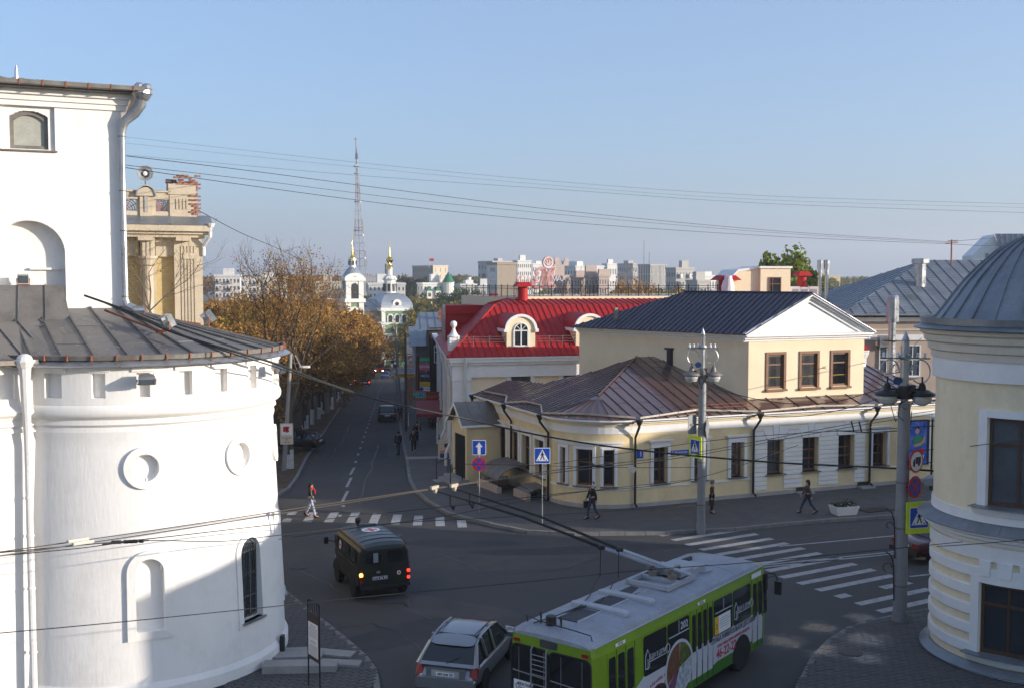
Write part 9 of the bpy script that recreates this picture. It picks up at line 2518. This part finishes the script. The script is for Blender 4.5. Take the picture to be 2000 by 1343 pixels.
util('middle utility pole on the right pavement, carrying two lamp arms',783,800,645,.12,((752,630,.7),(757,634,.7)),lean=-.5)
util('farther pale utility pole on the right pavement of the side street',775,766,640,.13)
util('thin white post standing on the right pavement by the black car',798,832,806,.06,m='pipe_white')
p=G(553,919,.1);t=thing('exhibition_sign','tan and white board with a red emblem on a thin post beside the whitewashed trunks','sign',p,R(6));k=p.y/FPX;z0,z1=zat(867,p.y)-p.z,zat(826,p.y)-p.z
g=MB();g.tube([V((.0,.05,0)),V((.05,.05,z0+.3))],.03,6);g.build('post',MT['steel'],t);x0,x1=-11*k+.2,14*k+.2
g=MB();g.bx(x0,x1,0,.05,z0,z1);g.build('board',MT['cream'],t);g=MB();g.bx(x0+.06,x1-.06,-.01,0,z0+(z1-z0)*.45,z1-.06);o=g.build('white_panel',MT['sign_white'],t)
c=(x0+x1)/2;zc_=z0+(z1-z0)*.72;g=MB();g.prism([V((c-.22,-.014,zc_-.16)),V((c+.18,-.014,zc_-.16)),V((c+.12,-.014,zc_)),V((c+.20,-.014,zc_+.17)),V((c-.22,-.014,zc_+.17))],(0,.004,0));g.build('red_emblem',MT['sign_red'],o);g=MB();g.prism([V((c-.02,-.02,zc_-.22)),V((c+.05,-.02,zc_-.22)),V((c+.07,-.02,zc_+.1)),V((c+.02,-.02,zc_+.24)),V((c-.03,-.02,zc_+.1))],(0,.004,0));g.build('dark_figure',MT['ink_blue'],o)
text('выставочный',.12,t,face_M((c,-.006,z0+.42),(0,-1,0)),MT['ink_blue'],sx=.8);text('зал',.11,t,face_M((c,-.006,z0+.31),(0,-1,0)),MT['ink_blue']);text('100 м',.16,t,face_M((c,-.006,z0+.14),(0,-1,0)),MT['ink_blue'])
a=Zp(603,1339,.13);b=Zp(625,1354,.13);t=thing('information_stand','tall black framed information stand with a pale text panel by the turret','information stand',a,math.atan2((b-a).y,(b-a).x));w=(b-a).length
zt_,zb_,zm=zat(1166,a.y)-.13,zat(1277,a.y)-.13,0
for x in(0,w):g=MB();g.tube([V((x,0,-.1)),V((x,0,zt_-(.12 if x==0 else .02)))],.024,6);g.build('post',MT['black'],t)
g=MB();g.tube([V((0,0,zt_-.14)),V((.05,0,zt_-.02)),V((w*.5,0,zt_+.03)),V((w-.05,0,zt_-.02)),V((w,0,zt_-.14))],.024,6);g.tube([V((0,0,zt_-.36)),V((w,0,zt_-.36))],.02,6);g.tube([V((0,0,zb_-.05)),V((w,0,zb_-.05))],.02,6)
for k in range(1,5):g.tube([V((w*k/5,0,zt_-.36)),V((w*k/5,0,zt_-.0))],.014,5)
g.build('top_rail',MT['black'],t)
g=MB();g.bx(.03,w-.03,-.015,.015,zb_-.02,zt_-.36);o=g.build('board',MT['brown_wall'],t);g=MB();g.bx(.05,w-.05,-.02,-.016,zb_+.04,zt_-.62);pn=g.build('text_panel',MT['sign_pale'],o)
hh=zt_-.62-zb_-.04
for k in range(22):
 if k in(9,10,13):continue
 f=.30 if k in(0,1,11,12)else .42;z=zt_-.68-k*hh/23;g=MB();q=w/2;g.bx(q-w*f*(.9-.1*(k%3)),q+w*f*(.9-.12*(k%2)),-.0225,-.0205,z-.008,z+.008);g.build('text_line',MT['plinth'],pn)
for k,(px,py,L,W_,h,an)in enumerate(((580,1282,1.5,.55,.10,4),(650,1276,1.3,.5,.06,-14),(570,1308,1.6,.55,.22,3),(628,1306,.9,.5,.18,2),(665,1296,1.2,.45,.07,-6),(585,1270,1.2,.4,.05,6))):
 q=Zp(px,py,.15);g=MB();g.box((q.x,q.y,.15+h/2),(L,W_,h),Matrix.Rotation(R(an),3,'Z'))
 tag(g.build('stone_slab',MT['concrete']),('worn slab against the turret plinth, middle of the loose steps','thin slab reaching towards the kerb behind the information stand','thick front slab of the loose steps by the turret','short thick slab just right of the front one','low flat slab nearest the kerb','rearmost narrow slab by the turret wall')[k],'stone slab','stone slabs by the turret')
p=G(1648,1003,.13);t=thing('flower_box','white concrete flower box with straggling plants on the pavement','planter',p,HA+R(-6))
g=MB();g.loft([[V((x*w,y*d_,z))for x,y in((-1,-1),(1,-1),(1,1),(-1,1))]for z,w,d_ in((0,.5,.3),(.42,.62,.38),(.42,.55,.31),(.3,.53,.29))]);g.build('box',MT['white_trim'],t)
g=MB();r=random.Random(2)
for k in range(420):
 c=V((r.uniform(-.6,.6),r.uniform(-.36,.36),.38+abs(r.gauss(0,.10))));u=V((r.gauss(0,1),r.gauss(0,1),r.gauss(0,1))).normalized()*r.uniform(.03,.07);w_=u.orthogonal().normalized()*u.length*.5;g.add([c-u,c+w_,c+u,c-w_],[(0,1,2,3)])
g.build('plants',MT['leaf_dark'],t)
p=hw(1793,-1.2);q=Hm@V((p,-1.2,0));dP=q.y;t=thing('poster_light_box','light box poster of a man in green, behind the right lamp pole','poster',D(1792,905,dP-1.0),HA-R(6));k=(dP-1)/FPX
w,h=40*k,84*k
g=MB();g.bx(-w/2-.05,w/2+.16,0,.22,-.06,h+.08);g.build('case',MT['black'],t);g=MB();g.bx(-w/2,w/2,-.01,0,0,h);o=g.build('poster',mat('poster_sky',(.03,.10,.42),.3,var=.6,scale=2.2,dirt=(.4,.5,.7),dirt_amt=.5,dscale=1.6),t)
def pst(pts,m,y=.014):g=MB();g.prism([V((x*w,-y,z*h))for x,z in pts],(0,.003,0));return g.build('poster_figure',MT[m],o)
pst([(-.28,.62),(-.12,.68),(.14,.67),(.30,.58),(.26,.42),(-.24,.42)],'sign_green');pst(circ(.001,3),'sign_green')if False else None
pst([(-.06+.12*math.cos(2*PI*k_/16),.79+.085*math.sin(2*PI*k_/16))for k_ in range(16)],'skin',.016);pst([(-.18,.80),(-.17,.88),(-.02,.90),(.06,.85),(.05,.82),(-.1,.85)],'hair',.018)
pst([(-.26,.46),(.1,.50),(.36,.58),(.40,.54),(.12,.43),(-.2,.40)],'skin',.018);pst([(.2,.5),(.32,.62),(.36,.68),(.42,.64),(.38,.5)],'skin',.016)
pst([(-.3,.34),(.32,.36),(.34,.24),(-.28,.22)],'sign_red',.016);pst([(-.2,.2),(.34,.21),(.34,.13),(-.2,.12)],'sign_white',.016)
gp=D(1818,962,dP-.6);t=thing('globe_lamp','slender lamp post with a white globe behind the poster light box','lamp post',gp);H=zat(817,gp.y)-gp.z
g=MB();g.tube([V((0,0,-.3)),V((0,0,H))],.055,8);g.lathe([(.12,0),(.1,.5),(.07,.8)],(0,0,-.2),10);g.build('post',MT['black'],t);g=MB();g.sphere((0,0,H+.12),.15,14,10);g.smooth=True;g.build('globe',MT['sign_white'],t)
g=MB();g.tube([V((-.6,0,H-.12)),V((.15,0,H-.10))],.02,5);g.build('arm',MT['black'],t)
q=D(549,1262,31.5);g=MB();g.bx(q.x-.02,q.x+.1,q.y-.1,q.y+.1,q.z-.9,q.z+.35);g.tube([q+V((.1,0,-.3)),q+V((.35,-.1,-.9)),q+V((.25,-.2,-1.0))],.02,5);tag(g.build('cable_box',MT['black']),'small black cable box at the foot of the turret wall','cable box')
# overhead wires
def wire(label,pts,r=.012,m='wire',smooth=True,cat='overhead wire',nm='overhead_wire'):
 q=sm(pts,8)if smooth and len(pts)>2 else pts
 P3=[D(*a)for a in q];g=MB();g.tube(P3,r,5,cap=False);return tag(g.build(nm,MT[m]),label,cat,'overhead wires')
wire('highest faint wire crossing the sky',[(246,268,60),(700,318,60),(1100,356,60),(1500,383,60),(2010,399,60)],.006)
wire('second faint wire crossing the sky just below the highest',[(246,280,60),(700,327,60),(1100,364,60),(1500,391,60),(2010,406,60)],.005)
wire('third faint wire crossing the sky',[(246,303,60),(700,343,60),(1100,371,60),(1500,398,60),(2010,416,60)],.007)
wire('dark sky wire starting highest at the upper drain pipe',[(246,305,34),(480,333,45),(800,375,58),(1100,412,68),(1500,450,78),(1858,473,84)],.013)
wire('middle dark sky wire running to the brown roof mast',[(246,323,34),(480,350,45),(800,390,58),(1100,420,68),(1500,454,78),(1858,475,84)],.010)
wire('lowest dark sky wire passing behind the loudspeaker',[(246,328,34),(480,362,45),(800,404,58),(1100,434,68),(1500,461,78),(1858,477,84)],.013)
wire('short pair of wires from the roof mast to the white gable',[(1858,472,84),(1930,466,90),(2010,462,95)],.016);wire('lower wire from the roof mast to the white gable',[(1858,477,84),(1930,480,90),(2010,478,95)],.018)
wire('thin wire slanting down from the brick pier over the big tree',[(385,410,47),(470,455,60),(560,494,80),(680,560,110),(790,640,130)],.018)
wire('thick black cable swooping from the turret roof across the house front',[(165,577,31.6),(250,608,31.2),(330,646,29.8),(420,675,29),(530,707,30),(640,748,34),(760,785,38),(900,815,42),(1060,850,42),(1240,877,41),(1500,901,38),(1757,914,35.3),(2010,932,30)],.034)
wire('second cable lying on the round roof beside the thick black one',[(185,583,31.4),(280,625,30.4),(400,672,28.8),(535,715,29.5),(700,770,36)],.02)
wire('upper trolley contact wire of the left pair',[(-10,1078,20.5),(260,1040,24),(560,995,27.5),(850,952,30),(1100,915,32.5),(1340,886,35),(1700,820,38),(2010,775,41)],.013,'copper_wire')
wire('lower trolley contact wire of the left pair',[(-10,1086,20.2),(260,1046,23.8),(560,1000,27.5),(888,948,30.3),(1100,920,32.3),(1340,891,34.8),(1700,826,37.8),(2010,782,40.6)],.013,'copper_wire')
wire('steel span wire passing low in front of the turret to the house corner',[(-10,1079,22),(160,1063,23.5),(300,1050,25),(545,1022,28),(700,1006,30),(900,985,33),(1100,962,36),(1340,938,40),(1560,868,46)],.012)
wire('lower span wire in front of the turret ending at the lamp pole',[(-10,1085,22),(150,1070,23.5),(280,1055,25),(430,1056,26),(545,1044,28),(840,1011,32),(1080,967,37),(1369,933,47)],.011)
wire('bottom wire running across the turret niche and over the road',[(-10,1236,20),(240,1213,22),(545,1182,25),(760,1160,26),(1000,1138,27),(1260,1112,28),(1500,1094,29),(2010,1044,31)],.011)
wire('thin wire at window sill height along the corner house',[(900,905,50),(1240,912,48),(1369,911,47.8)],.012)
wire('thin wire from the house corner to the right lamp pole',[(1080,905,48),(1369,862,47),(1560,845,42),(1757,835,35.6),(2010,818,33)],.012)
wire('wire sagging between the lamp poles over the house windows',[(1369,790,48.2),(1460,808,45),(1560,812,42),(1660,795,39),(1757,762,35.6)],.014)
wire('second wire sagging between the two lamp poles',[(1369,745,48.2),(1440,770,46),(1540,787,43),(1640,782,39),(1757,745,35.6)],.016)
wire('wire running right from the right lamp pole past the domed building',[(1757,880,35.5),(1880,872,31),(2010,855,26)],.011)
wire('wire from the right pole to the bracket on the pinkish wall',[(1757,726,35.6),(1730,730,50),(1800,660,70)],.02,smooth=False)
wire('lower wire crossing the white bands of the domed building',[(1830,1066,31),(1920,1060,28),(2010,1052,26)],.011)
wire('trolley span wire above the ambulance van',[(545,1052,30),(760,1022,33),(960,1010,36),(1180,998,41),(1369,985,47)],.011)
for k,(px,py,d,L)in enumerate(((150,1054,22.3,.75),(160,1059,22.3,.6))):
 a=D(px-18,py+3,d-.3);b=D(px+22,py-3,d+.3);g=MB();g.tube([a,b],.035,6);tag(g.build('wire_splice',MT['cream']),('upper pale splice bar on the trolley wires before the turret','lower pale splice bar on the trolley wires before the turret')[k],'wire splice','wire splices')
g=MB()
for px in(222,232,246,256,264,276):p=D(px,1058-(px-222)*.05,24.5);g.tube([p+V((-.05,0,0)),p+V((.05,0,0))],.045,6)
g.tube([D(200,1062,24),D(290,1054,25)],.018,5);tag(g.build('strain_insulator',MT['black']),'dark strain insulators strung on the wire in front of the turret','insulator')
g=MB();g.tube([D(1150,907,38),D(1190,912,38)],.05,6);p=D(1156,907,38);g.sphere(p,.08,8,6);g.sphere(D(1193,907,38),.08,8,6);tag(g.build('trolley_hanger',MT['black']),'dark hanger joining the trolley wires before the corner windows','wire hanger')
g=MB();g.box(D(1234,915,44),(.34,.04,.26),Matrix.Rotation(R(30),3,'Y'));tag(g.build('tilted_plate',MT['cream']),'small tilted tan plate hanging on the wires by the corner downpipe','plate')
g=MB()
for px in(1668,1683):a=D(px,843,40);g.tube([a,D(px-5,822,40)],.03,5)
g.tube([D(1635,840,40),D(1700,844,40),D(1755,840,36)],.022,5);tag(g.build('wire_switch',MT['black']),'black trolley wire switch bars in front of the white blocks','wire switch')
# air
hz=bpy.data.materials.new('haze_air');hz.use_nodes=True
nt=hz.node_tree;nt.nodes.remove(nt.nodes['Principled BSDF'])
pv=nt.nodes.new('ShaderNodeVolumePrincipled');pv.inputs['Color'].default_value=(.80,.86,.95,1);pv.inputs['Density'].default_value=.0003;pv.inputs['Anisotropy'].default_value=.2
nt.links.new(pv.outputs[0],nt.nodes['Material Output'].inputs['Volume'])
g=MB();g.bx(-3800,3800,-600,5000,-20,160)
hzo=g.build('haze',hz,kind='stuff');hzo['label']='pale air over the town'
